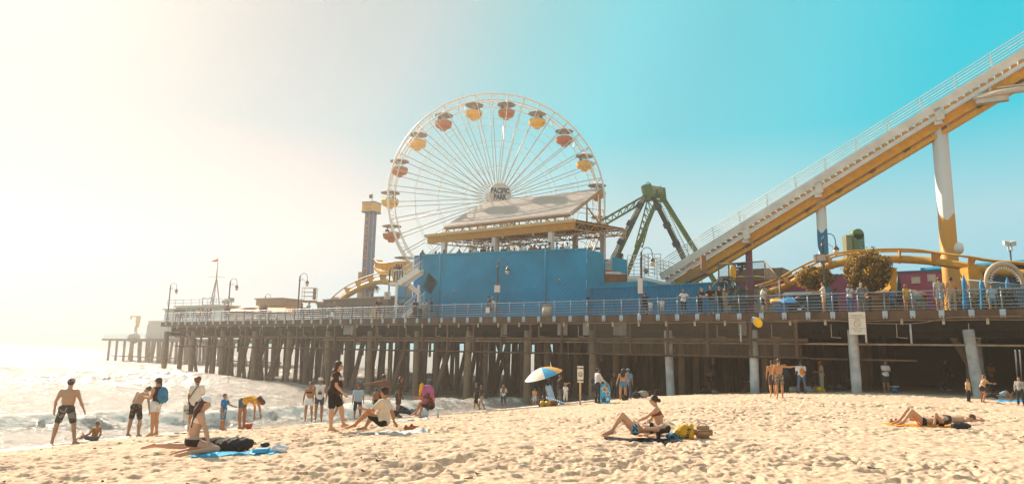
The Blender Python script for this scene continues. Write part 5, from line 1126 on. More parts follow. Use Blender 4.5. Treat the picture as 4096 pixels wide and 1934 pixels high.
for px, v, w_, lab in ((3530, 7, 2.4, 'tan food stall counter below the large golden tree'), (3640, 8, 2.0, 'ochre food stall near the folded parasol')):
    box_thing('food_stall', lab, 'stall', px, v, w_, 1.3, 1.25, mat('stall_ochre', 'a9742f', .7, var=.2), extra=lambda t, c: (lambda g: (g.lathe(c+Z3*1.6, [(1.3, -.2), (.9, .05), (.3, .25), (.02, .3)], 10), g.build('stall_roof', mat('stall_tan', 'b88d55', .7), t)))(MB()))
def bicycle(px, v, label):
    u = u_at(px, v, ZD); c = PP(u, v, ZD); t = thing('bicycle', c, label, 'bicycle'); A = -PE
    for a in (-.5, .5):
        g = MB(); ctr = c+A*a+Z3*.34; g.tube([ctr+A*.32*math.cos(k)+Z3*.32*math.sin(k) for k in np.linspace(0, 2*math.pi, 21)[:-1]], .022, 6, closed=True)
        for k in range(8): g.tube([ctr, ctr+A*.31*math.cos(k*.785)+Z3*.31*math.sin(k*.785)], .005, 4)
        g.build('wheel', BKM, t)
    g = MB(); b0, b1, b2_, b3_ = c+A*-.5+Z3*.34, c-A*.1+Z3*.3, c-A*.22+Z3*.82, c+A*.34+Z3*.8
    for p, q in ((b0, b1), (b0, b2_), (b1, b2_), (b1, b3_), (b2_, b3_), (b3_, c+A*.5+Z3*.34), (b3_, b3_+Z3*.2)): g.tube([p, q], .018, 6)
    g.tube([b3_+Z3*.2-PN*.25, b3_+Z3*.2+PN*.25], .015, 6); g.build('frame', LM, t); g = MB(); g.ell(b2_+Z3*.06, (.13, .07, .04), 8, ax=[A, PN, Z3]); g.build('saddle', BKM, t)
bicycle(1583, 1.1, 'bicycle wheeled past the staircase by a woman in white'); bicycle(1540, 1.8, 'dark bicycle leaning near the yellow machines')
# ================================================================== PEOPLE (one continuous surface grown from a distance field)
def surface_nets(F, o, h):
    ins = F < 0; nx, ny, nz = F.shape
    acc = np.zeros((nx-1, ny-1, nz-1, 3)); cnt = np.zeros((nx-1, ny-1, nz-1))
    for ax in range(3):
        for d1 in (0, 1):
            for d2 in (0, 1):
                off = [0, 0, 0]; o1, o2 = [a for a in range(3) if a != ax]; off[o1] = d1; off[o2] = d2
                sl0 = tuple(slice(off[a], off[a]+F.shape[a]-1) for a in range(3)); off1 = off.copy(); off1[ax] = 1
                sl1 = tuple(slice(off1[a], off1[a]+F.shape[a]-1) for a in range(3))
                a, b = F[sl0], F[sl1]; m_ = (a < 0) != (b < 0); t = np.where(m_, a/(a-b+1e-12), 0)
                for k in range(3): acc[..., k] += np.where(m_, (t if k == ax else off[k]), 0)
                cnt += m_
    act = cnt > 0; idx = -np.ones(act.shape, int); idx[act] = np.arange(act.sum())
    ijk = np.argwhere(act); V = o+(ijk+acc[act]/cnt[act][:, None])*h
    Q = []
    for ax in range(3):
        o1, o2 = [(1, 2), (2, 0), (0, 1)][ax]
        a = ins[tuple(slice(0, -1) if k == ax else slice(1, -1) for k in range(3))]; b = ins[tuple(slice(1, None) if k == ax else slice(1, -1) for k in range(3))]
        for flip, m_ in ((False, a & ~b), (True, ~a & b)):
            e = np.argwhere(m_)
            if not len(e): continue
            base = e.copy()
            for k in range(3):
                if k != ax: base[:, k] += 1
            def c(d1, d2):
                q = base.copy(); q[:, o1] -= d1; q[:, o2] -= d2; return idx[q[:, 0], q[:, 1], q[:, 2]]
            quad = np.stack([c(1, 1), c(0, 1), c(0, 0), c(1, 0)], 1)
            Q.append(quad[:, ::-1] if flip else quad)
    return V, np.concatenate(Q) if Q else np.zeros((0, 4), int)
def sd_cone(P, a, b, ra, rb):
    ab = b-a; t = np.clip(((P-a)@ab)/(ab@ab+1e-12), 0, 1); d = P-a-t[:, None]*ab
    return np.sqrt((d*d).sum(1))-(ra+(rb-ra)*t)
def sd_ell(P, c, A, r):
    q = (P-c)@np.asarray(A).T; k0 = np.sqrt(((q/r)**2).sum(1)); k1 = np.sqrt(((q/np.square(r))**2).sum(1)); return k0*(k0-1)/(k1+1e-9)
def field(P, prims, infl=0.):
    D = np.full(len(P), 1e3)
    for pr in prims:
        k = pr[-1]
        d = (sd_cone(P, *pr[1:5]) if pr[0] == 'c' else sd_ell(P, *pr[1:4]))-infl
        h = np.clip(.5+.5*(D-d)/k, 0, 1); D = D*(1-h)+d*h-k*h*(1-h)
    return D
def sdf_mesh(prims, h, infl=0., clip=None, pad=None, wob=0.):
    lo = np.full(3, 1e9); hi = -lo
    for pr in prims:
        if pr[0] == 'c': pts = [pr[1]-pr[3], pr[1]+pr[3], pr[2]-pr[4], pr[2]+pr[4]]
        else: m_ = max(pr[3]); pts = [pr[1]-m_, pr[1]+m_]
        lo = np.minimum(lo, np.min(pts, 0)); hi = np.maximum(hi, np.max(pts, 0))
    lo -= infl+3*h; hi += infl+3*h; n = np.ceil((hi-lo)/h).astype(int)+1
    gx = [lo[k]+np.arange(n[k])*h for k in range(3)]; G = np.stack(np.meshgrid(*gx, indexing='ij'), -1).reshape(-1, 3)
    F = field(G, prims, infl)
    if wob: F = F+wob*(np.sin(G[:, 0]*38+G[:, 2]*17)*np.sin(G[:, 1]*31+G[:, 2]*24))
    if clip is not None: F = np.maximum(F, clip(G))
    return surface_nets(F.reshape(n), lo, h)
def add_mesh(name, VQ, m_, parent=None, origin=(0, 0, 0), loc=None):
    V, Q = VQ
    if len(Q) == 0: return None
    me = bpy.data.meshes.new(name); V = V-np.asarray(origin); me.vertices.add(len(V)); me.vertices.foreach_set('co', V.ravel().astype(np.float32))
    me.loops.add(Q.size); me.loops.foreach_set('vertex_index', Q.ravel().astype(np.int32)); me.polygons.add(len(Q)); me.polygons.foreach_set('loop_start', np.arange(0, Q.size, 4, dtype=np.int32)); me.polygons.foreach_set('loop_total', np.full(len(Q), 4, np.int32)); me.polygons.foreach_set('use_smooth', np.ones(len(Q), bool)); me.update(calc_edges=True); me.validate()
    me.materials.append(m_); ob = bpy.data.objects.new(name, me); COL.objects.link(ob)
    if parent is not None: ob.parent = parent
    if loc is not None: ob.location = tuple(float(q) for q in loc)
    return ob
_C = {}
def fab(c, rough=.85, var=.10, bump=.3):
    k = 'cloth_'+c
    return mat(k, c, rough, var=var, scale=6, bump=bump, bscale=25, spec=.2)
def skin(c): return mat('skin_'+c, c, .55, var=.07, scale=5, bump=.05, bscale=60, spec=.35, sss=.06)
def hairm(c): return mat('hair_'+c, c, .5, var=.3, scale=20, bump=.6, bscale=60, spec=.4, stretch=(1, 1, .25))
EYE = mat('eye_dark', '1d1714', .3, var=0)
def person(label, at, face, H=1.72, pose=None, skin_c='b98558', hair=('short', '2b1d14'), top=None, bottom=None, hat=None, h=.02, heavy=1., fem=False, extra=None, sink=0., fine=False, group=None, shoes=None, glasses=False, seated=None, name='person'):
    """face: azimuth the body faces (0 = away from the camera, 90 = right, 180 = towards it)"""
    p = dict(T=(0, .03, 1), T2=None, front=None, head=(0, .05, 1), look=None, RL=((.10, .06, -1), (.02, -.04, -1), (0.1, 1, -.12)), LL=((.10, .02, -1), (.02, -.06, -1), (.1, 1, -.12)), RA=((.22, .02, -1), (.08, .12, -1)), LA=((.22, .02, -1), (.08, .12, -1)))
    p.update(pose or {}); k = H/1.75; a = R(face)
    Fw = np.array([math.sin(a), math.cos(a), 0]); Rt = np.array([math.cos(a), -math.sin(a), 0])
    W = lambda v: unit(Rt*v[0]+Fw*v[1]+Z3*v[2])
    T = W(p['T']); T2 = W(p['T2']) if p['T2'] else T; fr = W(p['front']) if p['front'] else Fw
    lat = unit(np.cross(fr, T)) if p['front'] else Rt
    lat = unit(lat-T*(lat@T)); fr = unit(np.cross(T, lat)); lat2 = unit(lat-T2*(lat@T2)); fr2 = unit(np.cross(T2, lat2))
    hv = heavy; pel = np.zeros(3); prims = []; seg = {}
    sh_w = (.165 if fem else .185)*k*(1+(hv-1)*.5); hip_w = .092*k*(1+(hv-1)*.4)
    wst = pel+T*.20*k; chest = wst+T2*.17*k; neck = chest+T2*.155*k
    E = lambda c, A, r, kk=.05: ('e', c, A, np.array(r)*k, kk)
    A1 = [lat, fr, T]; A2 = [lat2, fr2, T2]
    tor = [E(pel+T*.02*k, A1, ((.168 if fem else .158)*hv, .118*hv, .125)), E(wst, A1, ((.125 if fem else .142)*hv, .098*hv*1.02, .15)), E(chest-T2*.02*k, A2, ((.148 if fem else .172)*hv**.6, .108*hv**.6, .165))]
    if hv > 1.1: tor.append(E(wst+fr*.05*k, A1, (.14*hv, .12*hv, .14)))
    if fem: tor += [E(chest+fr2*.085*k+lat2*s*.07*k, A2, (.062, .055, .062), .03) for s in (-1, 1)]
    shp = [('c', neck-T2*.055*k-lat2*sh_w*.9, neck-T2*.055*k+lat2*sh_w*.9, .056*k, .056*k, .05)]
    hd = W(p['head']); look = W(p['look']) if p['look'] else (Fw if abs(Fw@hd) < .8 else fr)
    look = unit(look-hd*(look@hd)); hl = unit(np.cross(look, hd)); hc = neck+T2*.03*k+hd*.125*k
    nk = [('c', neck-T2*.03*k, hc-hd*.03*k, .056*k*hv**.3, .052*k, .03)]
    HA = [hl, look, hd]
    head = [E(hc+hd*.02*k-look*.008*k, HA, (.076, .095, .100), .02), E(hc-hd*.055*k+look*.022*k, HA, (.056, .068, .062), .03), ('c', hc+look*.088*k+hd*.005*k, hc+look*.108*k-hd*.028*k, .009*k, .015*k, .012), ('c', hc+look*.080*k-hd*.062*k-hl*.018*k, hc+look*.080*k-hd*.062*k+hl*.018*k, .012*k, .012*k, .012)]
    head += [E(hc+hl*s*.076*k-look*.008*k-hd*.01*k, HA, (.010, .022, .032), .01) for s in (-1, 1)]
    limbs = []; hands = []; lims = {}; leg = {}; legp = []
    for nm, s in (('R', 1), ('L', -1)):
        def D(v): return unit(lat*0+Rt*v[0]*s+Fw*v[1]+Z3*v[2])
        hp = pel+lat*s*hip_w-T*.02*k; v1, v2, v3 = p[nm+'L']; kn = hp+D(v1)*.43*k; an = kn+D(v2)*.42*k; f = D(v3)
        tr = (.092 if fem else .086)*k*hv**.8; gl_ = hp-fr*.035*k+T*.01*k
        shn = D(v2); calf = kn+(an-kn)*.28-unit(np.cross(np.cross(shn, f if abs(f@shn) < .95 else Fw), shn))*.0*k
        lg = [('c', hp, kn, tr, .056*k*hv**.5, .04), ('c', kn, calf, .054*k*hv**.5, .057*k*hv**.5, .02), ('c', calf, an, .057*k*hv**.5, .036*k, .02)]
        bk = unit(f-shn*(f@shn)); calf2 = kn+(an-kn)*.3-bk*.018*k; lg.append(('c', kn+(an-kn)*.12-bk*.01*k, calf2, .045*k, .050*k*hv**.4, .03))
        heel = an+shn*.045*k-f*.035*k; toe = an+f*.155*k+shn*.062*k
        ft = [('c', an, heel, .034*k, .030*k, .02), ('c', heel, toe, .028*k, .022*k, .02), ('c', an+f*.04*k, toe, .032*k, .024*k, .03), ('c', toe-hl*0, toe+f*.05*k, .024*k, .017*k, .02)]
        limbs += [E(gl_, A1, (.088*hv**.8, .085*hv**.8, .092), .05)]+lg+ft; leg[nm] = (hp, kn, an, tr, heel, toe, f); legp += lg+ft
        so_ = neck-T2*.065*k+lat2*s*sh_w; w1, w2 = p[nm+'A'][:2]; el = so_+D(w1)*.285*k; wr = el+D(w2)*.25*k; ar = (.043 if fem else .050)*k*hv**.5
        limbs += [('c', so_, so_+(el-so_)*.35, .055*k*hv**.4, ar, .04), ('c', so_+(el-so_)*.35, el, ar, .036*k*hv**.3, .02), ('c', el, el+(wr-el)*.35, .037*k, .038*k*hv**.2, .02), ('c', el+(wr-el)*.35, wr, .038*k*hv**.2, .024*k, .02)]
        # hand: palm, four unequal fingers, thumb from the side of the palm
        hdv = D(p[nm+'A'][2]) if len(p[nm+'A']) > 2 else unit(wr-el); side = unit(np.cross(hdv, Fw if abs(hdv@Fw) < .9 else Z3)); side = side if side@lat*s < 0 else -side
        pn_ = unit(np.cross(hdv, side)); pm = wr+hdv*.085*k; curl = unit(hdv-.0*pn_ + (lat*-s*.35)); sp = unit(np.cross(hdv, lat)); sp = sp if sp@Fw > 0 else -sp
        thm = unit(Fw-hdv*(Fw@hdv)) if abs(Fw@hdv) < .9 else unit(Z3-hdv*(Z3@hdv)); inn = unit(-lat*s-hdv*(-lat*s@hdv))
        rr_ = .0095*k if fine else .012*k
        hands += [('c', wr, pm-hdv*.03*k, .024*k, .026*k, .02), ('c', wr+hdv*.045*k-thm*.02*k, wr+hdv*.045*k+thm*.02*k, .022*k, .022*k, .015), ('c', pm-thm*.026*k, pm+thm*.024*k, .014*k, .014*k, .012)]
        if h < .028:
            for j, L in enumerate((.060, .075, .080, .070)):
                b0 = pm+thm*(-.028+.019*j)*k; m1 = b0+unit(hdv+inn*.2)*L*.5*k; e1 = m1+unit(hdv+inn*.75)*L*.5*k; hands += [('c', b0, m1, rr_, rr_*.95, .004), ('c', m1, e1, rr_*.95, rr_*.8, .004)]
            tb = wr+hdv*.04*k+thm*.03*k; tm = tb+unit(hdv*.6+thm*.8)*.035*k; hands += [('c', tb, tm, .013*k, .011*k, .006), ('c', tm, tm+unit(hdv+thm*.3+inn*.3)*.03*k, .011*k, .009*k, .005)]
        else: hands += [('c', pm, pm+hdv*.06*k+inn*.02*k, .022*k, .014*k, .01)]
        lims[nm] = (so_, el, wr, ar)
    allp = tor+shp+limbs+nk+head+hands
    # where it touches: lowest point of the figure at height zero
    mn = min([min(q[1][2]-q[3], q[2][2]-q[4]) if q[0] == 'c' else (q[1][2]-max(.06, np.sqrt(sum((np.array(A_)[2]*r_)**2 for A_, r_ in zip(q[2], q[3]))))) for q in tor+shp+legp])
    org = np.asarray(at, float); sh = org-np.array([0, 0, mn+sink])
    def mv(pr): return [(q[0], q[1]+sh, q[2]+sh, *q[3:]) if q[0] == 'c' else (q[0], q[1]+sh, *q[2:]) for q in pr]
    allp = mv(allp); body = add_mesh(name, sdf_mesh(allp, h), skin(skin_c), origin=org, loc=org)
    tag(body, label, 'person', group); P_ = lambda v: v+sh
    def part(nm, prims_, m_, infl=0., clip=None, wob=0., hh=None): return add_mesh(nm, sdf_mesh(mv(prims_), hh or h, infl, clip, wob=wob), m_, body, origin=org)
    I = .010+max(0, h-.016)*.45
    def half(pt, n): pt = P_(pt); return lambda G: (G-pt)@n
    # tops
    if top:
        kind, c = top[0], top[1]; m_ = top[2] if len(top) > 2 else fab(c)
        if kind in ('tee', 'tank', 'long', 'loose', 'crop', 'jacket'):
            pr = list(tor)+shp; lowz = {'crop': .17, 'tank': -.03, 'tee': -.06, 'long': -.06, 'loose': -.14, 'jacket': -.08}[kind]*k
            fl_ = []
            if kind != 'tank' or True:
                fr_ = {'tee': .55, 'long': 1.0, 'loose': .6, 'tank': .0, 'crop': .45, 'jacket': 1.0}[kind]
                for nm in 'RL':
                    so_, el, wr, ar = lims[nm]
                    if fr_ > 0: pr.append(('c', so_, so_+(el-so_)*min(fr_*1.0, 1), .060*k*hv**.4, ar*1.12, .03))
                    if fr_ >= 1: pr.append(('c', el, el+(wr-el)*.92, .040*k, .030*k, .02))
            if kind in ('loose', 'tee') and hv <= 1.3: pr.append(E(pel+T*.04*k, A1, (.165*hv, .125*hv, .15)))
            cl1 = half(pel+T*lowz, -T); cl2 = half(neck+T2*.012*k, T2)
            part('shirt' if kind != 'jacket' else 'jacket', pr, m_, I+(.008 if kind in ('loose', 'jacket') else .002), lambda G: np.maximum(cl1(G), cl2(G)), wob=.0035 if kind != 'tank' else .002)
        elif kind == 'bikini':
            c0 = P_(chest+T2*-.005*k); part('bikini_top', tor, m_, .006+(h-.012)*.3, lambda G: np.abs((G-c0)@T2)-.045*k)
    if bottom:
        kind, c = bottom[0], bottom[1]; m_ = bottom[2] if len(bottom) > 2 else fab(c)
        if kind == 'briefs':
            c0 = P_(pel-T*.01*k); hp1 = [half(leg[n_][0]+(leg[n_][1]-leg[n_][0])*.13, unit(leg[n_][1]-leg[n_][0])) for n_ in 'RL']
            part('bikini_bottom', tor[:1]+[q for q in limbs if q[0] == 'e']+[('c', leg[n_][0], leg[n_][0]+(leg[n_][1]-leg[n_][0])*.15, leg[n_][3], leg[n_][3]*.95, .04) for n_ in 'RL'], m_, .005+(h-.012)*.3, lambda G: np.maximum((G-c0)@T-.055*k, -((G-c0)@T)-.075*k))
        else:
            frc = {'shorts': .72, 'short': .38, 'pants': 1.9, 'long_shorts': .98, 'capri': 1.45}[kind]; ex_ = .012 if kind in ('shorts', 'long_shorts') else .002
            pr = tor[:1]+[q for q in limbs if q[0] == 'e']
            for nm in 'RL':
                hp, kn, an, tr, *_ = leg[nm]; f1 = min(1, frc); e1 = hp+(kn-hp)*f1; pr.append(('c', hp, e1, tr*1.02, tr+(.056*k*hv**.5-tr)*f1+ex_, .02))
                if frc > 1: pr.append(('c', kn, kn+(an-kn)*(frc-1)*1.04, .060*k*hv**.5, .050*k, .02))
            if kind in ('skirt',): pass
            tp_ = half(pel+T*(.10 if kind != 'short' else .12)*k, T)
            part({'pants': 'trousers', 'capri': 'trousers'}.get(kind, 'shorts'), pr, m_, I*.9, tp_, wob=.003)
    # hair
    hk, hcn = hair; hm_ = hairm(hcn) if hcn else None
    if hk and hk != 'bald':
        cap = [E(hc+hd*.028*k-look*.014*k, HA, (.084, .102, .102), .02)]; back = -look
        fcl = half(hc+look*.035*k+hd*.04*k, unit(look*.9-hd*.45)); nape = half(hc-hd*.055*k, -hd)
        if hk == 'short': part('hair', cap, hm_, .003, lambda G: np.maximum(fcl(G), nape(G)), wob=.004)
        elif hk == 'curly': part('hair', [E(hc+hd*.035*k-look*.01*k, HA, (.115, .125, .12), .03)], hm_, .0, lambda G: fcl(G), wob=.012)
        else:
            pr = list(cap); dwn = -Z3*1.0
            if hk in ('long', 'vlong'):
                L = .36 if hk == 'long' else .5
                for s, w_ in ((-.9, .038), (-.35, .05), (.35, .05), (.9, .038)):
                    r0 = hc+hl*s*.07*k-look*.05*k; r1 = r0-hd*.16*k-look*.03*k+hl*s*.02*k; r2 = r1+unit(dwn-fr2*.12)*(L-.16)*k*(1 if abs(s) < .5 else .85)-look*.02*k+hl*s*.015*k
                    pr += [('c', r0, r1, w_*k, w_*k*.95, .03), ('c', r1, r2, w_*k*.95, w_*k*.45, .03)]
            if hk == 'bob':
                for s in (-1, -.4, .4, 1): r0 = hc+hl*s*.07*k-look*.03*k; pr.append(('c', r0, r0-hd*.13*k, .04*k, .03*k, .03))
            if hk in ('bun', 'low_bun'): bz = .09 if hk == 'bun' else -.03; q = hc+hd*bz*k-look*(.07 if hk == 'bun' else .115)*k; pr.append(('e', q, HA, np.array([.045, .045, .045])*k, .01))
            if hk == 'pony': q = hc-look*.10*k; pr += [('c', q, q-Z3*.2*k-look*.03*k, .03*k, .015*k, .02)]
            fl2 = half(hc+look*.045*k+hd*.02*k, unit(look)); part('hair', pr, hm_, .003, lambda G: np.minimum(np.maximum(fcl(G), nape(G)), np.maximum(fl2(G)+.05*k, -1)) if hk in ('long', 'vlong', 'bob') else np.where((G-P_(hc))@look > 0, np.maximum(fcl(G), nape(G)), -1), wob=.005)
    if hat:
        kd, c = hat; m_ = fab(c); m0 = P_(hc+hd*.045*k)
        g = MB(); dome = [(.094, -.01), (.096, .02), (.088, .055), (.065, .08), (.03, .09), (.005, .092)]
        g.lathe(m0-look*.006*k, [(r*k, z*k) for r, z in dome], 16, hd)
        if kd in ('cap', 'cap_back'):
            dr = look if kd == 'cap' else -look; g.ell(m0+dr*.11*k-hd*.008*k, (.068*k, .075*k, .008*k), 12, ax=[hl, dr, hd])
        else: g.lathe(m0-hd*.012*k, [(.09*k, .012*k), (.16*k, .0), (.165*k, -.012*k), (.09*k, -.004*k)], 20, hd)
        g.build('hat', m_, body, origin=org)
    if glasses or fine:
        g = MB()
        for s in (-1, 1):
            c_ = P_(hc+look*(.092)*k+hl*s*.033*k+hd*.012*k)
            g.ell(c_, ((.026 if glasses else .009)*k, .010*k, (.018 if glasses else .006)*k), 8, ax=HA)
        if glasses: g.bar(P_(hc+look*.095*k-hl*.03*k+hd*.016*k), P_(hc+look*.095*k+hl*.03*k+hd*.016*k), .008, .008); g.tube([P_(hc+look*.085*k+hl*.06*k+hd*.014*k), P_(hc+hl*.08*k+hd*.01*k)], .004, 5); g.tube([P_(hc+look*.085*k-hl*.06*k+hd*.014*k), P_(hc-hl*.08*k+hd*.01*k)], .004, 5)
        g.build('sunglasses' if glasses else 'eyes', EYE, body, origin=org)
    if shoes:
        pr = []
        for nm in 'RL': hp, kn, an, tr, heel, toe, f = leg[nm]; pr += [('c', heel, toe+f*.02*k, .038*k, .034*k, .02), ('c', an, heel, .035*k, .036*k, .02)]
        part('shoes', pr, fab(shoes), .004)
    info = dict(body=body, hands={n_: P_(lims[n_][2]) for n_ in 'RL'}, chest=P_(chest), head=P_(hc), pel=P_(pel), lat=lat, fr=fr, T=T, org=org, k=k, neck=P_(neck), look=look, hl=hl, hd=hd, hipw=hip_w)
    return info
def spot(px, py, Y, wade=0.):
    p = at_y(px, py, Y); g0_ = float(ground0(p[0], p[1])); 
    if p[2] > g0_+.03 and not wade: 
        # keep the pixel, slide along the ray to the sand
        d = ray(px, py); best = None
        for t in np.linspace(Y*.75, Y*1.25, 160):
            q = CAM+d*(t/d[1]); e = abs(q[2]-float(ground0(q[0], q[1])))
            if best is None or e < best[0]: best = (e, q)
        q = best[1]; q[2] = float(ground0(q[0], q[1])); return q
    return np.array([p[0], p[1], max(p[2], g0_-.02) if wade else g0_])
def hgt(px, y0, y1, Y): return (y1-y0)*Y/F_PX*1.0
# ---- near sand
WALK = dict(RL=((.05, .42, -1), (.0, .05, -1), (.1, 1, .1)), LL=((.05, -.18, -1), (0, -.60, -1), (.1, .8, -.6)), RA=((.2, -.35, -1), (.05, .1, -1)), LA=((.2, .35, -1), (.05, .5, -1)))
def pat(name, c1, c2, scale, thr=.5, kind='noise'):
    if name in _M: return _M[name]
    m_ = mat(name, c1, .85, var=0, spec=.2); nt = m_.node_tree; b = nt.nodes['Principled BSDF']; t = N(nt, 'ShaderNodeTexCoord')
    if kind == 'noise': n = N(nt, 'ShaderNodeTexNoise'); n.inputs['Scale'].default_value = scale; n.inputs['Detail'].default_value = 1; src = n.outputs['Fac']
    elif kind == 'check': n = N(nt, 'ShaderNodeTexChecker'); n.inputs['Scale'].default_value = scale; src = n.outputs['Fac']
    elif kind == 'vor': n = N(nt, 'ShaderNodeTexVoronoi'); n.inputs['Scale'].default_value = scale; src = n.outputs['Distance']
    else: n = N(nt, 'ShaderNodeTexWave'); n.bands_direction = kind; n.inputs['Scale'].default_value = scale; src = n.outputs['Fac']
    nt.links.new(t.outputs['Object'], n.inputs['Vector'])
    r = N(nt, 'ShaderNodeValToRGB'); r.color_ramp.interpolation = 'CONSTANT'; r.color_ramp.elements[0].color = (*lin(c1), 1); r.color_ramp.elements[1].color = (*lin(c2), 1); r.color_ramp.elements[1].position = thr
    nt.links.new(src, r.inputs[0]); nt.links.new(r.outputs[0], b.inputs['Base Color']); return m_
FLOW = pat('floral_shorts', '3a3a38', '8a8378', 7, .56); FLO2 = pat('dark_floral', '2c2a28', '8a6a45', 16, .60)
A = person('shirtless man in cap and dark floral shorts standing at the water with arms hanging out', spot(252, 1770, 18.7), -8, 1.86, dict(RL=((.30, .0, -1), (.18, -.10, -1), (.3, 1, -.12)), LL=((.30, .05, -1), (.12, -.08, -1), (.3, 1, -.12)), RA=((.42, .08, -1), (.35, .25, -1)), LA=((.45, .05, -1), (.15, .2, -1)), head=(.08, .12, 1), T=(0, .05, 1)), 'bb9473', ('short', '3a2a1e'), None, ('shorts', '3a3a38', FLOW), ('cap_back', '8d8775'), h=.013, heavy=1.12, fine=True)
person('small child sitting in the wet sand with one foot up', spot(375, 1752, 19.5), -75, 1.12, dict(T=(0, -.25, 1), RL=((.3, 1, .12), (.1, 1, -.1), (0, .1, 1)), LL=((.2, 1, .2), (.1, 1, -.35), (0, .2, 1)), RA=((.4, .1, -1), (.1, .6, -1)), LA=((.5, .5, -1), (.2, 1, -.3)), look=(.6, .7, -.3), head=(.1, .25, 1)), 'b08050', ('short', '6e4a2c'), None, ('shorts', '5b6a70'), h=.013)
person('shirtless man in dark patterned shorts leaning over towards the sea', spot(535, 1744, 20.6), 12, 1.68, dict(T=(.05, .30, 1), T2=(.1, .55, 1), head=(.35, .9, .45), RA=((.1, .25, -1), (.05, .2, -1)), LA=((.45, -.1, -1), (.15, .4, -1)), RL=((.12, .1, -1), (.05, -.1, -1), (.1, 1, -.1)), LL=((.18, .0, -1), (.1, -.05, -1), (.1, 1, -.1))), 'bb9473', ('short', '5a4632'), None, ('shorts', '2c2a28', FLO2), h=.014, fine=False)
B = person('woman in black tank and white shorts holding up a yellow phone, dark helmet cap', spot(612, 1742, 21.2), -72, 1.66, dict(RA=((.1, .45, -1), (.0, 1, .55)), LA=((.1, .3, -1), (.05, 1, .15)), head=(0, .1, 1), RL=((.05, .12, -1), (.0, -.18, -1), (.1, 1, -.12)), LL=((.08, -.12, -1), (.02, -.05, -1), (.1, 1, -.12)), T=(0, -.05, 1)), 'b8895c', ('pony', '2b211a'), ('tank', '1e1d1f'), ('short', 'c9d0d2'), ('cap', '4b4a48'), h=.013, fem=True, fine=True)
g = MB(); q = B['chest']-B['fr']*.20-Z3*.07; g.ell(q, (.17, .13, .25), 14, ax=[B['lat'], B['fr'], Z3]); g.ell(q-B['fr']*.09-Z3*.1, (.12, .07, .12), 10, ax=[B['lat'], B['fr'], Z3]); o = g.build('backpack', mat('backpack_blue', '1d6f94', .7, var=.3, scale=9), origin=q); tag(o, 'blue backpack on the woman with the yellow phone', 'backpack')
g = MB(); 
for s in (-1, 1): g.tube([q+B['lat']*s*.1+Z3*.2, B['neck']+B['lat']*s*.09-Z3*.02, B['chest']+B['lat']*s*.11+B['fr']*.11, q+B['lat']*s*.14-Z3*.15], .016, 6)
g.build('strap', BKM, o, origin=q)
g = MB(); hp_ = B['hands']['R']+np.array([-.03, 0, .06]); g.box(hp_+Z3*.02, B['fr'], B['lat'], Z3, .03, .075, .15); o = g.build('phone', mat('phone_yellow', 'd8a41c', .4), origin=hp_); tag(o, 'yellow cased phone raised by the woman with the backpack', 'phone')
Cc = person('woman in sleeveless white top with a tote bag and dark sling strap, curly hair', spot(772, 1722, 19.4), 15, 1.70, dict(RA=((.25, .25, -1), (.2, .6, -.9)), LA=((.32, -.1, -1), (.1, .25, -1)), RL=((.1, .02, -1), (.02, -.02, -1), (.1, 1, -.1)), look=(.1, 1, 0)), 'a9794e', ('curly', '5e3a20'), ('loose', 'dcd3c2'), ('shorts', '2a2c2e'), h=.013, heavy=1.12, fem=True)
q = Cc['hands']['L']+np.array([.08, -.08, -.22]); g = MB(); g.box(q-Z3*.05, (1, .1, 0), (0, 1, 0), Z3, .36, .07, .44); g.tube([q+np.array([-.1, 0, .17]), Cc['hands']['L']+Z3*.15, q+np.array([.1, 0, .17])], .012, 6)
o = g.build('tote_bag', mat('tote_cream', 'd6cbb8', .8), origin=q); tag(o, 'cream tote bag with blue lettering held by the curly haired woman', 'bag')
for s, dz in (('SUMMER', .02), ('VIBES', -.08)): text_mb(s, .085, q+np.array([0, -.045, dz-.02]), (1, .1, 0), Z3, .002, .003).build('lettering', mat('print_blue', '2f6f8c', .7), o, origin=q)
g = MB(); g.tube([Cc['neck']+Cc['lat']*.12-Cc['fr']*.09+Z3*.02, Cc['chest']-Cc['fr']*.155-Z3*.05, Cc['pel']-Cc['lat']*.17-Cc['fr']*.10+Z3*.1], .014, 6); o = g.build('sling_strap', BKM, origin=Cc['chest']); tag(o, 'dark sling strap across the back of the curly haired woman', 'strap')
# kneeling woman with white cap
K = person('woman in pale bikini and white cap kneeling upright on the sand, long brown hair', spot(765, 1816, 11.6), 62, 1.84, dict(T=(0, .10, 1), T2=(0, .28, 1), head=(0, .30, 1), look=(.1, 1, -.15), RL=((.25, .98, -.28), (.12, -1, -.06), (0, -1, -.25)), LL=((.12, 1, -.36), (.02, -1, -.03), (0, -1, -.2)), RA=((.25, .38, -1), (-.1, .30, -1)), LA=((.15, .5, -1), (-.1, .3, -1))), 'c0977a', ('vlong', '4a2c18'), ('bikini', 'e6d3bd'), ('briefs', '2a2625'), ('cap', 'dfe3e4'), h=.0115, fem=True, fine=True)
person('person in black top lying face down on the blue towel with bare legs stretched back', spot(800, 1800, 11.9), 90, 1.70, dict(T=(0, 1, .10), front=(0, .1, -1), head=(0, 1, .15), look=(0, .1, -1), RL=((.15, -1, -.03), (.05, -1, .02), (0, -1, -.35)), LL=((.15, -1, -.03), (.05, -1, -.02), (0, -1, -.35)), RA=((.6, .9, -.1), (-.3, 1, 0)), LA=((.6, .9, -.1), (-.3, 1, 0))), 'c0977a', ('short', '17120f'), ('loose', '17161a'), ('briefs', '2b9cc4'), h=.0125, fine=True)
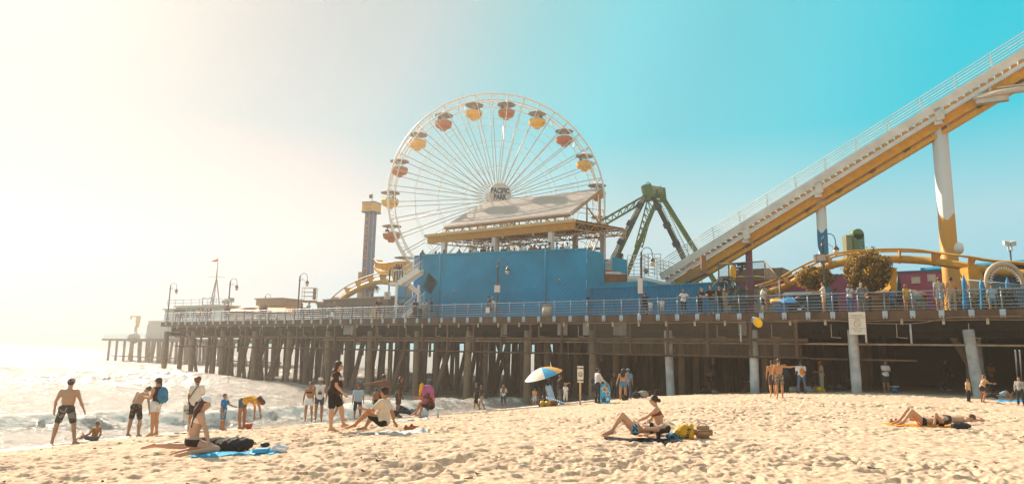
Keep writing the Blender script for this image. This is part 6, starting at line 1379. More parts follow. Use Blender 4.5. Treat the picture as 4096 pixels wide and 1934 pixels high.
# lying legs of the person behind her are hers: she sits on them; dark bag and towel in front
def blob(name, label, cat, c, prims, m_, h=.014, wob=.012, infl=0.):
    c = np.asarray(c, float); o = add_mesh(name, sdf_mesh([(q[0], np.array(q[1])+c, (np.array(q[2])+c) if q[0] == 'c' else q[2], *q[3:]) for q in prims], h, infl, wob=wob), m_, origin=c, loc=c); return tag(o, label, cat)
I3 = np.eye(3)
def ground_patch(name, label, cat, px, py, Y, L, W_, ang, m_, th=.02, seed=1, group=None):
    c = spot(px, py, Y); rd = np.random.RandomState(seed); a = R(ang); ux = np.array([math.cos(a), math.sin(a)]); uy = np.array([-math.sin(a), math.cos(a)]); n, k = 22, 12; V = []
    for top in (1, 0):
        for i in range(n):
            for j in range(k):
                s, t = i/(n-1)-.5, j/(k-1)-.5; e = 1+.06*math.sin(9*t+seed)+.05*math.sin(7*s+seed*2); x, y = c[:2]+ux*s*L*e+uy*t*W_*(1+.08*math.sin(8*s+seed)); 
                z = float(ground0(x, y))+float(sand_relief(x, y, math.hypot(x, y)))*.8+.022+.012*math.sin(11*s+5*t+seed)+.008*math.sin(23*t+9*s); V.append((x, y, z if top else z-th-.03))
    F = []; N_ = n*k
    for i in range(n-1):
        for j in range(k-1): q = (i*k+j, (i+1)*k+j, (i+1)*k+j+1, i*k+j+1); F.append(q); F.append(tuple(v+N_ for v in q[::-1]))
    for i in range(n-1):
        for j in (0, k-1): F.append((i*k+j, (i+1)*k+j, (i+1)*k+j+N_, i*k+j+N_))
    for j in range(k-1):
        for i in (0, n-1): F.append((i*k+j, i*k+j+1, i*k+j+1+N_, i*k+j+N_))
    g = MB(); g.add(V, F, True); o = g.build(name, m_, origin=c); return tag(o, label, cat, group)
TOWB = pat('towel_blue', '2b9cc4', 'bfe0e6', 5.5, .62, 'noise')
ground_patch('towel', 'crumpled bright blue towel under the kneeling woman and black bag', 'towel', 950, 1815, 11.4, 1.5, .6, 6, TOWB, seed=3)
c = spot(935, 1803, 11.5); blob('bag', 'slumped black fabric bag on the blue towel beside the kneeling woman', 'bag', c+Z3*.02, [('e', np.array([0, 0, .10]), I3, np.array([.34, .18, .13]), .05), ('e', np.array([.16, .03, .13]), I3, np.array([.2, .15, .11]), .05), ('e', np.array([-.2, 0, .06]), I3, np.array([.18, .14, .09]), .05)], mat('bag_black', '17161a', .8, var=.3, scale=20, bump=.6), wob=.012)
c = spot(1045, 1812, 11.4); g = MB(); g.box(c+Z3*.06+np.array([.0, 0, 0]), unit((1, .1, .05)), (0, 1, 0), Z3, .26, .2, .07); o = g.build('book', mat('book_blue', '3a9cc0', .6), origin=c); tag(o, 'thick pale blue book lying right of the black bag', 'book')
c = spot(1060, 1785, 11.7); blob('goggles', 'dark rounded goggles case behind the blue book', 'case', c, [('e', np.array([0, 0, .05]), I3, np.array([.10, .06, .05]), .02)], BKM, wob=.0)
def shoe_pair(px, py, Y, label, m1, ang=0):
    c = spot(px, py, Y); cc = blob('shoe', label, 'shoe', c, [('c', np.array([-.11, 0, .045]), np.array([.10, 0, .035]), .045, .036, .02), ('c', np.array([-.11, 0, .05]), np.array([-.10, 0, .10]), .04, .035, .02)], m1, h=.011, wob=0.); cc.rotation_euler = (0, 0, R(ang))
shoe_pair(1118, 1808, 11.4, 'white trainer lying nearest the camera right of the towel', fab('d9d6cf'), 8); shoe_pair(1130, 1795, 11.7, 'white trainer tipped behind its pair on the sand', fab('cfd3d4'), -15)
# child in blue, woman in yellow bending
person('little boy in blue printed shirt and patterned board shorts', spot(888, 1712, 23.0), 95, 1.16, dict(RA=((.3, .0, -1), (.2, .3, -1)), LA=((.3, .6, -.8), (.1, 1, -.3)), RL=((.1, .1, -1), (0, -.1, -1), (.1, 1, -.1))), 'a9754a', ('short', '2f2118'), ('tee', '1a74ae', pat('boy_tee', '1670a8', '9dc3d4', 9, .63)), ('long_shorts', '1a8ac0', pat('boy_short', '1683b8', 'd89a3a', 10, .55)), h=.014)
person('woman bent double in yellow printed top and denim shorts, digging', spot(965, 1704, 23.5), 88, 1.66, dict(T=(0, 1, .42), T2=(0, 1, -.05), head=(0, .8, -.6), look=(0, .3, -1), RL=((.12, -.05, -1), (.02, .08, -1), (.1, 1, -.1)), LL=((.12, .14, -1), (.02, -.02, -1), (.1, 1, -.1)), RA=((.05, .12, -1), (0, .02, -1)), LA=((.05, .3, -1), (0, .2, -1))), 'a9734a', ('long', '4b2a18'), ('tee', 'd49a26', pat('yellow_top', 'cf9422', 'e6c98a', 22, .62)), ('short', '43657a'), h=.014, fem=True)
c = spot(996, 1706, 23.3); g = MB(); g.lathe(c, [(.08, 0), (.12, .16), (.13, .17)], 14); tag(g.build('sand_bucket', mat('bucket_orange', 'd1632a', .4), origin=c), 'small orange toy bucket under the bending woman', 'bucket')
ground_patch('towel', 'white towel with black edge behind the kneeling woman', 'towel', 735, 1726, 20.5, 1.3, .7, 12, pat('towel_wb', 'd2cdc3', '2a2a2c', 1.3, .62), th=.05, seed=6)
# wading pair
person('woman in black bikini top and white shorts walking in the wash, hair in a bun', spot(1232, 1690, 30, 1), 172, 1.62, dict(WALK, LA=((.35, -.3, -1), (.2, .4, -1)), RA=((.25, .2, -1), (.1, .1, -1))), 'a06a42', ('bun', '241813'), ('bikini', '1b1b1d'), ('short', 'cfd2cf'), h=.018, fem=True)
M_ = person('man in cap, sunglasses and white tank wading with a camera on a strap', spot(1272, 1694, 29, 1), 165, 1.78, dict(WALK, RA=((.3, .1, -1), (-.1, .5, -.9)), LA=((.3, .1, -1), (-.1, .5, -.9))), '96643e', ('short', '2b1d14'), ('tank', 'd6d5cd'), ('short', '2f4a5c'), ('cap', 'c4c6c0'), h=.018, glasses=True)
c = M_['chest']+M_['fr']*.16-Z3*.16; g = MB(); g.box(c, M_['lat'], M_['fr'], Z3, .14, .07, .09); g.lathe(c+M_['fr']*.03, [(.035, 0), (.035, .07)], 10, M_['fr']); g.tube([c+Z3*.04, M_['neck']+M_['lat']*.07, M_['neck']-M_['lat']*.07, c+Z3*.04], .008, 5); tag(g.build('camera_body', BKM, origin=c), 'black camera hanging on the chest of the man in the white tank', 'camera')
# big walking woman
W1 = person('woman with very long wavy hair, sunglasses, brown tee and black shorts striding across the sand', spot(1325, 1724, 16.7), 82, 1.80, dict(T=(0, .12, 1), head=(0, .22, 1), look=(-.3, 1, -.25), RL=((.08, -.02, -1), (.0, .02, -1), (.1, 1, -.12)), LL=((.05, .55, -1), (0, .18, -1), (.1, 1, .12)), RA=((.12, .10, -1), (-.05, .75, -.75)), LA=((.15, -.12, -1), (.1, .4, -1))), 'c0977a', ('vlong', '3a2112'), ('tee', '3b2a20'), ('shorts', '191818'), h=.012, heavy=1.2, fem=True, fine=True, glasses=True)
q = W1['chest']+Z3*.01; ax = unit(np.cross(Z3, -np.array([0.25, -1, 0]))); 
text_mb('Malibu', .13, W1['chest']+np.array([.07, -.155, -.01]), (1, .15, .05), Z3, .004, .008).build('lettering', SGN, W1['body'], origin=W1['org'])
person('woman in black top and teal shorts walking behind the striding woman', spot(1352, 1690, 30, 1), 60, 1.6, WALK, 'a8744a', ('long', '2c1d14'), ('tee', '2a2a2c'), ('short', '1f7aa0'), h=.02, fem=True)
# sitting man with cap
S1 = person('man in black cap, cream tee and black shorts sitting with one knee raised', spot(1530, 1732, 16.6), -78, 1.76, dict(T=(0, -.10, 1), T2=(0, .06, 1), head=(0, .0, 1), look=(.15, 1, .05), LL=((.10, 1, .62), (.08, .95, -1), (0, 1, -.2)), RL=((.35, 1, .25), (.4, .5, -.6), (0, 1, -.1)), RA=((.2, -.4, -.9), (.05, -.25, -.95), (0, -.6, -.7)), LA=((.12, .75, -.7), (.0, 1, .12))), 'b27c4e', ('short', '1e1612'), ('tee', 'd0bfa6'), ('shorts', '171618'), ('cap', '1b1a1c'), h=.012, heavy=1.15, fine=True)
ground_patch('towel', 'pale towel under the sitting man in black cap', 'towel', 1570, 1728, 16.8, 1.7, .7, 4, fab('c9d0d2'), seed=8)
for px, py, a in ((1638, 1718, 20), (1660, 1713, -10)): shoe_pair(px, py, 17, 'rust coloured sandal on the sand behind the sitting man, '+('left one' if a > 0 else 'right one'), mat('rust_leather', '8a4a24', .7), a)
person('grey haired boy in striped blue tee and long teal shorts facing the surf', spot(1428, 1678, 28.5, 1), 165, 1.36, dict(RA=((.2, .1, -1), (.1, .4, -1)), head=(.1, .25, 1)), '9c6b45', ('curly', '6b3c22'), ('tee', '9fb4c0', pat('stripe_tee', 'c3ccd0', '4a8fb4', 9, .6, 'Z')), ('long_shorts', '24404a'), h=.018, heavy=1.1)
person('shirtless muscular man stretching an arm to the left in the surf', spot(1528, 1668, 31, 1), -20, 1.82, dict(LA=((1, .15, -.12), (1, .2, -.1)), RA=((.3, .2, -1), (.1, .5, -1)), RL=((.1, .1, -1), (.02, -.1, -1), (.1, 1, -.1)), LL=((.2, -.1, -1), (.1, -.1, -1), (.1, 1, -.1))), '7a4c2e', ('short', '1a1310'), None, ('shorts', '2c2f33'), h=.018)
person('small shirtless boy in dark shorts standing in the wash', spot(1500, 1662, 30, 1), -60, 1.12, dict(RA=((.2, -.1, -1), (.1, .1, -1))), '9a6740', ('short', '3a281c'), None, ('long_shorts', '30302f'), h=.018)
person('person with long dark hair and dark top standing behind the sitting man', spot(1590, 1668, 30, 1), 100, 1.66, dict(T=(0, .15, 1)), '8a5a3a', ('vlong', '3a2a22'), ('tee', '4a3a2f'), ('shorts', '4a4a48'), h=.02, fem=True)
# covered person and reclining one
HC = person('person in spotted ochre dress sitting on the sand under a mauve towel', spot(1722, 1668, 21.5), -80, 1.62, dict(T=(0, .05, 1), T2=(0, .35, 1), head=(0, .7, .8), RL=((.3, 1, .1), (.2, .2, -.5), (0, 1, -.1)), LL=((.2, 1, .35), (.1, .4, -1), (0, 1, -.1)), RA=((.1, .8, -.6), (0, 1, .2)), LA=((.1, .8, -.6), (0, 1, .2))), '9a6a44', ('long', '3a2618'), ('tee', 'a9752c', pat('spotted_dress', 'a9752c', '4a2f18', 30, .3, 'vor')), ('shorts', '1c2430'), h=.016, heavy=1.1, fem=True)
q = HC['head']; blob('towel', 'mauve towel draped over the head and back of the sitting person', 'towel', q, [('e', np.array([.02, 0, .03]), I3, np.array([.20, .17, .16]), .06), ('c', np.array([.08, 0, -.05]), np.array([.18, 0, -.42]), .19, .15, .08), ('c', np.array([-.02, -.05, -.05]), np.array([-.05, -.08, -.38]), .14, .10, .08)], fab('a25a86', var=.15), h=.016, wob=.014)
blob('towel', 'yellow cloth corner over the head of the towel covered person', 'cloth', q+np.array([-.17, -.02, .02]), [('e', np.array([0, 0, .06]), I3, np.array([.09, .12, .17]), .03), ('c', np.array([-.04, 0, -.05]), np.array([-.06, 0, -.2]), .07, .04, .03)], fab('d9a017'), h=.016, wob=.01)
person('person lying on the back in dark striped clothes beside the towel covered one', spot(1640, 1668, 22.5), 75, 1.60, dict(T=(0, 1, .1), front=(0, 0, 1), head=(0, 1, .25), look=(0, 0, 1), RL=((.15, -.9, .5), (.1, -.6, -.9), (0, -.4, .9)), LL=((.15, -1, .05), (.1, -1, -.02), (0, -.2, 1)), RA=((.5, -.6, -.1), (.2, -1, 0)), LA=((.5, -.6, -.1), (.2, -1, 0))), '9a6a44', ('short', '2a1e16'), ('tee', '31485a', pat('dark_stripe', '2b3d4b', '8d98a0', 6, .6, 'X')), ('pants', '2a3540'), h=.018)
c = spot(1690, 1664, 21.8); blob('bag', 'pale blue plastic bag beside the towel covered person', 'bag', c, [('e', np.array([0, 0, .14]), I3, np.array([.24, .18, .17]), .04)], fab('a9c3d0'), wob=.02)
c = spot(1752, 1667, 21.4); g = MB(); g.lathe(c, [(.04, 0), (.042, .2), (.02, .27), (.02, .3)], 12); tag(g.build('water_bottle', mat('bottle_clear', 'b9d0d4', .15), origin=c), 'clear water bottle standing right of the towel covered person', 'bottle')
ground_patch('towel', 'thin pale blue towel edge in front of the covered person', 'towel', 1660, 1680, 21.0, 1.2, .3, 3, fab('9cc0cc'), seed=11)
# right hand sand: two women
DK = fab('20242a')
ground_patch('towel', 'dark blanket under the two women at the centre right', 'towel', 2570, 1758, 13.8, 1.45, .55, -4, DK, seed=12)
person('woman lying on her back with knees up in blue bikini bottoms and black hair', spot(2540, 1752, 13.9), -88, 1.66, dict(T=(0, -1, .05), front=(0, .05, 1), head=(0, -1, .10), look=(.1, .1, 1), LL=((.08, 1, 1.15), (.06, .85, -1.25), (0, 1, -.25)), RL=((.16, 1, .95), (.1, .55, -1.2), (0, 1, -.25)), RA=((.5, .6, -.15), (.2, 1, .1)), LA=((.3, .9, .05), (-.6, .3, .3))), 'c0977a', ('long', '17120f'), ('bikini', '232a30'), ('briefs', '1d5a72', pat('blue_print', '174a60', '5fb0c4', 22, .55)), h=.0125, fem=True, fine=True)
S2 = person('woman in brown bandeau sitting cross legged with sunglasses and a low bun', spot(2636, 1738, 14.3), -75, 1.68, dict(T=(0, .02, 1), T2=(0, .22, 1), head=(0, .25, 1), look=(.15, 1, -.2), LL=((.75, 1, .02), (-.8, .35, -.05), (-.6, .5, -.3)), RL=((.75, 1, .02), (-.8, .35, -.05), (-.6, .5, -.3)), LA=((.05, .95, -.75), (.0, 1, -.45)), RA=((.15, .5, -.95), (.0, .9, -.55))), 'c0977a', ('low_bun', '2f2119'), ('bikini', '7a4a22'), ('briefs', '7a4a22'), h=.012, fem=True, fine=True, glasses=True)
g = MB(); q = S2['chest']-S2['fr']*.125; g.tube([q, q-Z3*.12+S2['lat']*.01, q-Z3*.24-S2['fr']*.01], .006, 5); g.tube([q, q-Z3*.10-S2['fr']*.03, q-Z3*.19-S2['fr']*.04], .006, 5); g.build('bikini_tie', fab('7a4a22'), S2['body'], origin=S2['org'])
c = spot(2590, 1748, 13.7); g = MB(); g.lathe(c+Z3*.25, [(.025, 0), (.028, .1), (.012, .13), (.012, .15)], 10); tag(g.build('lotion_bottle', fab('d9d4c8'), origin=c), 'small white lotion bottle between the two women', 'bottle')
c = spot(2733, 1752, 13.9); blob('beach_bag', 'yellow sack style beach bag lying beside the two women', 'bag', c, [('e', np.array([.03, 0, .15]), I3, np.array([.20, .13, .15]), .04), ('c', np.array([-.16, 0, .08]), np.array([.05, 0, .14]), .09, .13, .04), ('c', np.array([.15, -.04, .05]), np.array([.17, 0, .26]), .08, .06, .04)], mat('bag_yellow', 'cf9a10', .5, var=.15, scale=12), wob=.008)
q = c+np.array([.08, -.135, .13]); text_mb('SAVE', .10, q, (.3, .0, 1), (-1, -.1, .3), .004, .004).build('lettering', INK, bpy.data.objects['beach_bag'], origin=c)
c = spot(2810, 1752, 14.0); 
def soft_box(name, label, cat, c, sx, sy, sz, m_, bev=.3, extra=None):
    bm = bmesh.new(); bmesh.ops.create_cube(bm, size=1)
    for v in bm.verts: v.co = (v.co.x*sx, v.co.y*sy, (v.co.z+.5)*sz)
    bmesh.ops.bevel(bm, geom=bm.edges[:], offset=min(sx, sy, sz)*bev, segments=4, affect='EDGES'); me = bpy.data.meshes.new(name); bm.to_mesh(me); bm.free()
    for p_ in me.polygons: p_.use_smooth = True
    me.materials.append(m_); o = bpy.data.objects.new(name, me); COL.objects.link(o); o.location = tuple(c); return tag(o, label, cat)
o = soft_box('cooler_bag', 'tan soft cooler bag with a top handle right of the yellow bag', 'bag', c+Z3*.0, .42, .28, .27, mat('cooler_tan', 'a98662', .8, var=.1, bump=.3, bscale=40), .28)
g = MB(); g.tube([np.array([-.1, 0, .27]), np.array([-.04, 0, .32]), np.array([.06, 0, .32]), np.array([.1, 0, .27])], .012, 6); g.build('handle', mat('cooler_tan', 'a98662', .8), o); g = MB(); g.bar((-.18, -.142, .17), (.18, -.142, .17), .01, .008); g.build('zip', mat('zip_dark', '4a3c2e', .6), o)
c = spot(2690, 1752, 14.1); blob('clothes', 'small heap of dark blue patterned clothes left of the yellow bag', 'clothes', c, [('e', np.array([0, 0, .05]), I3, np.array([.16, .12, .07]), .04), ('e', np.array([.1, 0, .02]), I3, np.array([.12, .08, .05]), .04)], pat('print_clothes', '17304a', '2f7a9a', 16, .5), wob=.012)
# far right couple lying
ground_patch('towel', 'orange towel under the couple lying at the far right', 'towel', 3700, 1702, 17.2, 1.9, .8, -3, fab('c8862c'), seed=15)
person('woman in dark bikini lying on her back with one knee raised on the orange towel', spot(3690, 1702, 17.0), -88, 1.66, dict(T=(0, -1, .06), front=(0, .05, 1), head=(0, -1, .1), look=(.1, 0, 1), LL=((.08, 1, .95), (.06, .9, -1.0), (0, 1, -.25)), RL=((.16, 1, 1.1), (.1, .9, -1.1), (0, 1, -.25)), LA=((.2, .5, .55), (.1, .3, -1)), RA=((.5, .6, -.15), (.2, 1, .1))), 'c0977a', ('long', '1c1512'), ('bikini', '2c2a2c'), ('briefs', '24282c'), h=.0135, fem=True)
person('second sunbather lying face down behind the first with light brown hair', spot(3790, 1692, 17.9), -85, 1.70, dict(T=(0, -1, .04), front=(0, .02, -1), head=(0, -1, .25), look=(0, -.3, -1), LL=((.1, 1, -.02), (.05, 1, .02), (0, 1, .3)), RL=((.1, 1, -.02), (.05, 1, .02), (0, 1, .3)), LA=((.7, -.6, -.05), (-.2, -1, .0)), RA=((.7, -.6, -.05), (-.2, -1, .0))), 'c0977a', ('short', '5e3c1e'), None, ('briefs', '3a3836'), h=.0135)
c = spot(3845, 1712, 16.8); blob('bag', 'dark slate bag by the head of the sunbathing woman', 'bag', c, [('e', np.array([0, 0, .07]), I3, np.array([.26, .14, .09]), .04)], fab('2a3238'), wob=.01)
for px, py, a in ((3578, 1692, 10), (3600, 1690, -20)): shoe_pair(px, py, 17.6, 'tan slip on shoe at the feet of the sunbather, '+('outer' if a > 0 else 'inner')+' one', mat('tan_shoe', '9a6a34', .7), a)
# ---- middle distance
person('heavy man in black tee and shorts walking left at the water edge', spot(1905, 1641, 38.3), -70, 1.80, dict(WALK, RA=((.2, .0, -1), (.1, .35, -1)), LA=((.15, .1, -1), (.1, .2, -1))), 'a8764c', ('short', '1f1814'), ('loose', '26241f'), ('long_shorts', '1d1c1c'), h=.02, heavy=1.25)
person('person walking behind the heavy man in black', spot(1925, 1640, 39), -75, 1.66, WALK, 'a8764c', ('short', '1f1814'), ('tee', '3c3a38'), ('shorts', 'b9a88c'), h=.022)
person('woman with long light hair in white tee tied sweater, facing the pier', spot(2013, 1634, 39.5), 10, 1.60, dict(RA=((.3, .4, -.9), (-.5, .3, .9)), LA=((.25, 0, -1), (.1, .1, -1))), 'b8875c', ('vlong', '7a5230'), ('tee', 'cfd3cf'), ('capri', '2e3f50'), h=.02, fem=True)
U1 = person('person in black hoodie holding the striped beach umbrella', spot(2168, 1626, 37), 20, 1.66, dict(RA=((.3, .5, -.9), (-.2, .6, .6)), LA=((.3, .5, -.8), (-.5, .5, .2))), 'a06c44', ('short', '1c1512'), ('jacket', '1f1d1c'), ('pants', '3b332c'), h=.02, shoes='2a2826')
person('small child beside the person holding the umbrella', spot(2138, 1620, 37.4), 150, 1.15, None, '9d6a44', ('short', '1c1512'), ('tee', 'b98a68'), ('shorts', '9fb2bc'), h=.022)
# beach umbrella
uc = U1['hands']['R']+np.array([-.05, 0, .55]); tip = at_y(2165, 1470, 37); um = thing('beach_umbrella', tip, 'tilted blue and orange striped beach umbrella with sunlit side painted pale', 'umbrella'); uax = unit(np.array([-.30, -.12, .92])); ux = unit(np.cross(uax, (0, 1, 0))); uy = np.cross(uax, ux)
cols = ['cfdfe4', 'e8ddc8', '3f9fca', 'e0a050', 'd98a2a', '1f8cc0', 'e6dfd0', 'e6e0d2']  # pale panels paint in sunlight coming through the cloth on the left
for k in range(8):
    g = MB(); n = 5
    for i in range(n):
        for j in range(4):
            def up_(f, t): r = 1.02*f; z = -.42*f*f; return tip+ux*r*math.cos(t)+uy*r*math.sin(t)+uax*z
            f0, f1 = i/n, (i+1)/n; t0, t1 = 2*math.pi*(k+j/4)/8, 2*math.pi*(k+(j+1)/4)/8; g.add([up_(f0, t0), up_(f1, t0), up_(f1, t1), up_(f0, t1)], [(0, 1, 2, 3)], True)
    g.build('canopy_panel', fab(cols[k], var=.05), um)
g = MB(); g.tube([tip+uax*.06, tip-uax*1.9], .018, 8); g.build('pole', SGN, um)
g = MB()
for k in range(8): t = 2*math.pi*k/8; g.tube([tip-uax*.1, tip+ux*.98*math.cos(t)+uy*.98*math.sin(t)-uax*.42], .006, 4)
g.build('ribs', STEEL, um)
BOARD = pat('board_blue', '1c7ab0', 'cfe2e8', 4, .6, 'X')
c = spot(2205, 1612, 37.2); g = MB(); g.box(c+Z3*.55+np.array([-.02, 0, 0]), unit((1, 0, .35)), (0, 1, 0), unit((-.3, 0, 1)), .42, .06, 1.1); g.ell(c+Z3*1.08+np.array([-.17, 0, 0]), (.21, .03, .2), 12, ax=[unit((1, 0, .35)), (0, 1, 0), unit((-.3, 0, 1))]); tag(g.build('bodyboard', BOARD, origin=c), 'blue striped bodyboard propped upright under the umbrella', 'bodyboard')
c = spot(2225, 1618, 35.5); g = MB(); g.ell(c+Z3*.22, (.85, .28, .07), 16, ax=[unit((1, -.1, -.32)), (0.1, 1, 0), unit((.3, 0, 1))]); tag(g.build('surfboard', pat('board_stripe', '1f86bc', 'dfe6e6', 3, .55, 'X'), origin=c), 'blue and white surfboard lying tilted on the beach bags', 'surfboard')
c = spot(2180, 1625, 36.6); blob('inflatable', 'bright yellow inflatable float at the feet of the umbrella holder', 'float', c, [('e', np.array([-.12, 0, .15]), I3, np.array([.16, .14, .15]), .03), ('e', np.array([.15, 0, .16]), I3, np.array([.16, .14, .15]), .03)], mat('float_yellow', 'd9aa10', .35), wob=.0, h=.02)
c = spot(2205, 1623, 36.8); blob('bag', 'brown beach bag behind the yellow float', 'bag', c, [('e', np.array([.1, 0, .14]), I3, np.array([.24, .16, .16]), .03)], fab('8a5a2a'), wob=.015, h=.02)
person('big man in black tee and grey trousers with arms out beside the umbrella', spot(2238, 1606, 37.5), 75, 1.84, dict(RA=((.2, .9, -.6), (0, 1, .05)), LA=((.2, .7, -.6), (0, 1, -.1)), head=(0, .2, 1), look=(.3, 1, -.3)), 'b07e56', ('short', '4a4038'), ('loose', '1d1c1b'), ('pants', '5b5650'), h=.02, heavy=1.3, glasses=True)
person('little girl in white outfit in front of the big man', spot(2262, 1606, 36.5), 160, 1.22, dict(RA=((.3, .2, -1), (.1, .3, -1))), 'a87248', ('bob', '2a1d16'), ('tee', 'e0dcd2'), ('capri', 'dad6cc'), h=.02, fem=True)
# NO SWIMMING sign
sp_ = spot(2321, 1617, 33.5); ns = thing('warning_sign', sp_, 'white no swimming sign on a slim timber post in the sand', 'sign'); zt = at_y(2321, 1462, sp_[1])[2]; zb_ = at_y(2321, 1528, sp_[1])[2]
g = MB(); g.box(np.array([sp_[0], sp_[1]+.03, (sp_[2]-.2+zb_+.2)/2]), (1, 0, 0), (0, 1, 0), Z3, .08, .06, zb_+.2-sp_[2]+.2); g.build('post', mat('pale_timber', 'c9ab7c', .7), ns)
cb = np.array([sp_[0], sp_[1]-.02, (zt+zb_)/2]); bh = zt-zb_; g = MB(); g.box(cb, (1, 0, 0), (0, 1, 0), Z3, .30, .03, bh); g.build('board', mat('sign_bright', 'e0dacb', .5), ns)
text_mb('NO SWIMMING', .085, cb+np.array([0, -.02, bh*.36]), (1, 0, 0), Z3, .002, .004, sx=.55).build('lettering', INK, ns); text_mb('NO NADAR', .10, cb+np.array([0, -.02, -bh*.37]), (1, 0, 0), Z3, .002, .005, sx=.6).build('lettering', INK, ns)
g = MB(); g.tube([cb+np.array([.10*math.cos(t), -.02, .12*math.sin(t)]) for t in np.linspace(0, 6.283, 25)[:-1]], .010, 6, closed=True); g.bar(cb+np.array([-.07, -.02, .085]), cb+np.array([.07, -.02, -.085]), .016, .01); g.bar(cb+np.array([-.06, -.018, .02]), cb+np.array([.05, -.018, .05]), .02, .01); g.ell(cb+np.array([.05, -.018, .0]), (.018, .006, .018), 8)
for k in range(3): g.tube([cb+np.array([x, -.018, -.04-.02*k+.008*math.sin(x*80)]) for x in np.linspace(-.07, .07, 8)], .004, 4)
g.build('symbol', INK, ns)
# bodyboard man and others
BB = person('man in cap and pale long sleeve carrying toys and leaning on a floral bodyboard', spot(2390, 1612, 32.8), 70, 1.74, dict(RA=((.1, .5, -.9), (.0, .9, -.6)), LA=((.2, .1, -1), (0, .6, -.5)), head=(0, .1, 1)), '9a6a44', ('short', '1c1512'), ('long', 'c5c4c4'), ('pants', '1f3346'), ('cap', '3f5468'), h=.018, shoes='26221f')
c = spot(2422, 1611, 32.0); fb = thing('bodyboard', c, 'turquoise bodyboard with white and brown flowers standing upright', 'bodyboard'); bz = at_y(2422, 1530, c[1])[2]-c[2]; out_ = [(-.22, 0), (.22, 0), (.25, bz*.3), (.25, bz*.75), (.17, bz*.96), (0, bz), (-.17, bz*.96), (-.25, bz*.75), (-.25, bz*.3)]
g = MB(); g.prism([c+np.array([x, 0, z]) for x, z in out_], (0, .06, 0)); g.build('board', mat('board_turquoise', '1f9fc8', .4, var=.2, scale=9), fb)
def flower(x, z, r, m_, y=-.008):
    g = MB(); 
    for k in range(5): a = k*1.2566+.3; g.ell(c+np.array([x+r*.55*math.cos(a), y, z+r*.55*math.sin(a)]), (r*.52, .006, r*.30), 10, ax=[(math.cos(a), 0, math.sin(a)), (0, 1, 0), (-math.sin(a), 0, math.cos(a))])
    g.build('flower', m_, fb)
for x, z, r, mc in ((-.05, bz*.68, .16, 'd8d2c4'), (.11, bz*.5, .13, 'd8d2c4'), (-.08, bz*.18, .13, '1a4f7a'), (.09, bz*.88, .09, 'a9632f'), (.1, bz*.2, .09, 'd8e6ea')): flower(x, z, r, fab(mc, var=.02))
for x, z, r in ((-.05, bz*.68, .11), (.11, bz*.5, .09)): flower(x, z, r, fab('a9713c', var=.02), y=-.016)
c = BB['hands']['L']+np.array([-.2, -.15, -.1])
for dx, dz, cc, r, lab in ((0, .1, '1f7ab4', .10, 'blue toy bucket carried by the bodyboard man'), (.16, .16, 'd9a310', .13, 'yellow toy bucket carried by the bodyboard man'), (.1, -.08, 'c8702c', .12, 'orange net toy bag carried by the bodyboard man')):
    q = c+np.array([dx, 0, dz]); g = MB(); g.lathe(q, [(r*.7, -r), (r, r*.5), (r*1.05, r*.6), (r*.8, r*.62)], 14, unit((.3, -.3, 1))); tag(g.build('toy_bucket', mat('toy_'+cc, cc, .4), origin=q), lab, 'toy')
person('dark clothed person half hidden behind the bodyboard man', spot(2378, 1600, 38), 160, 1.62, None, '8a5a3a', ('short', '1c1512'), ('tee', '4a4038'), ('shorts', '3a342e'), h=.026)
person('woman in crossed back top and denim shorts with long dark hair', spot(2492, 1600, 34.6), 8, 1.66, dict(LA=((.42, .05, -1), (.25, .1, -1)), RA=((.35, .1, -1), (.2, .1, -1))), 'b5845a', ('long', '1b1411'), ('bikini', 'c79a66'), ('short', '4f7ea0'), h=.018, heavy=1.12, fem=True)
person('man in blue behind the woman in denim shorts', spot(2512, 1596, 38), 20, 1.68, None, '9a6a44', ('short', '3a3a3a'), ('tee', '5f87a0'), ('pants', '33526b'), ('cap', '7fa8bc'), h=.026)
person('seated shadowy woman in dark clothes under the pier by the denim shorts woman', spot(2455, 1592, 40), 150, 1.6, None, '8a5a3a', ('bob', '1c1512'), ('tee', '2a2a2c'), ('pants', '232326'), h=.026, fem=True)
for px, py, Y, lab, prims, col in ((2500, 1600, 34.2, 'small black backpack at the feet of the woman in denim shorts', [('e', np.array([0, 0, .14]), I3, np.array([.2, .15, .17]), .04)], '1d1c1e'), (2545, 1592, 35, 'dark bag with orange pocket on the sand under the pier', [('e', np.array([0, 0, .17]), I3, np.array([.26, .2, .2]), .04)], '20303c'), (2572, 1590, 35, 'grey and white striped duffel bag on the sand', [('e', np.array([0, 0, .2]), I3, np.array([.32, .2, .22]), .04)], '9d978c'), (2820, 1574, 37.5, 'black bin bag heap in front of the pier shade', [('e', np.array([0, 0, .18]), I3, np.array([.36, .25, .24]), .04), ('e', np.array([.05, 0, .35]), I3, np.array([.12, .1, .16]), .04)], '1a191b'), (2800, 1565, 39, 'blue cloth bundle behind the black bin bag', [('e', np.array([0, 0, .1]), I3, np.array([.3, .2, .13]), .04)], '2f5a74'), (2858, 1570, 38, 'pale cloth bundle right of the black bin bag', [('e', np.array([0, 0, .12]), I3, np.array([.2, .18, .15]), .04)], 'b9b3a6')):
    blob('bag', lab, 'bag', spot(px, py, Y), prims, fab(col, var=.35), wob=.02, h=.024)
